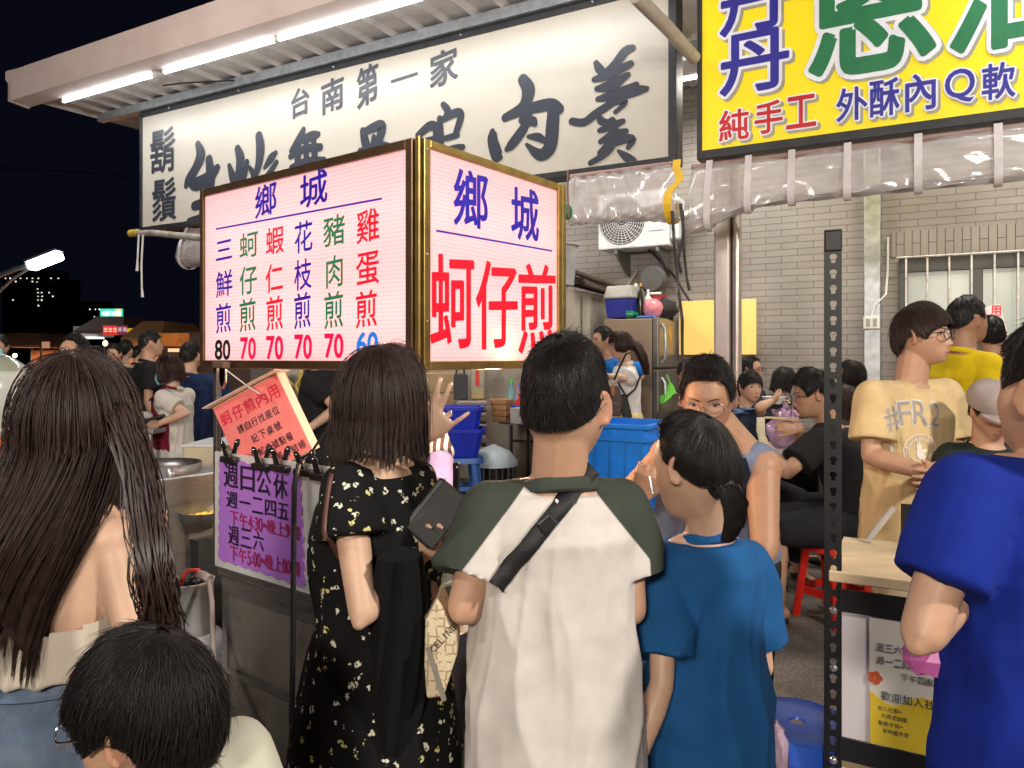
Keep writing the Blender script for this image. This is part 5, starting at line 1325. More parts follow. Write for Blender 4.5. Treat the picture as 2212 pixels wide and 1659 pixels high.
tag(link_mesh('plastic_bag', v_, pbg.f, mat('pale_bag', (.72, .62, .58), .25, alpha=.7), None, True), 'crumpled pale plastic bag on the lower shelf of the white side table', 'bag')
# round iron griddle on the counter, half hidden
gd = thing('griddle', 'round iron griddle with frying omelettes inside the stall', 'griddle', St(.3, .45, CZ))
MB().lathe(St(.3, .45, CZ + .01), [(0, 0), (.27, 0), (.30, .03), (.305, .03), (.28, -.008), (0, -.008)], 36).build('plate', MATS['iron_pan'], gd, True)
for i, (a, b) in enumerate(((.2, .4), (.4, .5), (.28, .6))): MB().ell(St(a, b, CZ + .02), .08, .07, .015).build('omelette', MATS['egg_food'], gd, True)
# ------------------------------------------------------------------ black slotted rack on the right
RK = W(1800, 1400, 1.93); RV = (RK - S0).dot(N); RU = (RK - S0).dot(E)
def R_(u, v, z): return S0 + E * (RU + u) + N * (RV + v) + UP * z
rk = thing('slotted_rack', 'black slotted angle rack with a plywood shelf and a notice panel', 'rack', (RK.x, RK.y, 0))
BLK = mat('rack_black', (.006, .006, .0065), .45, dirt=(.014, .014, .014))
pw = .0205; zt = 1.833


def post(x, name='post', L=.95):
    bm = MB(); hs_ = [zt - .075 - .0406 * i for i in range(int((zt - .15) / .0406))]; f = []
    zc = zt
    # front plate cut with keyhole openings: built as bands between the holes
    for i, h in enumerate(hs_):
        top, bot = h + .0115, h - .0125
        bm.box(R_(x, 0, (zc + top) / 2), pw * 2, .002, zc - top, (E, N, UP))
        n_ = 12; Lp = []; Rp = []
        for q in range(n_ + 1):
            z = top + (bot - top) * q / n_; t = q / n_
            w_ = .0088 * math.sqrt(max(0, 1 - ((t - .33) / .335) ** 2)) if t < .6 else   .0050 + .0014 * (1 - t)
            if q == 0: w_ = 0
            Lp.append((z, w_))
        for sg in (-1, 1):
            fr_ = [R_(x + sg * pw, .001, z) for z, _ in Lp] + [R_(x + sg * w_, .001, z) for z, w_ in Lp]; m_ = len(Lp)
            bm.add(fr_, [((q, q + 1, q + 1 + m_, q + m_) if sg > 0 else (q + m_, q + 1 + m_, q + 1, q)) for q in range(m_ - 1)])
            bk_ = [p - N * .002 for p in fr_]; bm.add(bk_, [((q + m_, q + 1 + m_, q + 1, q) if sg > 0 else (q, q + 1, q + 1 + m_, q + m_)) for q in range(m_ - 1)])
            bm.add(fr_[m_:] + bk_[m_:], [(q, q + m_, q + 1 + m_, q + 1) for q in range(m_ - 1)])
        zc = bot
    bm.box(R_(x, 0, zc / 2), pw * 2, .002, zc, (E, N, UP))
    bm.box(R_(x - pw - .001, -.02, zt / 2), .002, .04, zt, (E, N, UP))
    return bm.build(name, BLK, rk)


post(0); post(.98)
MB().box(R_(0, .001, zt - .03), pw * 2.1, .008, .055, (E, N, UP)).build('end_cap', BLK, rk, bevel=.004)
for z in (.47 + .40, .50 + .015 - .03): MB().box(R_(.49, .003, z), .98 - .03, .003, .06, (E, N, UP)).build('cross_beam', BLK, rk, bevel=.002)
MB().box(R_(.49, -.20, .93), 1.0, .42, .028, (E, N, UP)).build('shelf_board', mat('plywood', (.62, .48, .30), .55, var=.12, vscale=4, stretch=(1, 6, 6), dirt=(.5, .36, .2), dscale=3), rk, bevel=.003)
MB().box(R_(.49, -.20, .42), .96, .40, .03, (E, N, UP)).build('shelf_board', MATS['plywood'], rk, bevel=.003)
npn = MB().box(R_(.49, -.004, .68), .94, .006, .33, (E, N, UP)).build('notice_panel', mat('white_panel', (.66, .60, .62), .5, var=.05), rk)
for z in (.84, .69, .45): MB().lathe(R_(0, .003, z), [(0, 0), (.011, 0), (.011, .004), (.007, .009), (0, .010)], 14, (E, UP, N)).build('bolt', mat('zinc_bolt', (.55, .55, .56), .25, .9), rk, True)
po = thing('poster', 'white and yellow paper poster with opening hours on the rack panel', 'poster', R_(.25, 0, .6))
a0_, a1_ = .085, .36
pp_ = MB().box(R_((a0_ + a1_) / 2, .001, .675), a1_ - a0_, .002, .325, (E, N, UP)).build('paper', mat('poster_paper', (.70, .66, .58), .5, var=.04), po)
bz = Board(R_(0, .0025, 0), N, E, .0008); Zt, Zb = .835, .515
yp = [(a0_ + .002, Zb + .002)] + [(a1_ - .002, Zb + .002)] + [(a1_ - .002 - (a1_ - a0_ - .004) * i / 16, Zb + .125 + .018 * math.sin(i * .75 + 1.2)) for i in range(17)]
bz.mb['y'] = MB().poly(yp, bz.pt(0, 0, -.0004), bz.ex, bz.ey, .0006)
for t, a, z, s_, key in (('週三六', .102, .755, .019, 'n'), ('下午5:', .172, .752, .019, 'n'), ('週一二四五', .102, .722, .019, 'n'), ('下午四點~晚上九點', .158, .690, .0175, 'n'), ('歡迎加入社群預訂', .112, .632, .023, 'n'), ('加入社群~', .104, .605, .0115, 'n'), ('先預定自取', .112, .587, .0115, 'n'), ('動動手指~', .106, .568, .0115, 'n'), ('省時超方便', .115, .550, .0115, 'n'), ('丹丹香蔥油餅', .235, .522, .013, 'n'), ('賣完', .245, .722, .020, 'k')):
    x = a
    for c in t:
        k = .55 if c in '5:~' else 1.0
        bz.glyph_ab(c, x, z, x + s_ * .9 * k, z + s_, key, .008 if key == 'n' else .015); x += s_ * 1.05 * k
for i in range(5): a = 2 * math.pi * i / 5; bz.mb.setdefault('o', MB()).add([bz.pt(.098 + .010 * math.cos(a) + .008 * math.cos(q), .685 + .010 * math.sin(a) + .008 * math.sin(q), i * 1e-4) for q in [2 * math.pi * j / 12 for j in range(12)]], [tuple(range(12))])
bz.flush(pp_, {'n': mat('print_navy', (.05, .06, .08), .5), 'k': MARK, 'y': mat('poster_yellow', (.74, .52, .03), .5), 'o': mat('poster_orange', (.62, .10, .03), .5)}, 'print')
st_ = thing('steel_strip', 'short black slotted post with a pale strip at the back of the shelf', 'rack post', R_(.1, -.4, .944))
MB().box(R_(.17, -.40, 1.0), .045, .004, .125, (E, N, UP)).build('post', BLK, st_)
MB().tube([R_(.06, -.36, .95), R_(.13, -.37, 1.055)], .010, 8).build('bar', mat('pale_bar', (.42, .38, .34), .5), st_, True)
pf = MB(); random.seed(9)
for i in range(10): pf.ell(R_(.225 + random.uniform(-.02, .02), -.33 + random.uniform(-.02, .02), .955 + random.uniform(0, .02)), .012, .010, .014, None, 8, 6)
tag(pf.build('scrunchie', mat('purple_mesh', (.22, .10, .45), .7), None, True), 'small crumpled purple net bag lying on the plywood shelf', 'bag')

# ------------------------------------------------------------------ stools
BLUE = mat('blue_plastic', (.025, .10, .52), .35, var=.06, coat=.2); LBLUE = mat('light_blue_plastic', (.06, .20, .62), .38, var=.06); REDP = mat('red_plastic', (.62, .02, .012), .35, coat=.2)


def stool(label, x, y, zs, r, m, square=False, group=None, rot=0.3):
    t = thing('plastic_stool', label, 'stool', (x, y, 0), group); n = 40; e = .45 if square else 1
    def rg(rr, z, dz=0): return [V((x + rr * math.copysign(abs(math.cos(q)) ** e, math.cos(q)) * math.cos(rot) - rr * math.copysign(abs(math.sin(q)) ** e, math.sin(q)) * math.sin(rot), y + rr * math.copysign(abs(math.cos(q)) ** e, math.cos(q)) * math.sin(rot) + rr * math.copysign(abs(math.sin(q)) ** e, math.sin(q)) * math.cos(rot), z)) for q in [2 * math.pi * j / n for j in range(n)]]
    MB().loft([rg(.02, zs - .012), rg(.024, zs - .002), rg(r * .55, zs), rg(r * .9, zs + .003), rg(r * .985, zs - .004), rg(r, zs - .018), rg(r * 1.03, zs - .055), rg(r * 1.0, zs - .055), rg(r * .95, zs - .02), rg(.02, zs - .016)], cap=True).build('seat', m, t, True)
    MB().lathe((x, y, zs - .011), [(0, 0), (.022, 0), (.022, .002), (0, .002)], 20).build('hole', mat('hole_dark', (.25, .2, .16), .7), t)
    for q in range(4):
        a = rot + math.pi / 4 + q * math.pi / 2; d = V((math.cos(a), math.sin(a), 0)); s_ = V((-math.sin(a), math.cos(a), 0)); p0 = V((x, y, zs - .03)) + d * (r * .88); p1 = V((x, y, 0)) + d * (r * 1.22); rr = []
        for k in (0, .5, 1): c = p0.lerp(p1, k); w_ = r * (.34 - .14 * k); rr.append([c + s_ * w_ - d * .03, c + s_ * w_ * .6 + d * .008, c - s_ * w_ * .6 + d * .008, c - s_ * w_ - d * .03, c - s_ * w_ * .7 - d * .022, c + s_ * w_ * .7 - d * .022])
        MB().loft(rr).build('leg', m, t, bevel=.004)
        b = a + math.pi / 2; d2 = V((math.cos(b), math.sin(b), 0)); z = zs * .35; k = (zs - .03 - z) / (zs - .03); e0 = V((x, y, z)) + d * (r * (.88 + .34 * k)); e1 = V((x, y, z)) + d2 * (r * (.88 + .34 * k))
        MB().box((e0 + e1) / 2, (e1 - e0).length * .9, .012, .045, ((e1 - e0).normalized(), UP.cross((e1 - e0).normalized()), UP)).build('stretcher', m, t, bevel=.003)
    return t


q = W(1722, 1552, 2.14); stool('round blue plastic stool in the foreground beside the black rack', q.x, q.y, .45, .155, BLUE)
stool('second blue stool, lower and nearer, below the round blue stool', W(1715, 1700, 1.95).x, 1.86, .30, .15, BLUE, rot=.9)
RS = W(1800, 1170, 4.25); stool('red plastic stool under the man eating with chopsticks', RS.x, RS.y, .46, .175, REDP, True, None, .5)
q = W(1000, 985, 7.6); stool('light blue plastic stool standing before the stacked brown stools', q.x, q.y, q.z, .20, LBLUE, True, None, .2)
bags = MB().ell(W(1678, 1635, 1.9), .028, .04, .085, None, 16, 10); v_ = np.array([tuple(p) for p in bags.v]); v_ += RNG.normal(0, .005, v_.shape)
tag(link_mesh('plastic_bag', v_, bags.f, mat('mauve_bag', (.55, .40, .50), .3, alpha=.75), None, True), 'mauve plastic bag hanging beside the round blue stool', 'bag')

# ------------------------------------------------------------------ back of the stall: fridge, table, boxes
FG = uv(1408, 771, -1.75); fu = FG[0]; fv = -1.75
fz = 1.5 + 86 * hit(1408, 690, S0 + N * fv, N).y / FP
fg = thing('fridge', 'two-door brown grey steel fridge standing against the tiled wall', 'fridge', Fp(fu, fv - .3, 0))
fl = fu - uv(1304, 771, fv)[0]
MB().fbox(fu - fl, fu, fv - .68, fv, .04, fz - .01).build('cabinet', mat('fridge_side', (.34, .25, .18), .4, .3, var=.08, vscale=2), fg, bevel=.01)
FD = mat('fridge_door', (.26, .235, .21), .35, .7, var=.1, vscale=2, dirt=(.12, .11, .1), dscale=4)
zsp = fz - .50
for z0, z1, nm in ((.08, zsp - .008, 'lower'), (zsp + .008, fz, 'upper')):
    d_ = MB().fbox(fu + .004, fu + .065, fv - .68, fv + .0, z0, z1).build('door', FD, fg, bevel=.012)
    zz = (z1 - .06, z0 + .05) if nm == 'upper' else (z1 - .08, z1 - .55)
    MB().tube([Fp(fu + .066, fv - .10, zz[0]), Fp(fu + .10, fv - .10, zz[0] - .05), Fp(fu + .105, fv - .10, (zz[0] + zz[1]) / 2), Fp(fu + .10, fv - .10, zz[1] + .05), Fp(fu + .066, fv - .10, zz[1])], .016, 8).build('handle', GALV, d_, True)
    if nm == 'upper': MB().poly([(0, -.10), (.06, 0), (0, .10), (-.06, 0)], Fp(fu + .067, fv - .38, fz - .16), -N, UP, .003).build('paper_charm', mat('gold_paper', (.55, .30, .04), .5), d_)
    else:
        pass
gbag = thing('plastic_bag', 'bright green plastic bag hanging from the fridge handle', 'bag', W(1432, 820, 7.0)); gc_ = Fp(fu + .15, fv - .12, zsp - .30)
bm_ = MB().loft([[gc_ + UP * z + V((r * math.cos(a) * (1 + .3 * math.sin(5 * a)), r * .6 * math.sin(a), 0)) for a in [2 * math.pi * j / 20 for j in range(20)]] for z, r in ((.16, .012), (.12, .03), (.06, .05), (0, .10), (-.04, .11), (-.07, .02))])
bm_.build('bag_body', mat('green_bag', (.15, .62, .06), .3, alpha=.85), gbag, True); MB().tube([gc_ + UP * .15, gc_ + UP * .24 - E * .04], .008, 6).build('handle_loop', MATS['green_bag'], gbag, True)
# things on top of the fridge
cb_ = thing('cool_box', 'blue cool box with grey lid on top of the fridge', 'box', Fp(fu - fl + .2, fv - .3, fz))
MB().loft([[Fp(fu - fl + .13 + i * a * .62, fv - .25 + j * b, fz + z) for i, j in ((-1, -1), (1, -1), (1, 1), (-1, 1))] for z, a, b in ((.01, .21, .17), (.18, .235, .19), (.20, .235, .19))]).build('tub', mat('deep_blue_plastic', (.02, .03, .30), .4), cb_, bevel=.01)
MB().loft([[Fp(fu - fl + .13 + i * a * .62, fv - .25 + j * b, fz + z) for i, j in ((-1, -1), (1, -1), (1, 1), (-1, 1))] for z, a, b in ((.202, .245, .20), (.225, .245, .20), (.33, .21, .17))]).build('lid', mat('grey_lid', (.36, .36, .33), .5), cb_, bevel=.01)


def bottle(label, p, r, h, m, capm, name='bottle', neck=.35, group=None):
    t = thing(name, label, name, p, group)
    MB().lathe(p, [(0, 0), (r * .95, 0), (r, .01), (r, h * .55), (r * .9, h * .65), (r * neck, h * .82), (r * neck, h * .92), (0, h * .92)], 18).build('bottle_body', m, t, True)
    MB().lathe(V(p) + UP * h * .9, [(0, 0), (r * neck * 1.15, 0), (r * neck * 1.1, h * .10), (0, h * .10)], 14).build('cap', capm, t, True); return t


TOPU = lambda u: fu - fl + .04 + u * (fl - .02) / 1.42
DG = mat('dark_green_bottle', (.0, .16, .09), .2); TOP = lambda u, v: Fp(fu - fl + .04 + u * (fl - .02) / 1.42, fv + v, fz)
bottle('upright green bottle on the fridge beside the crumpled grey bag', TOP(.62, -.25), .045, .36, DG, WHITEP)
bottle('dark slim bottle with a yellow label and cap on the fridge', TOP(.80, -.22), .035, .36, mat('dark_glass', (.02, .018, .01), .15), mat('gold_cap', (.55, .3, .05), .4))
bottle('white squeeze bottle on the blue tray on the fridge', TOP(.95, -.30), .05, .30, WHITEP, WHITEP, neck=.25)
t = thing('bottle', 'green bottle lying on its side on the fridge', 'bottle', TOP(.6, -.1)); MB().tube([TOP(.50, -.08) + UP * .04, TOP(.68, -.10) + UP * .04, TOP(.74, -.11) + UP * .04, TOP(.80, -.12) + UP * .04], [.04, .04, .018, .015], 12).build('bottle_body', DG, t, True); MB().tube([TOP(.80, -.12) + UP * .04, TOP(.825, -.125) + UP * .04], .018, 10).build('cap', DG, t, True)
gb_ = MB().ell(TOP(.50, -.30) + UP * .10, .09, .08, .10, None, 18, 12); v_ = np.array([tuple(p) for p in gb_.v]); v_ += RNG.normal(0, .008, v_.shape)
tag(link_mesh('plastic_bag', v_, gb_.f, mat('grey_bag', (.45, .47, .48), .3, alpha=.9), None, True), 'crumpled grey plastic bag between the cool box and green bottle', 'bag')
pk = MB().ell(TOP(1.12, -.28) + UP * .10, .11, .09, .10, None, 18, 12); v_ = np.array([tuple(p) for p in pk.v]); v_ += RNG.normal(0, .006, v_.shape)
tag(link_mesh('plastic_bag', v_, pk.f, mat('pink_bag', (.72, .25, .30), .3, alpha=.85), None, True), 'pink bag of things in clear plastic on top of the fridge', 'bag')
t = thing('basket', 'red plastic basket at the back of the fridge top', 'basket', TOP(1.1, -.5)); MB().loft([[TOP(1.05 + i * a, -.52 + j * .1) + UP * z for i, j in ((-1, -1), (1, -1), (1, 1), (-1, 1))] for z, a in ((.005, .15), (.26, .19))]).build('basket_body', mat('dull_red', (.35, .03, .04), .5), t); MB().tube([TOP(.86, -.42) + UP * .265, TOP(1.24, -.42) + UP * .265], .014, 8).build('rim', WHITEP, t, True)
tag(MB().fbox(TOPU(.82), TOPU(1.32), fv - .42, fv - .08, fz + .002, fz + .02).build('tray', LBLUE, None, bevel=.006), 'thin light blue tray under the bottles on the fridge', 'tray')
t = thing('fan', 'small dark electric fan in a plastic cover on the fridge', 'fan', TOP(.85, -.5)); MB().lathe(TOP(.88, -.52) + UP * .42, [(0, -.04), (.12, -.04), (.15, 0), (.12, .05), (0, .06)], 22, (E, UP, N)).build('fan_head', mat('dusty_dark', (.09, .09, .09), .5, alpha=.9), t, True); MB().tube([TOP(.88, -.56) + UP * .3, TOP(.88, -.56) + UP * .005], .03, 10).build('stand', DARKM, t, True)
bc = MB().ell(TOP(1.36, -.38) + UP * .09, .13, .10, .10, None, 16, 10); v_ = np.array([tuple(p) for p in bc.v]); v_ += RNG.normal(0, .012, v_.shape)
tag(link_mesh('black_bag', v_, bc.f, mat('black_cloth', (.012, .011, .012), .8), None, True), 'black cloth bag at the right end of the fridge top', 'bag')

# folding table with sauces
tb = W(1160, 912, 8.2); tz = tb.z
ft = thing('folding_table', 'grey folding table with sauces standing by the concrete partition', 'table', (tb.x + .3, tb.y, 0))
MB().box(tb + V((.35, 0, -.015)), 1.5, .5, .03, (E, N, UP)).build('table_top', mat('grey_blue_laminate', (.30, .36, .42), .4), ft, bevel=.005)
LGD = mat('brown_black_leg', (.035, .025, .022), .5)
for du in (-.33, .95):
    for dv in (-.2, .2): p = tb + V((.1, 0, 0)) + E * du + N * dv; MB().tube([p - UP * .03, V((p.x, p.y, 0))], .018, 8).build('leg', LGD, ft, True)
MB().tube([tb + V((.1, 0, -.2)) + E * -.33 + N * .2, tb + V((.1, 0, -.2)) + E * .95 + N * .2], .014, 8).build('stretcher', LGD, ft, True)
def tt(px, dv=.05): p = hit(px, 912, tb + N * dv, N); return V((p.x, p.y, tz + .002))
wb = thing('wooden_box', 'small slatted wooden box on the folding table', 'box', tt(1092)); p = tt(1092)
w_ = mat('pine_box', (.50, .27, .12), .55, var=.2, vscale=6, stretch=(1, 1, 8))
for i in range(4): MB().box(p + UP * (.032 + .064 * i), .31, .24, .060, (SB, SA, UP)).build('slat_course', w_, wb, bevel=.006)
def btl(px, r, h, c, cap, lb, al=.8, **k): bottle(lb, tt(px), r, h, mat('bottle_' + lb.split()[0] + str(px), c, .2, alpha=al), mat('cap_' + str(px), cap, .4), **k)
btl(1104, .055, .48, (.25, .55, .60), (.12, .6, .12), 'clear water bottle with green cap and blue label on the folding table', .6)
btl(1120, .045, .42, (.55, .42, .70), (.35, .25, .7), 'lilac topped clear bottle beside the green capped bottle', .7)
for px, lb in ((1121, 'red squeeze sauce bottle behind the white box'), (1139, 'red squeeze sauce bottle nearest the raglan shirt man')): bottle(lb, tt(px, .12), .06, .32, REDP, REDP, 'sauce_bottle', .18)
bx_ = thing('tissue_box', 'white and blue carton of packets on the folding table', 'box', tt(1140, .2)); MB().box(tt(1138, .2) + UP * .09, .34, .2, .17, (SB, SA, UP)).build('carton_body', WHITEP, bx_, bevel=.006); MB().box(tt(1124, .2) + UP * .10 + N * .01, .06, .21, .19, (SB, SA, UP)).build('blue_wrap', BLUE, bx_, bevel=.006)
zp = thing('insect_lamp', 'electric insect killer with a white domed lid under the table', 'lamp', W(1070, 1030, 8.0)); z0p = W(1066, 1035, 8.0); z0p.z = .0; zh = W(1066, 1000, 8.0).z
MB().lathe(z0p + UP * (zh - .02), [(.27, 0), (.26, .05), (.18, .15), (.06, .20), (.03, .22), (0, .22)], 24).build('lid', mat('pale_blue_plastic', (.50, .60, .66), .4), zp, True)
cg = MB()
for i in range(22): a = 2 * math.pi * i / 22; cg.tube([z0p + V((.24 * math.cos(a), .24 * math.sin(a), .05)), z0p + V((.24 * math.cos(a), .24 * math.sin(a), zh - .02))], .008, 5)
cg.build('cage', mat('grey_cage', (.12, .12, .12), .4), zp); MB().lathe(z0p, [(0, 0), (.25, 0), (.25, .05), (0, .05)], 22).build('base', DARKM, zp, True); MB().tube([z0p + UP * .1, z0p + UP * (zh - .05)], .16, 14).build('drum', mat('dark_drum', (.02, .02, .022), .4), zp, True)
# stacked brown stools, blue bins, cartons, oil
BRN = mat('brown_stool_plastic', (.16, .12, .10), .4, var=.08)
p0 = W(985, 1010, 8.1); n_st = 6
sq = hit(1020, 905, p0, V((0, 1, 0)))
for i in range(n_st):
    z = .40 + .125 * i; x, y = sq.x, 8.25; t = thing('plastic_stool', 'brown plastic stool in the tall nested stack by the partition', 'stool', (x, y, z - .36), 'stacked brown stools')
    MB().loft([[V((x + sx_ * a, y + sy_ * a, zz)) for sx_, sy_ in ((-1, -.8), (-.8, -1), (.8, -1), (1, -.8), (1, .8), (.8, 1), (-.8, 1), (-1, .8))] for zz, a in ((z - .05, .215), (z - .02, .205), (z, .19))]).build('seat', BRN, t, bevel=.006)
    for sx_ in (-1, 1):
        for sy_ in (-1, 1):
            if i and sy_ > 0: continue
            MB().loft([[V((x + sx_ * (a + da), y + sy_ * (a + db), zz)) for da, db in ((-.05, -.02), (.01, -.02), (.01, .015), (-.05, .015))] for zz, a in ((z - .05, .20), (max(0, z - .40), .235))]).build('leg', BRN, t)
kb = W(988, 945, 7.9)
for lb, z0, z1, w0 in (('blue plastic tub, lower of the two stacked on the light blue stool', 0, .28, .30), ('blue plastic tub, upper of the two stacked on the light blue stool', .17, .50, .28)):
    zz = W(1000, 985, 7.6).z + .01; t = thing('plastic_tub', lb, 'tub', V((kb.x, 7.6, zz + z0)))
    MB().loft([[V((kb.x + i * w_, 7.6 + j * w_ * .7, zz + z)) for i, j in ((-1, -.8), (-.85, -1), (.85, -1), (1, -.8), (1, .8), (.85, 1), (-.85, 1), (-1, .8))] for z, w_ in ((z0, w0 * .78), (z1, w0), (z1, w0 * .94), (z0 + .02, w0 * .74))]).build('tub', mat('cobalt_plastic', (.015, .04, .60), .35), t)
    MB().loft([[V((kb.x + i * w_, 7.6 + j * w_ * .7, zz + z)) for i, j in ((-1, -.8), (-.85, -1), (.85, -1), (1, -.8), (1, .8), (.85, 1), (-.85, 1), (-1, .8))] for z, w_ in ((z1 - .03, w0 * 1.0), (z1 - .03, w0 * 1.05), (z1 + .003, w0 * 1.05), (z1 + .003, w0 * .93), (z1 - .03, w0 * .93))], cap=False).build('rim', MATS['cobalt_plastic'], t)
CB = mat('brown_cardboard', (.34, .24, .13), .75, var=.1, vscale=4)
for lb, (xa, ya, xb, yb), d, txt in (('lower brown carton printed 780 C.C. beside the stacked stools', (900, 848, 1000, 962), 8.5, 1), ('upper plain brown carton lying on the printed carton', (905, 806, 990, 848), 8.5, 0)):
    a = W(xa, yb, d); b = W(xb, ya, d); t = thing('carton', lb, 'box', V(((a.x + b.x) / 2, d + .25, a.z)))
    bo_ = MB().box(V(((a.x + b.x) / 2, d + .25, (a.z + b.z) / 2)), b.x - a.x, .5, b.z - a.z - .006).build('carton_body', CB, t, bevel=.006)
    MB().box(V(((a.x + b.x) / 2, d + .25, b.z - .0)), b.x - a.x - .02, .06, .008).build('tape', mat('parcel_tape', (.45, .33, .18), .25), t)
    if txt:
        bb = Board(V((a.x, d, a.z)), (0, -1, 0), (1, 0, 0), .003)
        for i, c in enumerate('780'): bb.glyph(c, (957 + 10.5 * i, 897, 966 + 10.5 * i, 912), 'k', .02)
        for i, c in enumerate('C.C.'): bb.glyph(c, (992 + 7 * i, 897 if c == 'C' else 910, 998 + 7 * i, 912), 'k', .02)
        for i, c in enumerate('≡≡≡≡≡'): bb.glyph(c, (962 + 10 * i, 876, 970 + 10 * i, 884), 'r', .01)
        bb.flush(bo_, {'k': MARK, 'r': mat('print_red', (.45, .05, .02), .6)}, 'print')
ol = thing('oil_bottle', 'square clear bottle of yellow cooking oil on the stacked stools', 'bottle', W(1030, 866, 8.25)); op = W(1032, 864, 8.25); op.z = .40 + .125 * 5 + .002; op.y = 8.25
MB().box(op + UP * .17, .15, .15, .34).build('bottle_body', mat('clear_pet', (.55, .50, .38), .15, alpha=.45, spec=.8), ol, bevel=.02); MB().box(op + UP * .055, .14, .14, .10).build('oil', mat('oil', (.50, .36, .03), .15), ol, bevel=.015); MB().box(op + V((0, -.078, .24)), .045, .004, .17).build('label', mat('label_red', (.6, .03, .02), .4), ol); MB().lathe(op + UP * .34, [(0, 0), (.03, 0), (.03, .04), (0, .04)], 14).build('cap', REDP, ol, True)
bs = thing('paper_bag', 'dark bag with rope handles beside the oil bottle', 'bag', op - V((.22, 0, 0))); MB().box(op + V((-.19, 0, .14)), .15, .12, .28).build('bag_body', mat('dark_kraft', (.035, .035, .04), .6), bs, bevel=.008); MB().tube([op + V((-.24, -.05, .27)), op + V((-.22, -.06, .38)), op + V((-.16, -.06, .38)), op + V((-.14, -.05, .27))], .012, 6).build('handle', mat('dark_rope', (.05, .05, .06), .6), bs, True)
# big blue crate
bc0 = W(1335, 918, 4.4); cr = thing('plastic_crate', 'large blue plastic crate behind the raglan shirt man', 'crate', V((bc0.x, 4.7, .35))); hw_, hd_ = .27, .22; xC, yC = bc0.x + .03, 4.65
z1c, z0c = W(1335, 917, 4.4).z, .55
MB().loft([[V((xC, yC, 0)) + E * (i * a) + N * (j * b) + UP * z for i, j in ((-1, -.9), (-.92, -1), (.92, -1), (1, -.9), (1, .9), (.92, 1), (-.92, 1), (-1, .9))] for z, a, b in ((z0c, hw_ * .9, hd_ * .9), (z1c, hw_, hd_), (z1c, hw_ * .94, hd_ * .92), (z0c + .03, hw_ * .85, hd_ * .85))]).build('crate_body', mat('crate_blue', (.01, .20, .75), .4), cr)
for z, e in ((z1c - .012, .02), (z1c - .09, .014), (z0c + .03, .014)):
    k = 1 - .1 * (z1c - z) / (z1c - z0c); rm = MB(); rm.loft([[V((xC, yC, 0)) + E * (i * (hw_ * k + o)) + N * (j * (hd_ * k + o)) + UP * zz for i, j in ((-1, -1), (1, -1), (1, 1), (-1, 1))] for zz, o in ((z - .012, .001), (z - .012, e), (z + .014, e), (z + .014, .001))], cap=False); rm.build('rim', MATS['crate_blue'], cr, bevel=.003)
rbm = MB()
for i in range(6): rbm.box(V((xC, yC, 0)) + E * (hw_ * .9 * (-1 + 2 * i / 5)) + N * (hd_ * .97) + UP * ((z0c + z1c) / 2), .010, .02, z1c - z0c - .03, (E, N, UP))
rbm.build('ribs', MATS['crate_blue'], cr)
MB().box(V((xC, yC, .27)), .5, .4, .54, (E, N, UP)).build('stand', DARKM, cr)

# seated diners' tables
def dtable(label, px, py, Y, w, d, group=None, c=(.30, .26, .24)):
    p = W(px, py, Y); t = thing('dining_table', label, 'table', (p.x, p.y, 0), group)
    MB().box(p - UP * .015, w, d, .03, (E, N, UP)).build('table_top', mat('table_' + str(px), c, .35, dirt=(.5, .45, .4)), t, bevel=.006)
    for i in (-1, 1):
        for j in (-1, 1): q = p + E * (w * .43 * i) + N * (d * .4 * j); MB().tube([q - UP * .03, V((q.x, q.y, 0))], .016, 8).build('leg', STEEL, t, True)
    return p


dt = dtable('low steel table in front of the man eating with chopsticks', 1665, 965, 4.75, .85, .6)
dt2 = dtable('brown table between the boy in navy and the woman in black', 1680, 888, 5.9, .8, .6, None, (.20, .12, .08))
pg = MB().loft([[W(1700, 905, 4.75) + V((r * math.cos(a) * (1 + .25 * math.sin(3 * a + z * 20)), r * math.sin(a), z)) for a in [2 * math.pi * j / 22 for j in range(22)]] for z, r in ((-.16, .09), (-.10, .11), (-.04, .09), (.0, .05), (.03, .07), (.07, .02))])
v_ = np.array([tuple(p) for p in pg.v]); v_ += RNG.normal(0, .016, v_.shape); tag(link_mesh('plastic_bag', v_, pg.f, mat('pink_clear_bag', (.66, .40, .60), .2, alpha=.6), None, True), 'pink and clear plastic bag on the low table before the eating man', 'bag')
bw = thing('bowl', 'white takeaway bowl in the hands of the boy in navy', 'bowl', W(1690, 865, 5.3)); MB().lathe(W(1672, 872, 5.2), [(0, 0), (.05, 0), (.085, .05), (.08, .05), (.045, .006), (0, .006)], 22).build('bowl_body', WHITEP, bw, True)
pn2 = thing('notice', 'white paper notice with red and blue writing tied on the window bars', 'notice', hit(2150, 690, S0 + N * (VW + .16), N))
bn = Board(S0 + N * (VW + .16), N, E, .002); c4 = [bn.ab(*q) for q in ((2098, 668), (2160, 656), (2176, 714), (2102, 726))]
pnp = MB().poly(c4[::-1], bn.pt(0, 0, -.004), bn.ex, bn.ey, .003).build('paper', mat('white_paper', (.72, .68, .70), .6), pn2)
for c, b_ in (('內', (2108, 666, 2128, 684)), ('用', (2140, 660, 2162, 682))): bn.glyph(c, b_, 'r', .015)
for c, b_ in (('座', (2118, 690, 2132, 706)), ('位', (2143, 688, 2160, 704))): bn.glyph(c, b_, 'b', .01)
bn.flush(pnp, {'r': SRED, 'b': mat('pen_blue', (.05, .08, .35), .5)})

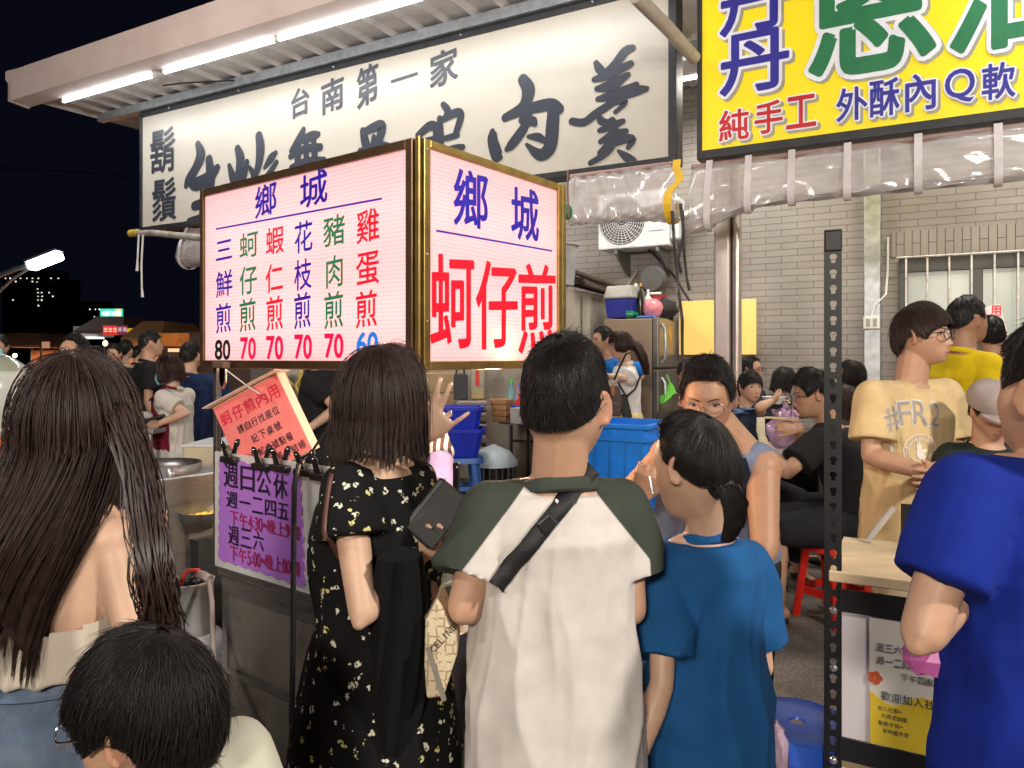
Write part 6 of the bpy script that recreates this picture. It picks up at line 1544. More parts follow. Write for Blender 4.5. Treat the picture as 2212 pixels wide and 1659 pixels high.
# left background, inside the lane: white board, ropes, small fan, cartons
for lb, (xa, ya, xb, yb), d, m in (('white painted board standing under the left of the menu sign', (732, 800, 800, 960), 8.0, WHITEM), ('pale concrete pillar behind the tilted red carton', (712, 800, 735, 1000), 7.6, CONC), ('pale concrete pillar beside the coiled yellow ropes', (615, 790, 662, 1000), 7.8, CONC)):
    a = W(xa, yb, d); b = W(xb, ya, d); tag(MB().box(V(((a.x + b.x) / 2, d + .1, b.z / 2 + .15)), b.x - a.x, .2, b.z + .3).build('board' if 'board' in lb else 'pillar', m, None, bevel=.01), lb, 'board' if 'board' in lb else 'pillar')
for i, (px, lb) in enumerate(((602, 'hank of yellow rope hanging left of the concrete pillar'), (655, 'hank of yellow green rope hanging on the concrete pillar'))):
    m_ = MB(); p = W(px, 800, 7.4)
    for k in range(8): m_.tube([p + V((random.uniform(-.06, .06), .02 * k, 0)), p + V((-.08 + random.uniform(-.03, .03), .02 * k, -.15)), p + V((random.uniform(-.05, .05), .02 * k, -.36 + random.uniform(-.05, .05))), p + V((.08 + random.uniform(-.03, .03), .02 * k, -.15)), p + V((random.uniform(-.04, .06), .02 * k, 0))], .010, 6)
    tag(m_.build('rope', mat('yellow_rope', (.50, .36, .06), .7), None, True), lb, 'rope')
fn = thing('electric_fan', 'white electric fan cage left of the tilted red carton', 'fan', W(535, 940, 4.2)); fp_ = W(545, 960, 4.2); m_ = MB()
for i in range(26): a = 2 * math.pi * i / 26; m_.tube([fp_ + V((0, 0, 0)) + V((-.02, -.07, 0)), fp_ + V((.05 * math.cos(a) * 1.4 - .01, -.05, .10 * math.sin(a) * 1.3)), fp_ + V((.17 * math.cos(a) * .9, 0, .19 * math.sin(a)))], .0025, 4)
m_.tube([fp_ + V((.155 * math.cos(a), 0, .19 * math.sin(a))) for a in [2 * math.pi * j / 30 for j in range(31)]], .006, 6); m_.build('fan_cage', mat('fan_white', (.62, .64, .66), .4), fn, True); MB().tube([fp_ + V((0, .03, -.15)), V((fp_.x, fp_.y + .03, 0))], .02, 10).build('stand', WHITEP, fn, True); MB().lathe(fp_ + V((0, .0, 0)), [(0, 0), (.06, 0), (.05, .1), (0, .12)], 18, (V((1, 0, 0)), UP, V((0, 1, 0)))).build('motor', WHITEP, fn, True)
for lb, (xa, ya, xb, yb), d in (('pale yellow carton with printed lines behind the steel stand', (415, 965, 465, 1040), 4.4),):
    a = W(xa, yb, d); b = W(xb, ya, d); t = thing('carton', lb, 'box', V(((a.x + b.x) / 2, d + .2, 0)))
    bo_ = MB().box(V(((a.x + b.x) / 2, d + .2, b.z / 2)), b.x - a.x + .1, .4, b.z).build('carton_body', mat('pale_card', (.55, .48, .32), .7), t, bevel=.005); bb = Board(V((a.x, d, 0)), (0, -1, 0), (1, 0, 0), .003)
    for j in range(3):
        for i, c in enumerate('≡≡≡≡'): bb.glyph(c, (434 + 9 * j, 1002 + 8 * i, 441 + 9 * j, 1009 + 8 * i), 'k', .01)
    bb.flush(bo_, {'k': mat('faint_grey', (.4, .3, .32), .6)}, 'print')
    MB().box(V(((a.x + b.x) / 2, d + .2, b.z + .006)), b.x - a.x + .12, .42, .01).build('lid', WHITEP, t)

# ------------------------------------------------------------------ the lane to the left
def lampmat(name, c, e): return mat(name, (.8, .8, .8), .5, emit=e, ecol=c, var=0)
sl = thing('street_lamp', 'bright white street lamp on a curved grey arm over the lane', 'street lamp', (-9.5, 14, 0))
p = W(98, 564, 14); MB().box(p, .62, .26, .16, (V((.93, 0, .36)).normalized(), V((0, 1, 0)), V((-.36, 0, .93)).normalized())).build('lamp_head', lampmat('street_lamp_glow', (.80, .95, 1), 14), sl, bevel=.05)
MB().box(p + V((-.03, 0, .10)), .66, .28, .06, (V((.93, 0, .36)).normalized(), V((0, 1, 0)), V((-.36, 0, .93)).normalized())).build('lamp_cover', GALV, sl, bevel=.02)
MB().tube([W(72, 572, 14), W(35, 580, 14), W(0, 594, 14), W(-60, 625, 14), W(-110, 700, 14), V((W(-120, 800, 14).x, 14, 0))], .05, 10).build('pole', GALV, sl, True)
MB().tube([W(66, 578, 14.1), W(30, 600, 14.1), W(0, 628, 14.1), W(-60, 690, 14.1)], .028, 8).build('brace', GALV, sl, True)
tag(MB().tube([W(-40, 360, 30), W(120, 368, 30), W(240, 378, 30), W(420, 396, 30)], .02, 5).build('overhead_wire', DARKM, None), 'thin overhead wire crossing the night sky on the left', 'wire')
FAR = mat('night_facade', (.030, .032, .045), .9, var=.3, vscale=.2); LITW = lampmat('lit_window', (1, .93, .78), 1.6)


def tower(label, xa, xb, yt, D, wins, name='apartment_tower', c=None):
    a = W(xa, 771, D); b = W(xb, yt, D); t = thing(name, label, 'building', V(((a.x + b.x) / 2, D, 0))); w_ = b.x - a.x
    MB().box(V(((a.x + b.x) / 2, D + w_ * .3, b.z / 2)), w_, w_ * .6, b.z).build('wall', c or FAR, t)
    MB().box(V(((a.x + b.x) / 2, D + w_ * .3, b.z + .5)), w_ * .7, w_ * .4, 2.4 * D / 150).build('roof_block', c or FAR, t)
    for x, y in wins:
        p = W(x, y, D - .1); s_ = 1.7 * D / FP; MB().box(p, s_ * random.uniform(.8, 1.5), .15, s_ * random.uniform(.8, 1.6)).build('lit_window', LITW, t)


tower('tall dark apartment tower with a column of lit windows under the street lamp', 4, 130, 598, 190, [(x, 601) for x in (12, 22, 33, 44, 58, 70, 83, 110, 126)] + [(34, 608), (70, 608), (80, 609), (81, 624), (82, 632), (90, 632), (82, 640), (91, 640), (82, 648), (90, 648), (83, 660), (106, 632), (114, 640), (28, 648)], c=FAR)
tower('lower dark apartment block with a row of roof lights left of the green sign', 128, 232, 766 - 100, 210, [(x, 668 + 0.0) for x in (130, 140, 152, 162, 172, 194, 206, 216, 214)] + [(150, 677), (158, 677), (150, 684), (158, 684), (204, 684)], name='apartment_block')
tower('wide dark office block behind the market stalls', 232, 430, 735, 120, [(340, 742), (382, 752), (362, 738)], name='office_block')
gs = thing('green_sign', 'green and white lit store sign above the far rooftops', 'sign', W(208, 700, 90)); a = W(218, 687, 90); b = W(264, 667, 90)
gp_ = MB().box((a + b) / 2, b.x - a.x, .4, b.z - a.z).build('sign_face', lampmat('green_sign_glow', (.03, .75, .50), 1.0), gs)
MB().box((a + b) / 2 + V(((b.x - a.x) * .37, -.05, 0)), (b.x - a.x) * .25, .42, b.z - a.z).build('yellow_end', lampmat('yellow_sign_glow', (.9, .9, .4), .9), gs)
bb = Board(V((a.x, 89.7, a.z)), (0, -1, 0), (1, 0, 0), .03)
for i, c in enumerate('NITORI'): bb.glyph(c, (221 + 6.6 * i, 673, 226 + 6.6 * i, 681), 'w', .03)
bb.flush(gp_, {'w': lampmat('white_sign_glow', (.95, 1, .95), 1.3)}); MB().box(V(((a.x + b.x) / 2, 90.3, a.z / 2)), 1.2, .3, a.z).build('pylon', FAR, gs)
cn = thing('canopy', 'pale lit canopy of a far stall below the green sign', 'canopy', W(203, 771, 40)); a = W(176, 728, 40); b = W(230, 706, 40)
MB().box((a + b) / 2, b.x - a.x, 1.5, b.z - a.z).build('canopy_face', mat('canopy_grey', (.35, .33, .33), .7, emit=.12, ecol=(.8, .75, .75)), cn); MB().box(V(((a.x + b.x) / 2, 39.4, a.z - .05)), (b.x - a.x) * .9, 1.0, .10).build('light_strip', lampmat('canopy_glow', (1, .96, .95), 1.5), cn)
for x in (a.x + .1, b.x - .1): MB().tube([V((x, 40, a.z)), V((x, 40, 0))], .06, 8).build('post', GALV, cn, True)


def mstall(label, xa, xb, yt, yb, D, roofc, banners, lightw, glow=None, wallc=(.10, .05, .03)):
    a = W(xa, yb, D); b = W(xb, yt, D); t = thing('market_stall', label, 'stall', V(((a.x + b.x) / 2, D, 0))); w_ = b.x - a.x; cx = (a.x + b.x) / 2
    MB().loft([[V((cx + i * w_ * .5 * k, D + .6 + j * 1.0 * k, z)) for i, j in ((-1, -1), (1, -1), (1, 1), (-1, 1))] for z, k in ((b.z - .25, 1.05), (b.z - .2, 1.05), (b.z + .1, .6))]).build('roof', mat('roof_' + str(xa), roofc, .7), t)
    for i in (-1, 1):
        for j in (-.9, .9): MB().tube([V((cx + i * w_ * .48, D + .6 + j, b.z - .2)), V((cx + i * w_ * .48, D + .6 + j, 0))], .03, 6).build('post', GALV, t, True)
    MB().box(V((cx, D + 1.5, b.z * .45)), w_ * .98, .05, b.z * .8).build('back_wall', mat('wall_' + str(xa), wallc, .8), t)
    MB().box(V((cx, D + .1, .45)), w_ * .95, .7, .9).build('counter', mat('counter_' + str(xa), (.2, .15, .1), .6), t)
    for x0, y0, x1, y1, c, txt in banners:
        p, q = W(x0, y1, D - .45), W(x1, y0, D - .45); s_ = MB().box((p + q) / 2, q.x - p.x, .03, q.z - p.z).build('banner', mat('banner_' + str(x0), c, .5, emit=.55, ecol=c), t)
        if txt:
            bb = Board(V((p.x, D - .47, p.z)), (0, -1, 0), (1, 0, 0), .004); n_ = len(txt); cw = (x1 - x0) / n_
            for i, ch in enumerate(txt): bb.glyph(ch, (x0 + cw * (i + .15), y0 + (y1 - y0) * .25, x0 + cw * (i + .85), y0 + (y1 - y0) * .65), 'w', .02)
            bb.flush(s_, {'w': lampmat('banner_text', (1, .8, .6), .6)})
    if lightw:
        o = area(V((cx, D + .4, b.z - .3)), V((cx, D + .4, 0)), w_ * .6, .3, lightw, (1, .60, .30)); MB().ell(V((cx, D - .2, b.z - .45)), .045, .045, .05).build('bulb', lampmat('stall_bulb', (1, .70, .35), 12), t, True)


mstall('distant market stall with red and purple banners under warm light', 190, 288, 694, 800, 15, (.10, .06, .05), [(223, 703, 254, 724, (.75, .05, .03), '≡≡≡'), (254, 703, 275, 722, (.22, .03, .10), '≡≡'), (275, 709, 287, 729, (.75, .50, .02), '')], 190)
mstall('distant market stall behind brown tarpaulin, right of the red banners', 292, 372, 706, 800, 13, (.30, .15, .06), [(330, 718, 352, 724, (.35, .18, .08), '')], 130, wallc=(.25, .12, .04))
mstall('distant dim market stall with brown awning at the left edge', -20, 108, 728, 800, 18, (.22, .10, .05), [(91, 738, 107, 752, (.60, .30, .20), '')], 260, wallc=(.22, .08, .04))
tk = thing('truck', 'dark food truck with an orange poster on its side', 'truck', W(395, 771, 11)); a = W(364, 752, 11); b = W(428, 715, 11); TKM = mat('truck_brown', (.07, .035, .02), .5)
MB().box(V(((a.x + b.x) / 2 + .5, 12, (.6 + b.z) / 2)), b.x - a.x + 1.4, 1.9, b.z - .6).build('body', TKM, tk, bevel=.06); MB().box(V(((a.x + b.x) / 2 - .15, 11.03, (a.z + b.z) / 2)), b.x - a.x, .03, b.z - a.z - .06).build('poster', mat('orange_poster', (.55, .16, .02), .5, emit=.10, ecol=(1, .3, .05), var=.5, vscale=6), tk)
MB().box(V(((a.x + b.x) / 2 + .2, 11.0, a.z - .03)), b.x - a.x + .4, .04, .05).build('light_strip', lampmat('truck_glow', (1, .45, .10), .9), tk)
for x in (a.x + .1, b.x + .9): MB().lathe((x, 11.15, .36), [(0, -.1), (.33, -.1), (.36, -.05), (.36, .05), (.33, .1), (0, .1)], 24, (V((1, 0, 0)), UP, V((0, 1, 0)))).build('wheel', BLACKP, tk, True)
sco = thing('scooter', 'dark scooter under the helmeted rider behind the long haired woman', 'scooter', (-1.68, 2.12, 0)); SX, SY = -1.68, 2.12
MB().loft([[V((SX + (x + 0) , SY + .14 * math.cos(q) * k, z + .10 * math.sin(q) * k)) for q in [2 * math.pi * j / 14 for j in range(14)]] for x, z, k in ((-.5, .62, .4), (-.3, .66, 1.2), (0, .62, 1.2), (.2, .5, .8), (.4, .45, .8), (.55, .75, .9), (.62, .98, .6))]).build('body', mat('scooter_paint', (.02, .02, .022), .2, coat=.6), sco, True)
for x in (-.42, .62): MB().lathe((SX + x, SY, .24), [(.10, -.05), (.2, -.055), (.24, -.03), (.24, .03), (.2, .055), (.10, .05)], 26, (V((1, 0, 0)), UP, V((0, 1, 0)))).build('wheel', BLACKP, sco, True)
MB().tube([V((SX + .5, SY - .3, 1.02)), V((SX + .58, SY, 1.0)), V((SX + .5, SY + .3, 1.02))], .018, 8).build('handlebar', DARKM, sco, True)
MB().box(V((SX - .15, SY, .79)), .6, .26, .07).build('saddle', BLACKP, sco, bevel=.03)
# ------------------------------------------------------------------ the people
def X(px, Y): return (px - CX) * Y / FP


def floral():
    m = fabric('dotted_dress', (.006, .006, .0065), var=.2); nt = m.node_tree; n = nt.nodes; l = nt.links; b = n['Principled BSDF']; prev = b.inputs['Base Color'].links[0].from_socket
    tc = n.new('ShaderNodeTexCoord'); no = n.new('ShaderNodeTexNoise'); no.inputs['Scale'].default_value = 90; l.new(tc.outputs['Object'], no.inputs[0])
    mxv = n.new('ShaderNodeMix'); mxv.data_type = 'RGBA'; mxv.blend_type = 'LINEAR_LIGHT'; mxv.inputs[0].default_value = .011; l.new(tc.outputs['Object'], mxv.inputs[6]); l.new(no.outputs['Color'], mxv.inputs[7])
    vo = n.new('ShaderNodeTexVoronoi'); vo.inputs['Scale'].default_value = 40; vo.inputs['Randomness'].default_value = .85; l.new(mxv.outputs[2], vo.inputs[0])
    lt = n.new('ShaderNodeMath'); lt.operation = 'LESS_THAN'; lt.inputs[1].default_value = .29; l.new(vo.outputs['Distance'], lt.inputs[0])
    sp = n.new('ShaderNodeSeparateColor'); l.new(vo.outputs['Color'], sp.inputs[0])
    gt = n.new('ShaderNodeMath'); gt.operation = 'GREATER_THAN'; gt.inputs[1].default_value = .34; l.new(sp.outputs[0], gt.inputs[0])
    # petals: small cells bite into the dot
    v2 = n.new('ShaderNodeTexVoronoi'); v2.inputs['Scale'].default_value = 150; l.new(tc.outputs['Object'], v2.inputs[0])
    l2 = n.new('ShaderNodeMath'); l2.operation = 'LESS_THAN'; l2.inputs[1].default_value = .56; l.new(v2.outputs['Distance'], l2.inputs[0])
    m1 = n.new('ShaderNodeMath'); m1.operation = 'MULTIPLY'; l.new(lt.outputs[0], m1.inputs[0]); l.new(gt.outputs[0], m1.inputs[1])
    m2 = n.new('ShaderNodeMath'); m2.operation = 'MULTIPLY'; l.new(m1.outputs[0], m2.inputs[0]); l.new(l2.outputs[0], m2.inputs[1])
    cr = n.new('ShaderNodeValToRGB'); cr.color_ramp.interpolation = 'CONSTANT'; cr.color_ramp.elements[0].color = (.66, .65, .52, 1); cr.color_ramp.elements[1].position = .72; cr.color_ramp.elements[1].color = (.62, .56, .22, 1); l.new(sp.outputs[1], cr.inputs[0])
    mx = n.new('ShaderNodeMix'); mx.data_type = 'RGBA'; l.new(m2.outputs[0], mx.inputs[0]); l.new(prev, mx.inputs[6]); l.new(cr.outputs[0], mx.inputs[7]); l.new(mx.outputs[2], b.inputs['Base Color']); return m


def striped():
    m = fabric('striped_cloth', (.62, .58, .58)); nt = m.node_tree; n = nt.nodes; l = nt.links; b = n['Principled BSDF']; prev = b.inputs['Base Color'].links[0].from_socket
    tc = n.new('ShaderNodeTexCoord'); wv = n.new('ShaderNodeTexWave'); wv.bands_direction = 'X'; wv.inputs['Scale'].default_value = 11; wv.inputs['Distortion'].default_value = .6; l.new(tc.outputs['Object'], wv.inputs[0])
    gt = n.new('ShaderNodeMath'); gt.operation = 'GREATER_THAN'; gt.inputs[1].default_value = .5; l.new(wv.outputs[0], gt.inputs[0])
    mx = n.new('ShaderNodeMix'); mx.data_type = 'RGBA'; l.new(gt.outputs[0], mx.inputs[0]); l.new(prev, mx.inputs[6]); mx.inputs[7].default_value = (.10, .06, .06, 1); l.new(mx.outputs[2], b.inputs['Base Color']); return m


FLOR = floral(); STRI = striped()
JEANS = fabric('denim', (.10, .14, .21), dirt=(.20, .24, .30), dscale=6); NAVY = fabric('navy_cloth', (.012, .022, .055)); BLKC = fabric('black_shirt_cloth', (.014, .013, .014)); DKTR = fabric('dark_trousers', (.016, .016, .019))
SHOE = mat('dark_shoe', (.02, .02, .02), .5)

# long haired woman, back to the viewer
p = Person('woman with very long dark hair and cream tube top seen from behind', X(140, 1.2), 1.2, 1.53, -30, 1, build=.86, head=W(168, 925, 1.2), hyaw=-12, hs=.97, voxel=.006, neck=W(160, 1085, 1.2), lean=(0, 0),
           J={'shR': W(238, 1165, 1.17), 'shL': W(62, 1165, 1.24), 'elR': W(300, 1420, 1.13), 'wrR': W(255, 1600, 1.30), 'elL': W(-20, 1420, 1.24), 'wrL': W(10, 1620, 1.35), 'pelvis': V((X(120, 1.2), 1.22, .895)), 'waist': V((X(140, 1.2), 1.21, 1.02)), 'hipL': V((X(80, 1.2), 1.25, .87)), 'hipR': V((X(160, 1.2), 1.19, .87))}).body()
p.hair('long', HAIR_B, 12500, 11, brow=False, zend=-.335, g0=1.10, g1=.78, back=-.075, sx=-.085, phi0=62, thick=.03, w=.00085, uneven=.035, flare=.12, clumps=46)
TUBE_Z = W(0, 1300, 1.2).z
p.shirt(fabric('cream_knit', (.56, .50, .42)), 0, .30, .006, 'top', amp=.006, flare=0, wide=.80, cut=lambda q: q[2] < TUBE_Z + .015 * math.sin(q[0] * 20)).legs(JEANS, 1.9, .010).shoes(SHOE)
lk = MB(); rr_ = np.random.default_rng(5)
for i in range(650):                            # locks that have fallen forward past the arm
    k = rr_.uniform(0, 1); o = V((rr_.normal(0, .011), rr_.normal(0, .011), 0)); P_ = [W(246 + 34 * k, 868 + 40 * k, 1.17), W(290 + 16 * k, 1000, 1.10), W(312 + 16 * k, 1160, 1.03), W(328 + 22 * k, 1290, 1.02), W(345 + 36 * k - 30 * rr_.uniform(0, 1), 1380 + 45 * rr_.uniform(-1, 1), 1.05)]; o = V((rr_.normal(0, .006), rr_.normal(0, .006), 0)); wv_ = rr_.normal(0, .010)
    Q_ = []
    for a in range(4):
        for t in (0, .33, .66): q0 = P_[max(a - 1, 0)]; Q_.append(.5 * (2 * P_[a] + (P_[a + 1] - q0) * t + (2 * q0 - 5 * P_[a] + 4 * P_[a + 1] - P_[min(a + 2, 4)]) * t * t + (3 * P_[a] - q0 - 3 * P_[a + 1] + P_[min(a + 2, 4)]) * t ** 3) + o)
    Q_.append(P_[4] + o); Q_ = [q + V((wv_ * math.sin(.55 * qi + k * 9), 0, 0)) for qi, q in enumerate(Q_)]; lk.tube(Q_, [.001] * (len(Q_) - 1) + [.0003], 3, False)
lk.build('hair_lock', HAIR_B, p.root, True)
bl_ = MB(); bl_.tube([p.j['pelvis'] + UP * .088 + p.rt * (.118 * math.cos(a)) + p.f * (.102 * math.sin(a)) for a in [2 * math.pi * i / 30 for i in range(31)]], .012, 8, False, flat=.4); bl_.build('waistband', JEANS, p.root, True)

# child with glasses, nearest the viewer
p = Person('child with black hair and thin glasses at the bottom left corner', X(300, .95), .98, 1.17, -50, 0, head=W(318, 1552, .95), hyaw=-84, hpitch=-8, hs=.88, voxel=.006, neck=W(345, 1725, .98)).body().hair('bowl', HAIR, 12000, 3, brow=False, fringe=92, top=.13, side=.11, w=.0008, len=.4, lift=.09, clumps=110).glasses(mat('silver_frame', (.5, .5, .5), .2, 1))
p.shirt(fabric('pale_tee', (.62, .60, .48)), .6, -.1, .012).collar(fabric('pale_tee', (.6, .6, .5))).legs(DKTR).shoes(SHOE)

# woman in the dotted dress
p = Person('woman in black flowered dress with a bob, holding up three fingers', X(812, 1.55), 1.55, 1.52, 18, 1, head=W(828, 878, 1.55), hyaw=28, hpitch=-4, hs=.98, voxel=.0055, neck=W(812, 1005, 1.53),
           J={'shL': W(748, 1050, 1.46), 'shR': W(896, 1042, 1.62), 'elL': W(784, 1322, 1.37), 'wrL': W(900, 1228, 1.50), 'elR': W(812, 1010, 1.86), 'wrR': W(898, 948, 1.90)},
           hands={'R': dict(d=V((.68, .06, .60)), n=V((.0, -1, .0)), side=-1, k=1.28, curl=[.06, .04, 1.45, .12], splay=.1, fing=[.58, .44, .10, -.10], thumb=(.1, 1.0)), 'L': dict(d=V((.30, .10, .75)), n=V((-.5, .6, .1)), curl=.7)}).body()
p.hair('long', HAIR_B, 11000, 21, brow=False, zend=-.108, g0=1.02, g1=1.10, phi0=66, thick=.055, w=.0009, uneven=.008)
p.shirt(FLOR, .42, -.02, .008, 'dress_top', amp=.006, cuff=.026, flare=.0, wide=.70, kinds=(8, 13), vox=.007, drop=-.01)
p.skirt(FLOR, .34, W(0, 1350, 1.55).z, (.125, .095), (.235, .18), 'dress_skirt', .012).shoes(SHOE)
wm = MB(); wc = p.j['wrR']; wd_ = (p.j['wrR'] - p.j['elR']).normalized(); a1_v = wd_.cross(UP).normalized(); a2_v = wd_.cross(a1_v)
wm.loft([[wc - wd_ * .004 + wd_ * t + a1_v * (.030 * math.cos(q)) + a2_v * (.0265 * math.sin(q)) for q in [2 * math.pi * j / 24 for j in range(24)]] for t in (-.010, -.005, .005, .010)], cap=False); wo = wm.build('wristwatch', mat('gold_watch', (.42, .30, .15), .3, .9), p.root, True, solid=.003)
MB().lathe(wc - wd_ * .002 - a1_v * 0 + V((0, -.030, .012)), [(0, 0), (.013, 0), (.013, .006), (0, .006)], 20, (wd_, wd_.cross(V((0, -1, 0))).normalized(), V((0, -1, 0)))).build('watch_case', mat('watch_face', (.6, .55, .5), .2, .6), wo, True)
bm_ = MB()
for i in range(16): q = 2 * math.pi * i / 16; bm_.ell(wc - wd_ * .035 + a1_v * (.030 * math.cos(q)) + a2_v * (.028 * math.sin(q)), .0055, .0055, .0055, None, 10, 6)
bm_.build('bracelet', mat('pearl', (.7, .62, .58), .25), p.root, True)
p.drape([W(725, 1010, 1.45), W(716, 1060, 1.43), W(716, 1130, 1.42), W(735, 1225, 1.42)], .005, mat('brown_leather', (.10, .04, .03), .45), 'bag_strap', d=(0, 1, 0), up=.005)
# black cardigan over her forearm
jk = thing('cardigan', 'black cardigan draped over the forearm of the woman in the flowered dress', 'cardigan', W(860, 1400, 1.42)); rows = []
for i in range(34):
    t = i / 33; y = 1198 + (1612 - 1198) * t; w_ = 46 + 18 * math.sin(math.pi * min(t * 1.1, 1)) ** .8 - 12 * (t > .85) * (t - .85) / .15; cxp = 862 + 8 * math.sin(t * 3) - 10 * t; c = W(cxp, y, 1.40 + .04 * t); rw = w_ * 1.4 / FP
    rows.append([c + V((rw * math.copysign(abs(math.cos(q)) ** .8, math.cos(q)) * (1 + .06 * math.sin(q * 7 + t * 4)), .052 * (1 - .3 * t) * math.sin(q) * (1 + .14 * math.sin(q * 9 + t * 6)), 0)) for q in [2 * math.pi * j / 60 for j in range(60)]])
top = rows[0]; cc_ = sum(top, V((0, 0, 0))) / 60; rows = [[cc_ + (q - cc_) * k + UP * (.018 * (1 - k)) for q in top] for k in (.2, .6, .88)] + rows
btm = rows[-1]; cc_ = sum(btm, V((0, 0, 0))) / 60; rows += [[cc_ + (q - cc_) * k - UP * (.02 * (1 - k)) for q in btm] for k in (.85, .5, .1)]
MB().loft(rows).build('cardigan_cloth', fabric('black_knit', (.006, .006, .007), bump=.5), jk, True)
# tote bag
tt_ = thing('tote_bag', 'cream patterned tote bag with lettering hanging beside the black cardigan', 'bag', W(950, 1500, 1.36))
def totem():
    m = mat('tote_canvas', (.60, .50, .34), .55, var=.05); nt = m.node_tree; n = nt.nodes; l = nt.links; b = n['Principled BSDF']; prev = b.inputs['Base Color'].links[0].from_socket
    tc = n.new('ShaderNodeTexCoord'); vo = n.new('ShaderNodeTexVoronoi'); vo.inputs['Scale'].default_value = 62; vo.inputs['Randomness'].default_value = .25; vo.feature = 'DISTANCE_TO_EDGE'; l.new(tc.outputs['Object'], vo.inputs[0]); no = n.new('ShaderNodeTexNoise'); no.inputs['Scale'].default_value = 70; l.new(tc.outputs['Object'], no.inputs[0])
    lt = n.new('ShaderNodeMath'); lt.operation = 'LESS_THAN'; lt.inputs[1].default_value = .10; l.new(vo.outputs['Distance'], lt.inputs[0]); g_ = n.new('ShaderNodeMath'); g_.operation = 'GREATER_THAN'; g_.inputs[1].default_value = .47; l.new(no.outputs[0], g_.inputs[0]); mu = n.new('ShaderNodeMath'); mu.operation = 'MULTIPLY'; l.new(lt.outputs[0], mu.inputs[0]); l.new(g_.outputs[0], mu.inputs[1])
    mx = n.new('ShaderNodeMix'); mx.data_type = 'RGBA'; l.new(mu.outputs[0], mx.inputs[0]); l.new(prev, mx.inputs[6]); mx.inputs[7].default_value = (.34, .25, .14, 1); l.new(mx.outputs[2], b.inputs['Base Color']); return m
tp = [W(*q, 1.36) for q in ((918, 1342), (944, 1292), (985, 1372), (986, 1418), (958, 1506), (921, 1512), (916, 1440))]; o_ = tp[0]
tb2 = MB().poly([((q - o_).x, (q - o_).z) for q in tp][::-1], o_ + V((0, .05, 0)), V((1, 0, 0)), UP, .10).build('bag_body', totem(), tt_, bevel=.006)
bt = Board(o_ + V((0, -.002, 0)), (0, -1, 0), (1, 0, 0), .002)
for i, c in enumerate('CELINE'): bt.glyph(c, (931 + 8.4 * i + 3.5 * (c == 'I'), 1394 - 9.2 * i, 941 + 8.4 * i - 4 * (c == 'I'), 1408 - 9.2 * i), 'k', .012, 0, math.radians(44))
bt.flush(tb2, {'k': mat('dark_brown_print', (.05, .03, .02), .5)})
MB().box(W(942, 1456, 1.355), .008, .01, .10, ((V((1, 0, 0)) * .96 + UP * .3).normalized(), V((0, 1, 0)), (UP * .96 - V((1, 0, 0)) * .3).normalized())).build('side_strap', mat('grey_trim', (.2, .18, .15), .5), tb2)
MB().tube([W(924, 1335, 1.40), W(914, 1275, 1.42), W(905, 1235, 1.45), W(935, 1262, 1.44), W(948, 1305, 1.40)], .008, 8, flat=.4).build('handle', MATS['brown_leather'], tt_, True)
wl = thing('wallet', 'open black wallet held by the woman in the flowered dress', 'wallet', W(930, 1120, 1.62)); wx = V((.50, .2, .62)).normalized(); wy = V((-.62, .1, .5)).normalized(); wz = wx.cross(wy)
MB().box(W(940, 1108, 1.50), .125, .075, .014, (wx, wy, wz)).build('leather', mat('black_leather', (.010, .009, .009), .5), wl, bevel=.005); MB().box(W(948, 1112, 1.505) + wz * .014, .122, .07, .006, (wx, wy, wz)).build('flap', mat('grey_leather', (.018, .016, .016), .65), wl, bevel=.003)

# young man in the raglan shirt
p = Person('young man in white raglan shirt with dark green sleeves seen from behind', X(1198, 1.44), 1.44, 1.56, 4, 0, head=W(1222, 882, 1.42), hyaw=24, hpitch=-4, hs=1.02, voxel=.0055, neck=W(1208, 1045, 1.43),
           J={'shL': W(1062, 1108, 1.42), 'shR': W(1336, 1100, 1.47), 'elL': W(1002, 1312, 1.38), 'wrL': W(1095, 1300, 1.64), 'elR': W(1362, 1315, 1.45), 'wrR': W(1310, 1290, 1.70)}).body()
p.hair('fade', HAIR, 12000, 5, brow=False, fringe=70, top=.20, side=.075, w=.0007, len=.20, lift=.05).glasses(mat('thin_gold_frame', (.3, .25, .2), .25, .9), .024, .02, .0008)
nx, nz = W(1202, 1045, 1.43).x, W(1208, 1045, 1.43).z
rag = lambda v: np.abs(v[:, 0] - nx) - np.minimum(.055 + .80 * (nz + .012 - v[:, 2]), .176)
RAG = mask_mat('raglan_cloth', (.56, .52, .48), (.042, .050, .040)); SLV = fabric('dark_green_rib', (.048, .055, .046))
p.shirt(RAG, .66, -.18, .013, amp=.012, cuff=.020, flare=.04, wide=1.0, mask=rag, kinds=(8, 13), vox=.006).collar(SLV, r=.009, wr=1.05).legs(DKTR).shoes(SHOE)
STRAP = mat('black_strap', (.008, .008, .009), .6, bump=.3, bscale=300)
so_ = p.drape([W(1288, 1012, 1.37), W(1272, 1030, 1.35), W(1225, 1080, 1.34), W(1170, 1140, 1.34), W(1110, 1210, 1.34), W(1066, 1262, 1.36)], .016, STRAP, 'shoulder_strap', d=(0, 1, 0), up=.006)
r_ = p.sbvh.ray_cast(V((0, 0, ZC)), ray(1181, 1128).normalized()); bq_ = (r_[0] or W(1181, 1128, 1.3)) - V((0, .012, 0))
MB().box(bq_, .034, .010, .026, (V((.75, 0, .66)).normalized(), V((0, 1, 0)), V((-.66, 0, .75)).normalized())).build('buckle', BLACKP, so_ or p.root, bevel=.004)

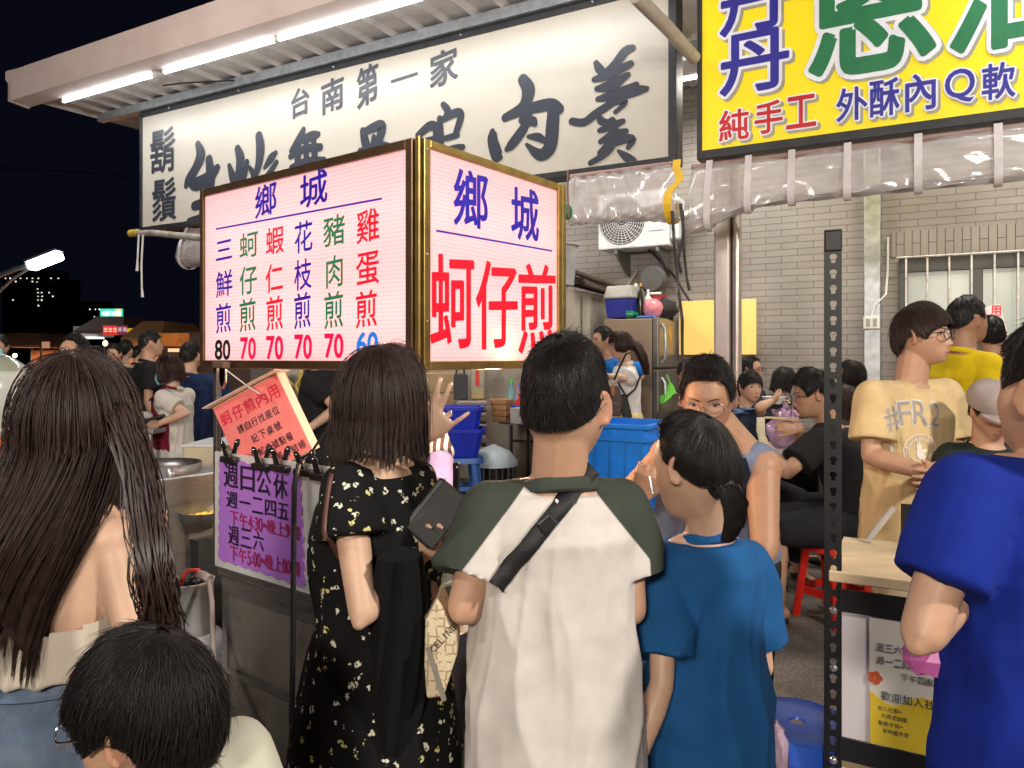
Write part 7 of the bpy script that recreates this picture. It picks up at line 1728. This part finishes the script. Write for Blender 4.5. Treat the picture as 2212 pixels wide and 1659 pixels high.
# woman with the ponytail
p = Person('woman in blue tee with a low ponytail standing right of the raglan shirt man', X(1530, 1.62), 1.64, 1.42, -28, 1, head=W(1500, 1012, 1.60), hyaw=-42, hpitch=-16, hs=.99, voxel=.006, neck=W(1520, 1158, 1.64), build=.97,
           J={'shL': W(1432, 1222, 1.60), 'shR': W(1612, 1212, 1.72), 'elL': W(1430, 1478, 1.50), 'wrL': W(1362, 1668, 1.44), 'elR': W(1648, 1440, 1.72), 'wrR': W(1560, 1560, 1.85)}).body()
p.hair('short', HAIR, 11000, 8, brow=False, tab=[(0, 62), (40, 62), (60, 72), (76, 84), (88, 82), (100, 84), (120, 86), (140, 82), (180, 78)], top=.06, side=.065, tilt=38, w=.0008, len=.75, lift=.012)
p.tail([W(1548, 1040, 1.535), W(1572, 1050, 1.505), W(1588, 1085, 1.50), W(1588, 1125, 1.505), W(1570, 1168, 1.51)], .021, HAIR, 700)
MB().tube([W(1552, 1052, 1.53) + V((.018 * math.cos(a), .012 * math.sin(a), .016 * math.sin(a))) for a in [2 * math.pi * i / 20 for i in range(21)]], .006, 8).build('hair_tie', BLKC, p.root, True)
BTEE = fabric('blue_tee_cloth', (.012, .085, .24))
p.shirt(BTEE, .78, -.34, .014, amp=.010, cuff=.022, flare=.03, wide=.95, kinds=(7, 12), vox=.007).collar(BTEE).legs(DKTR).shoes(SHOE)

# man in the tank top
p = Person('man with glasses in blue grey tank top looking down behind the ponytail woman', X(1545, 2.4), 2.42, 1.66, 195, 0, head=W(1530, 862, 2.35), hyaw=203, hpitch=-18, hs=1.03, voxel=.0055, neck=W(1558, 960, 2.45), skin=SKIN_T, build=1.16,
           J={'shL': W(1646, 1010, 2.30), 'shR': W(1442, 985, 2.50), 'elL': W(1652, 1185, 2.15), 'wrL': W(1555, 1290, 2.05), 'elR': W(1360, 1062, 2.42), 'wrR': W(1378, 1078, 2.14)},
           hands={'R': dict(d=V((.25, -.25, .75)), n=V((-.2, -1, .0)), side=1, curl=1.1)}).body().face(narrow=.6).hair('short', HAIR, 2600, 6, fringe=66, top=.17, side=.06, w=.0012, len=.22, lift=.12).glasses(mat('grey_frame', (.22, .18, .2), .3, .5), .027, .021)
TANK = fabric('grey_blue_cloth', (.155, .18, .26)); p.shirt(TANK, 0, -.12, .012, 'tank_top', amp=.007, wide=.98).legs(DKTR).shoes(SHOE)
p.drape([W(1585, 985, 2.28), W(1604, 1030, 2.26), W(1606, 1080, 2.25), W(1590, 1150, 2.25)], .026, fabric('navy_strap', (.008, .010, .03)), 'shoulder_strap', d=(0, 1, 0), up=.006)
pe = thing('pen', 'slim pen in the raised hand of the man in the tank top', 'pen', W(1408, 1052, 2.0)); MB().tube([W(1404, 1030, 2.05), W(1410, 1066, 2.03)], .004, 8).build('barrel', mat('chrome', (.6, .6, .6), .15, 1), pe, True)

# man in the beige printed tee
p = Person('young man with round glasses in beige printed tee standing by the window', X(1965, 2.9), 2.92, 1.70, 150, 0, head=W(1990, 728, 2.9), hyaw=137, hpitch=1, hs=1.0, voxel=.0046, neck=W(1965, 832, 2.93),
           J={'shR': W(1886, 858, 2.83), 'shL': W(2040, 852, 3.0), 'elR': W(1882, 985, 2.78), 'wrR': W(1990, 1018, 2.62), 'elL': W(2068, 985, 2.95), 'wrL': W(2020, 1025, 2.66)}).body().face(look=.3, narrow=.9).hair('bowl', HAIR_B, 3600, 4, fringe=90, top=.17, side=.10, w=.0012, len=.4, lift=.05).glasses(rr=.0019)
BEI = fabric('beige_tee_cloth', (.60, .44, .23)); p.shirt(BEI, .74, -.16, .014, amp=.008, cuff=.024, flare=.03, wide=1.08, kinds=(8, 13), drop=.0).collar(BEI).legs(fabric('sand_shorts', (.55, .45, .30)), .9).shoes(SHOE)
ex = V((1, 0, 0)) * .92 - V((0, 1, 0)) * .38; ex.normalize(); po_ = W(1992, 925, 2.6); GP = mat('grey_print', (.30, .27, .26), .7); WP = mat('white_print', (.66, .60, .52), .7); dd = V((.30, .95, 0)).normalized()
it = [('#', -.072, -.005, .058, .088, .26, .02), ('F', -.022, .014, .048, .088, .08, .02), ('R', .036, .016, .055, .088, -.06, .02), ('2', .092, .008, .042, .088, -.2, .02)]
it = [(c, x, z + .025, w_, h_, r_, b_) for c, x, z, w_, h_, r_, b_ in it]
p.print_on([(c, x, z, w_ * 1.16, h_ * 1.10, r_) for c, x, z, w_, h_, r_, b_ in it], WP, po_, ex, dd, 'print', .003); p.print_on([(c, x, z, w_, h_, r_) for c, x, z, w_, h_, r_, b_ in it], GP, po_, ex, dd, 'print', .0045)
def ringq(r0, r1, n=40): return ([(r * math.cos(2 * math.pi * i / n), r * math.sin(2 * math.pi * i / n)) for r in (r0, r1) for i in range(n)], [(i, (i + 1) % n, n + (i + 1) % n, n + i) for i in range(n)])
def ellq(a, b, n=20): return ([(a * math.cos(2 * math.pi * i / n), b * math.sin(2 * math.pi * i / n)) for i in range(n)], [tuple(range(n))])
cx_, cz_ = .030, -.098; wi = []
wi.append((*ringq(.058, .062), cx_, cz_, 0)); wi.append((*ringq(.040, .043), cx_, cz_, 0))
for a, b, x, z, r in ((.014, .022, .0, -.012, .1), (.010, .011, -.004, .014, 0), (.003, .014, -.010, .032, .25), (.003, .014, -.002, .034, -.1), (.009, .007, .016, -.002, .6), (.006, .010, .012, -.026, -.3)): wi.append((*ellq(a, b), cx_ + x, cz_ + z, r))
for i in range(9): a = math.radians(205 - 14 * i + 90); wi.append((*ellq(.006, .014), cx_ - .016 + .082 * math.cos(a - .6), cz_ + .082 * math.sin(a - .6), a + (.5 if i % 2 else -.4)))
for i in range(7): a = math.radians(-110 + 16 * i); wi.append((*ellq(.006, .014), cx_ + .082 * math.cos(a), cz_ + .082 * math.sin(a), a + (.5 if i % 2 else -.4)))
for i, c in enumerate('RABBIT MAKE LOVE WITH'):
    if c != ' ': a = math.radians(215 - 12 * i); wi.append((c, cx_ + .051 * math.cos(a), cz_ + .051 * math.sin(a), .008, .010, a - math.pi / 2))
p.print_on(wi, WP, po_, ex, dd, 'print', .0035, 2)

# man in the dark blue tee, right edge
p = Person('man in dark royal blue tee at the right edge seen from behind', X(2272, 1.15), 1.16, 1.60, -4, 0, head=W(2300, 858, 1.13), hyaw=-14, hs=1.0, voxel=.006, neck=W(2284, 1006, 1.16), build=.97,
           J={'shL': W(2092, 1062, 1.14), 'shR': W(2470, 1060, 1.2), 'elL': W(1994, 1366, 1.08), 'wrL': W(2140, 1180, 1.28), 'elR': W(2500, 1330, 1.15), 'wrR': W(2400, 1340, 1.4)}).body().hair('fade', HAIR, 5500, 15, brow=False, fringe=70, top=.18, side=.05, w=.0010, len=.2)
RB = fabric('royal_blue_cloth', (.006, .020, .22)); p.shirt(RB, .66, -.2, .012, amp=.009, cuff=.010, flare=.03, kinds=(7, 11), vox=.007).collar(RB).legs(DKTR).shoes(SHOE)
pk2 = MB().loft([[W(2045, 1405, 1.22) + V((r * math.cos(a) * (1 + .15 * math.sin(4 * a)), r * .6 * math.sin(a), z)) for a in [2 * math.pi * j / 24 for j in range(24)]] for z, r in ((-.035, .012), (-.03, .055), (-.005, .075), (.02, .062), (.05, .03))])
v_ = np.array([tuple(q) for q in pk2.v]); v_ += RNG.normal(0, .003, v_.shape); tag(link_mesh('plastic_bag', v_, pk2.f, mat('magenta_bag', (.62, .14, .42), .22, alpha=.85), None), 'magenta plastic bag under the elbow of the man in dark royal blue', 'bag')

# diner with chopsticks
p = Person('man in black tee on the red stool eating noodles with chopsticks', X(1832, 4.22), 4.22, 1.76, -78, 0, head=W(1757, 852, 4.15), hyaw=-82, hpitch=-14, hs=1.12, voxel=.008, sit=.47, neck=W(1790, 915, 4.2), build=1.1,
           J={'shL': W(1768, 955, 4.02), 'shR': W(1785, 940, 4.40), 'elL': W(1700, 1020, 3.95), 'wrL': W(1655, 965, 4.25), 'elR': W(1730, 985, 4.4), 'wrR': W(1726, 925, 4.15), 'chest': W(1815, 990, 4.22), 'waist': W(1838, 1060, 4.22), 'pelvis': W(1838, 1125, 4.22)},
           hands={'R': dict(d=V((-.9, 0, .2)), n=V((0, -1, .3)), side=-1, curl=.9)}).body().face().hair('short', HAIR, 1500, 9, fringe=76, top=.16, side=.10, len=.3, lift=.14, w=.002).glasses()
p.shirt(BLKC, .68, -.1, .014, amp=.010, cuff=.02).legs(DKTR, .98, .016).shoes(mat('sandal', (.03, .03, .03), .6))
cs_ = thing('chopsticks', 'pale wooden chopsticks lifting white noodles in front of the eating man', 'chopsticks', W(1670, 905, 4.1))
for dz in (0, .012): MB().tube([W(1725, 908, 4.1) + UP * dz, W(1652, 902, 4.12) + UP * dz * .3], .0035, 6).build('chopstick', mat('pale_wood', (.62, .48, .28), .5), cs_, True)
nd = MB()
for i in range(16): x = 1640 + 15 * random.random(); nd.tube([W(x + 3, 903, 4.11 + .02 * random.random()), W(x - 4, 902, 4.10), W(x - 6 + 4 * random.random(), 930, 4.1), W(x - 2 + 10 * random.random(), 965 + 40 * random.random(), 4.1 + .03 * random.random())], .0055, 6)
tag(nd.build('noodles', mat('noodle', (.62, .58, .42), .35), None, True), 'white noodles hanging from the chopsticks of the eating man', 'noodles')


def simple(label, px, Y, h, yaw, head, hyaw, shirt_m, fem=0, style='short', hm=None, sit=None, n=500, vox=.012, legs=DKTR, skin=None, face=True, gl=False, sleeve=.66, hp=0, J=None, hs=None, fringe=76, group=None, lean=(0, 0), collar=True, **K):
    p = Person(label, X(px, Y), Y, h, yaw, fem, head=head, hyaw=hyaw, hpitch=hp, hs=hs, voxel=vox, sit=sit, J=J, skin=skin, group=group, lean=lean, neck=(V(head) - UP * .15 * h / 1.7 - frame(yaw)[1] * .03) if head is not None else None).body()
    if face: p.face(narrow=.85)
    kk = dict(n=n, w=.0028 if vox > .009 else .0018)
    if style in ('short', 'fade', 'bowl'): p.hair(style, hm, fringe=fringe, **kk, **K)
    else: p.hair(style, hm, brow=face, **kk, **K)
    if gl: p.glasses(rr=.0022)
    p.shirt(shirt_m, sleeve, -.12, .013, amp=.007, vox=max(.008, vox * .9))
    if collar: p.collar(shirt_m)
    if legs: p.legs(legs)
    p.shoes(SHOE); return p


YP = fabric('yellow_polo_cloth', (.60, .43, .008))
p = simple('man in bright yellow polo in profile behind the beige tee', 2078, 4.1, 1.83, 75, W(2090, 695, 4.05), 84, YP, style='fade', n=900, vox=.008, skin=SKIN_T, hs=1.06, fringe=66)
MB().box(p.j['elR'].lerp(p.j['shR'], .45) + V((-.06, -.05, .02)), .06, .02, .09).build('sleeve_badge', mat('dark_badge', (.01, .05, .03), .5), p.root, bevel=.004)
PNK = fabric('pink_tee_cloth', (.50, .33, .29)); simple('man in pale pink tee seen from behind under the window notice', 2150, 4.6, 1.70, -15, W(2140, 728, 4.6), 25, PNK, style='fade', n=500, face=False)
p = simple('person in a greyish flat cap looking down before the dark blue tee', 2148, 2.7, 1.42, 185, W(2142, 890, 2.65), 188, fabric('dark_green_cloth', (.02, .03, .025)), n=600, vox=.008, hp=-22, fringe=70, side=.03, top=.02)
CAPM = fabric('cap_cloth', (.34, .28, .26)); cpm = MB(); cpm.loft([[p.HP(.092 * k * math.cos(q), .112 * k * math.sin(q) - .008, z) for q in [2 * math.pi * j / 28 for j in range(28)]] for z, k in ((.030, 1.0), (.06, 1.05), (.09, .98), (.118, .75), (.132, .3))]); cpm.loft([[p.HP(.085 * math.cos(q) * k, .09 + .075 * math.sin(q) * k2, z + .008 * math.sin(q) * -1) for q in [math.pi * j / 16 for j in range(17)]] for z, k, k2 in ((.028, 1, 0), (.026, 1, 1), (.036, 1, 1), (.038, 1, 0))]); cpm.build('cap', CAPM, p.root, True)
simple('woman with black bob in black top bent over the table by the wall', 1668, 6.2, 1.60, 75, W(1692, 822, 6.2), 72, BLKC, 1, 'long', sit=.50, n=700, vox=.010, hp=-18, zend=-.12, g1=1.0, phi0=55, thick=.03, lean=(.12, 0))
p = simple('boy in navy tee reaching a bowl to the right beside the steel column', 1612, 5.3, 1.62, 160, W(1620, 838, 5.25), 168, fabric('navy_print_tee', (.020, .028, .05)), style='bowl', sit=.50, n=800, vox=.009, fringe=92, J={'elL': W(1640, 880, 5.05), 'wrL': W(1664, 868, 5.1)})
p.print_on([(c, -.08 + .055 * i, .0, .05, .05, 0) for i, c in enumerate('≡≡≡')], fabric('blue_print', (.12, .2, .32)), W(1618, 890, 5.0), V((1, 0, 0)), V((0, 1, 0)), 'print', .004, 2)
simple('man with glasses half hidden behind the boy in navy', 1618, 6.5, 1.70, 140, W(1622, 800, 6.5), 130, fabric('dull_navy', (.03, .04, .07)), sit=.58, n=400, gl=True, fringe=64)
simple('woman with wavy dark hair in pale pink top behind the black rack post', 1842, 5.6, 1.62, -40, W(1838, 812, 5.6), -60, fabric('blush_cloth', (.55, .38, .33)), 1, 'long', sit=.52, n=600, zend=-.16, g1=1.15, phi0=60, thick=.05, face=False)
simple('woman with straight brown hair behind the back of the eating man', 1835, 4.9, 1.58, -20, W(1824, 868, 4.9), -25, fabric('charcoal', (.05, .05, .055)), 1, 'long', HAIR_B, sit=.44, n=700, zend=-.15, g1=.95, phi0=60, thick=.03, face=False)
simple('seated person with dark fringe glimpsed left of the steel column', 1480, 6.3, 1.6, 180, W(1482, 808, 6.3), 185, fabric('dull_olive', (.08, .07, .05)), sit=.50, n=400, fringe=92, style='bowl')
# couple before the fridge
p = simple('man in blue polo facing left before the fridge', 1322, 6.6, 1.76, -115, W(1303, 738, 6.55), -108, fabric('bright_blue_polo', (.012, .15, .52)), n=600, vox=.009, fringe=66, J={'elL': W(1392, 800, 6.75), 'wrL': W(1362, 838, 6.6)})
MB().tube([p.j['pelvis'] + UP * .09 + p.rt * (.19 * math.cos(a)) + p.f * (.15 * math.sin(a)) for a in [2 * math.pi * i / 28 for i in range(29)]], .02, 8, False, flat=.4).build('belt', MATS['black_leather'], p.root, True)
p = simple('woman in white blouse and pale yellow skirt standing before the fridge', 1352, 6.2, 1.70, -88, W(1342, 746, 6.2), -92, fabric('white_blouse', (.66, .63, .60)), 1, 'long', HAIR_B, n=1000, vox=.008, legs=None, sleeve=.30, hp=-14, zend=-.06, g1=.8, phi0=48, thick=.02, bangt=.40, J={'elL': W(1352, 818, 6.02), 'wrL': W(1312, 812, 6.0), 'elR': W(1345, 818, 6.4), 'wrR': W(1308, 815, 6.35)})
p.tail([p.HP(0, -.085, .03), p.HP(0, -.13, -.03), p.HP(.0, -.15, -.12), p.HP(0, -.16, -.22), p.HP(0, -.15, -.30)], .040, HAIR_B, 200)
p.skirt(fabric('lemon_skirt', (.62, .50, .22)), .32, p.j['waist'].z - .02, (.17, .13), (.24, .21), amp=.01)
sb_ = thing('shoulder_bag', 'brown shoulder bag with pale strap on the woman in the yellow skirt', 'bag', W(1318, 900, 6.0)); MB().poly([(-.09, 0), (.07, 0), (.09, .1), (.06, .24), (-.06, .25), (-.1, .1)], W(1320, 898, 5.95), V((1, 0, 0)), UP, .09).build('bag_body', mat('brown_canvas', (.07, .045, .04), .5), sb_, bevel=.012); MB().tube([W(1318, 845, 5.95), W(1335, 800, 5.95), W(1352, 765, 6.0), W(1360, 762, 6.1)], .008, 6).build('strap', DKTR, sb_, True); MB().tube([W(1310, 850, 5.95), W(1325, 825, 5.95), W(1335, 820, 5.95)], .012, 6).build('pale_strap', mat('tan_strap', (.55, .42, .30), .5), sb_, True); MB().box(W(1323, 845, 5.9), .04, .02, .09).build('leather_tab', mat('tan_leather', (.35, .14, .06), .5), sb_, bevel=.008)
ph = thing('phone_case', 'black phone case hanging on a strap before the yellow skirt', 'phone', W(1350, 900, 5.95)); MB().box(W(1350, 878, 5.95), .075, .03, .20, ((V((1, 0, 0)) + UP * .25).normalized(), V((0, 1, 0)), (UP - V((1, 0, 0)) * .25).normalized())).build('case', BLACKP, ph, bevel=.012); MB().tube([W(1335, 825, 5.95), W(1346, 845, 5.95), W(1354, 857, 5.95), W(1372, 840, 5.97), W(1382, 815, 6.0)], .016, 7, flat=.5).build('strap', STRAP, ph, True)

# left: lane crowd
simple('man with glasses and side parted hair looking over the long haired woman', 160, 4.6, 1.66, 190, W(160, 766, 4.6), 194, fabric('grey_tee', (.10, .10, .11)), n=900, vox=.008, gl=True, fringe=62, top=.16)
p = simple('woman in face mask and burgundy apron working with a pan', 375, 5.2, 1.54, -80, W(366, 800, 5.2), -86, fabric('cream_tee', (.58, .54, .48)), 1, 'long', HAIR_R, n=900, vox=.008, hp=-8, zend=-.10, g0=1.0, g1=1.0, phi0=48, thick=.07, bangt=.42, legs=NAVY, J={'elL': W(402, 892, 5.02), 'wrL': W(345, 914, 5.0), 'elR': W(385, 895, 5.4), 'wrR': W(335, 905, 5.35)})
APR = fabric('burgundy_apron', (.17, .012, .035)); am = MB(); rows = []
for i in range(14):
    z = 1.20 - .72 * i / 13; w0 = math.radians(45 + 72 * min(1, i / 3)); rows.append([V((p.j['pelvis'].x, p.j['pelvis'].y, z)) + p.f * ((.132 + .012 * (i > 5)) * math.cos(a)) + p.rt * (.156 * math.sin(a)) for a in np.linspace(-w0, w0, 17)])
am.sheet(rows); am.build('apron', APR, p.root, True, solid=.006)
MB().tube([p.j['shL'] + UP * .06 - p.f * .08 + p.rt * .03, p.j['shL'] + UP * .075 + p.rt * .03, V((p.j['pelvis'].x, p.j['pelvis'].y, 1.20)) + p.f * .13 - p.rt * .07], .016, 6, flat=.5).build('apron_strap', APR, p.root, True)
MSK = mat('mask_blue', (.25, .58, .60), .7); mk = MB(); mk.sheet([[p.HP(x * (1 - .15 * abs(t)), .108 - 9.5 * x * x + .022 * (1 - abs(t)) * max(0, 1 - abs(x) / .06), -.055 + .048 * t) for x in np.linspace(-.066, .066, 13)] for t in np.linspace(1, -1, 9)]); mk.build('face_mask', MSK, p.root, True, solid=.003)
pn_ = thing('board', 'dark chopping board held by the woman in the burgundy apron', 'board', W(330, 910, 5.1)); MB().box(W(318, 912, 5.15), .36, .3, .02, ((V((1, 0, 0)) + UP * .35).normalized(), V((0, 1, 0)), (UP - V((1, 0, 0)) * .35).normalized())).build('board_slab', DARKM, pn_, bevel=.006); MB().ell(W(312, 898, 5.1), .08, .07, .03).build('wrapped_food', WHITEP, pn_, True)
wt = thing('work_table', 'cluttered work table left of the woman in the burgundy apron', 'table', (X(290, 5.1), 5.2, 0)); q = W(290, 925, 5.1); MB().box(q, .5, .5, .03).build('table_top', STEEL, wt, bevel=.005)
for i in (-1, 1):
    for j in (-1, 1): MB().tube([q + V((.22 * i, .22 * j, -.015)), V((q.x + .22 * i, q.y + .22 * j, 0))], .014, 7).build('leg', STEEL, wt, True)
mc = thing('battery_box', 'black machine box under the work table', 'box', (q.x + .1, 5.1, 0)); MB().box(V((q.x + .1, 5.12, .45)), .34, .3, .34).build('case', DARKM, mc, bevel=.02); MB().box(V((q.x + .1, 4.965, .5)), .09, .006, .03).build('red_label', REDP, mc); MB().box(V((q.x + .1, 5.12, .14)), .3, .28, .27).build('base', BLACKP, mc, bevel=.02)
bk2 = MB().lathe(W(333, 1040, 5.2), [(0, 0), (.08, 0), (.105, .26), (.112, .265), (.11, .275), (.095, .26), (.075, .02), (0, .02)], 22); tag(bk2.build('bucket', mat('pale_blue_bucket', (.35, .45, .62), .4), None, True), 'pale blue bucket beside the burgundy apron', 'bucket')
st2 = MB().box(W(333, 1040, 5.2) - UP * (W(333, 1040, 5.2).z / 2 + .003), .3, .3, W(333, 1040, 5.2).z - .006); tag(st2.build('crate', DARKM, None, bevel=.01), 'dark crate under the pale blue bucket', 'crate')
simple('man in navy tee seen from behind, right of the masked woman', 432, 6.0, 1.64, 0, W(412, 772, 6.0), 10, fabric('navy_tee', (.018, .032, .085)), n=400, legs=fabric('grey_jeans', (.12, .14, .17)), face=False, style='fade')
simple('man in black tee turned away to the right, left of the masked woman', 318, 7.0, 1.74, 50, W(326, 745, 7.0), 60, BLKC, n=300, style='fade', face=False)
simple('woman in beige top with ponytail walking in the far lane', 272, 8.6, 1.64, 20, W(272, 757, 8.6), 10, fabric('beige_top', (.40, .27, .18)), 1, n=250, face=False, legs=fabric('beige_trousers', (.36, .27, .2)))
simple('small figure with dark hair behind the woman in beige', 300, 10.5, 1.60, 10, W(298, 765, 10.5), 30, BLKC, 1, n=200, face=False, vox=.014)
simple('man in dark shirt facing the lane below the red banners', 250, 8.2, 1.66, 180, W(246, 766, 8.2), 175, BLKC, n=250, vox=.014)
p = simple('person in a pale blue mask at the far left edge', -6, 6.5, 1.66, 160, W(-4, 752, 6.5), 165, BLKC, n=250, vox=.012)
mk = MB(); mk.sheet([[p.HP(x * (1 - .15 * abs(t)), .108 - 9.5 * x * x + .022 * (1 - abs(t)) * max(0, 1 - abs(x) / .06), -.055 + .048 * t) for x in np.linspace(-.066, .066, 13)] for t in np.linspace(1, -1, 9)]); mk.build('face_mask', MSK, p.root, True, solid=.003)
p = simple('woman in black tee leaning left behind the tilted red carton', 705, 4.6, 1.70, -62, W(690, 738, 4.6), -75, BLKC, 1, 'long', HAIR_B, n=600, vox=.009, zend=-.28, g1=1.2, phi0=55, thick=.03, legs=fabric('pale_jeans', (.30, .36, .44)), J={'elL': W(728, 882, 4.42), 'wrL': W(668, 925, 4.35)}, face=False)

# cook in the stall
p = Person('cook in striped shirt and brown apron half hidden behind the flowered dress', X(880, 3.05), 3.10, 1.58, 165, 1, head=W(856, 862, 3.05), hyaw=170, hpitch=-15, voxel=.008, J={'shL': W(928, 932, 3.02), 'elL': W(952, 995, 2.92), 'wrL': W(950, 1085, 2.80)}).body().face().hair('short', HAIR, 600, 5, fringe=66, w=.002)
p.shirt(STRI, .9, -.1, .014, amp=.006)
sv = MB(); a, b = p.j['elL'].lerp(p.j['shL'], .15), p.j['wrL']; sv.tube([a, a.lerp(b, .1), a.lerp(b, .3), a.lerp(b, .5), a.lerp(b, .7), a.lerp(b, .9), b], [.046, .058, .055, .060, .054, .054, .035], 26); vs = np.array([tuple(q) for q in sv.v]); vs = folds(vs, normals(vs, [f for f in sv.f if len(f) == 4]), vs.mean(0), .006, 4, 2.5)
link_mesh('sleeve_cover', vs, sv.f, fabric('lilac_cloth', (.26, .22, .42)), p.root, True)
am = MB(); am.sheet([[V((p.j['pelvis'].x, p.j['pelvis'].y, 1.22 - .7 * i / 12)) + p.f * (.15 * math.cos(a)) + p.rt * (.165 * math.sin(a)) for a in np.linspace(-1.2, 1.2, 17)] for i in range(13)]); am.build('apron', fabric('brown_apron', (.30, .11, .03)), p.root, True, solid=.006); p.legs(DKTR).shoes(SHOE)

# rider in a helmet on the scooter, left edge
p = Person('scooter rider in a green helmet and orange jacket at the left edge', -1.72, 2.12, 1.60, 88, 0, head=W(-28, 872, 2.1), hyaw=80, voxel=.008, sit=.80, J={'elR': V((-1.55, 1.95, 1.02)), 'wrR': V((-1.25, 1.85, .98)), 'elL': V((-1.55, 2.33, 1.02)), 'wrL': V((-1.25, 2.40, .98)), 'knR': V((-1.32, 2.02, .72)), 'knL': V((-1.32, 2.24, .72)), 'anR': V((-1.30, 2.0, .40)), 'anL': V((-1.30, 2.24, .40))}).body()
p.hair('bowl', HAIR, 300, 3, brow=False, fringe=80); ORJ = fabric('orange_jacket_cloth', (.48, .13, .03)); p.shirt(ORJ, 1.7, -.28, .02, 'jacket', amp=.01, flare=.06).legs(JEANS, 1.9)
HLM = mat('helmet_green', (.24, .27, .20), .22, var=.05, coat=.7); hm_ = MB(); hm_.loft([[p.HP((.122 * k * math.cos(q)), (.135 * k * math.sin(q)) - .008 - .02 * (z < 0), z) for q in [2 * math.pi * j / 32 for j in range(32)]] for z, k in ((-.07, .93), (-.03, 1.0), (.02, 1.02), (.07, .97), (.115, .8), (.145, .5), (.155, .15))]); ho = hm_.build('helmet', HLM, p.root, True)
for x, y, z in ((.118, .03, -.035), (.118, -.01, -.055)): MB().ell(p.HP(x * 1.03, y, z), .007, .007, .007).build('rivet', mat('brass_rivet', (.3, .2, .1), .3, .8), ho, True)
MB().tube([p.HP(.125 * math.cos(q), .137 * math.sin(q) - .03, -.072) for q in [math.pi * (-.4 + 1.8 * i / 20) for i in range(21)]], .005, 6).build('rim', mat('pale_trim', (.6, .6, .55), .4), ho, True)
vm_ = MB(); vm_.sheet([[p.HP((.13 + .02 * math.sin(math.pi * t)) * math.cos(q), (.15 + .075 * math.sin(math.pi * (.15 + .8 * t))) * math.sin(q), .10 - .19 * t) for q in np.linspace(-.05, math.pi + .05, 25)] for t in np.linspace(0, 1, 11)]); vm_.build('visor', mat('clear_visor', (.8, .82, .8), .08, var=0, alpha=.22, spec=1, coat=1), ho, True, solid=.002)
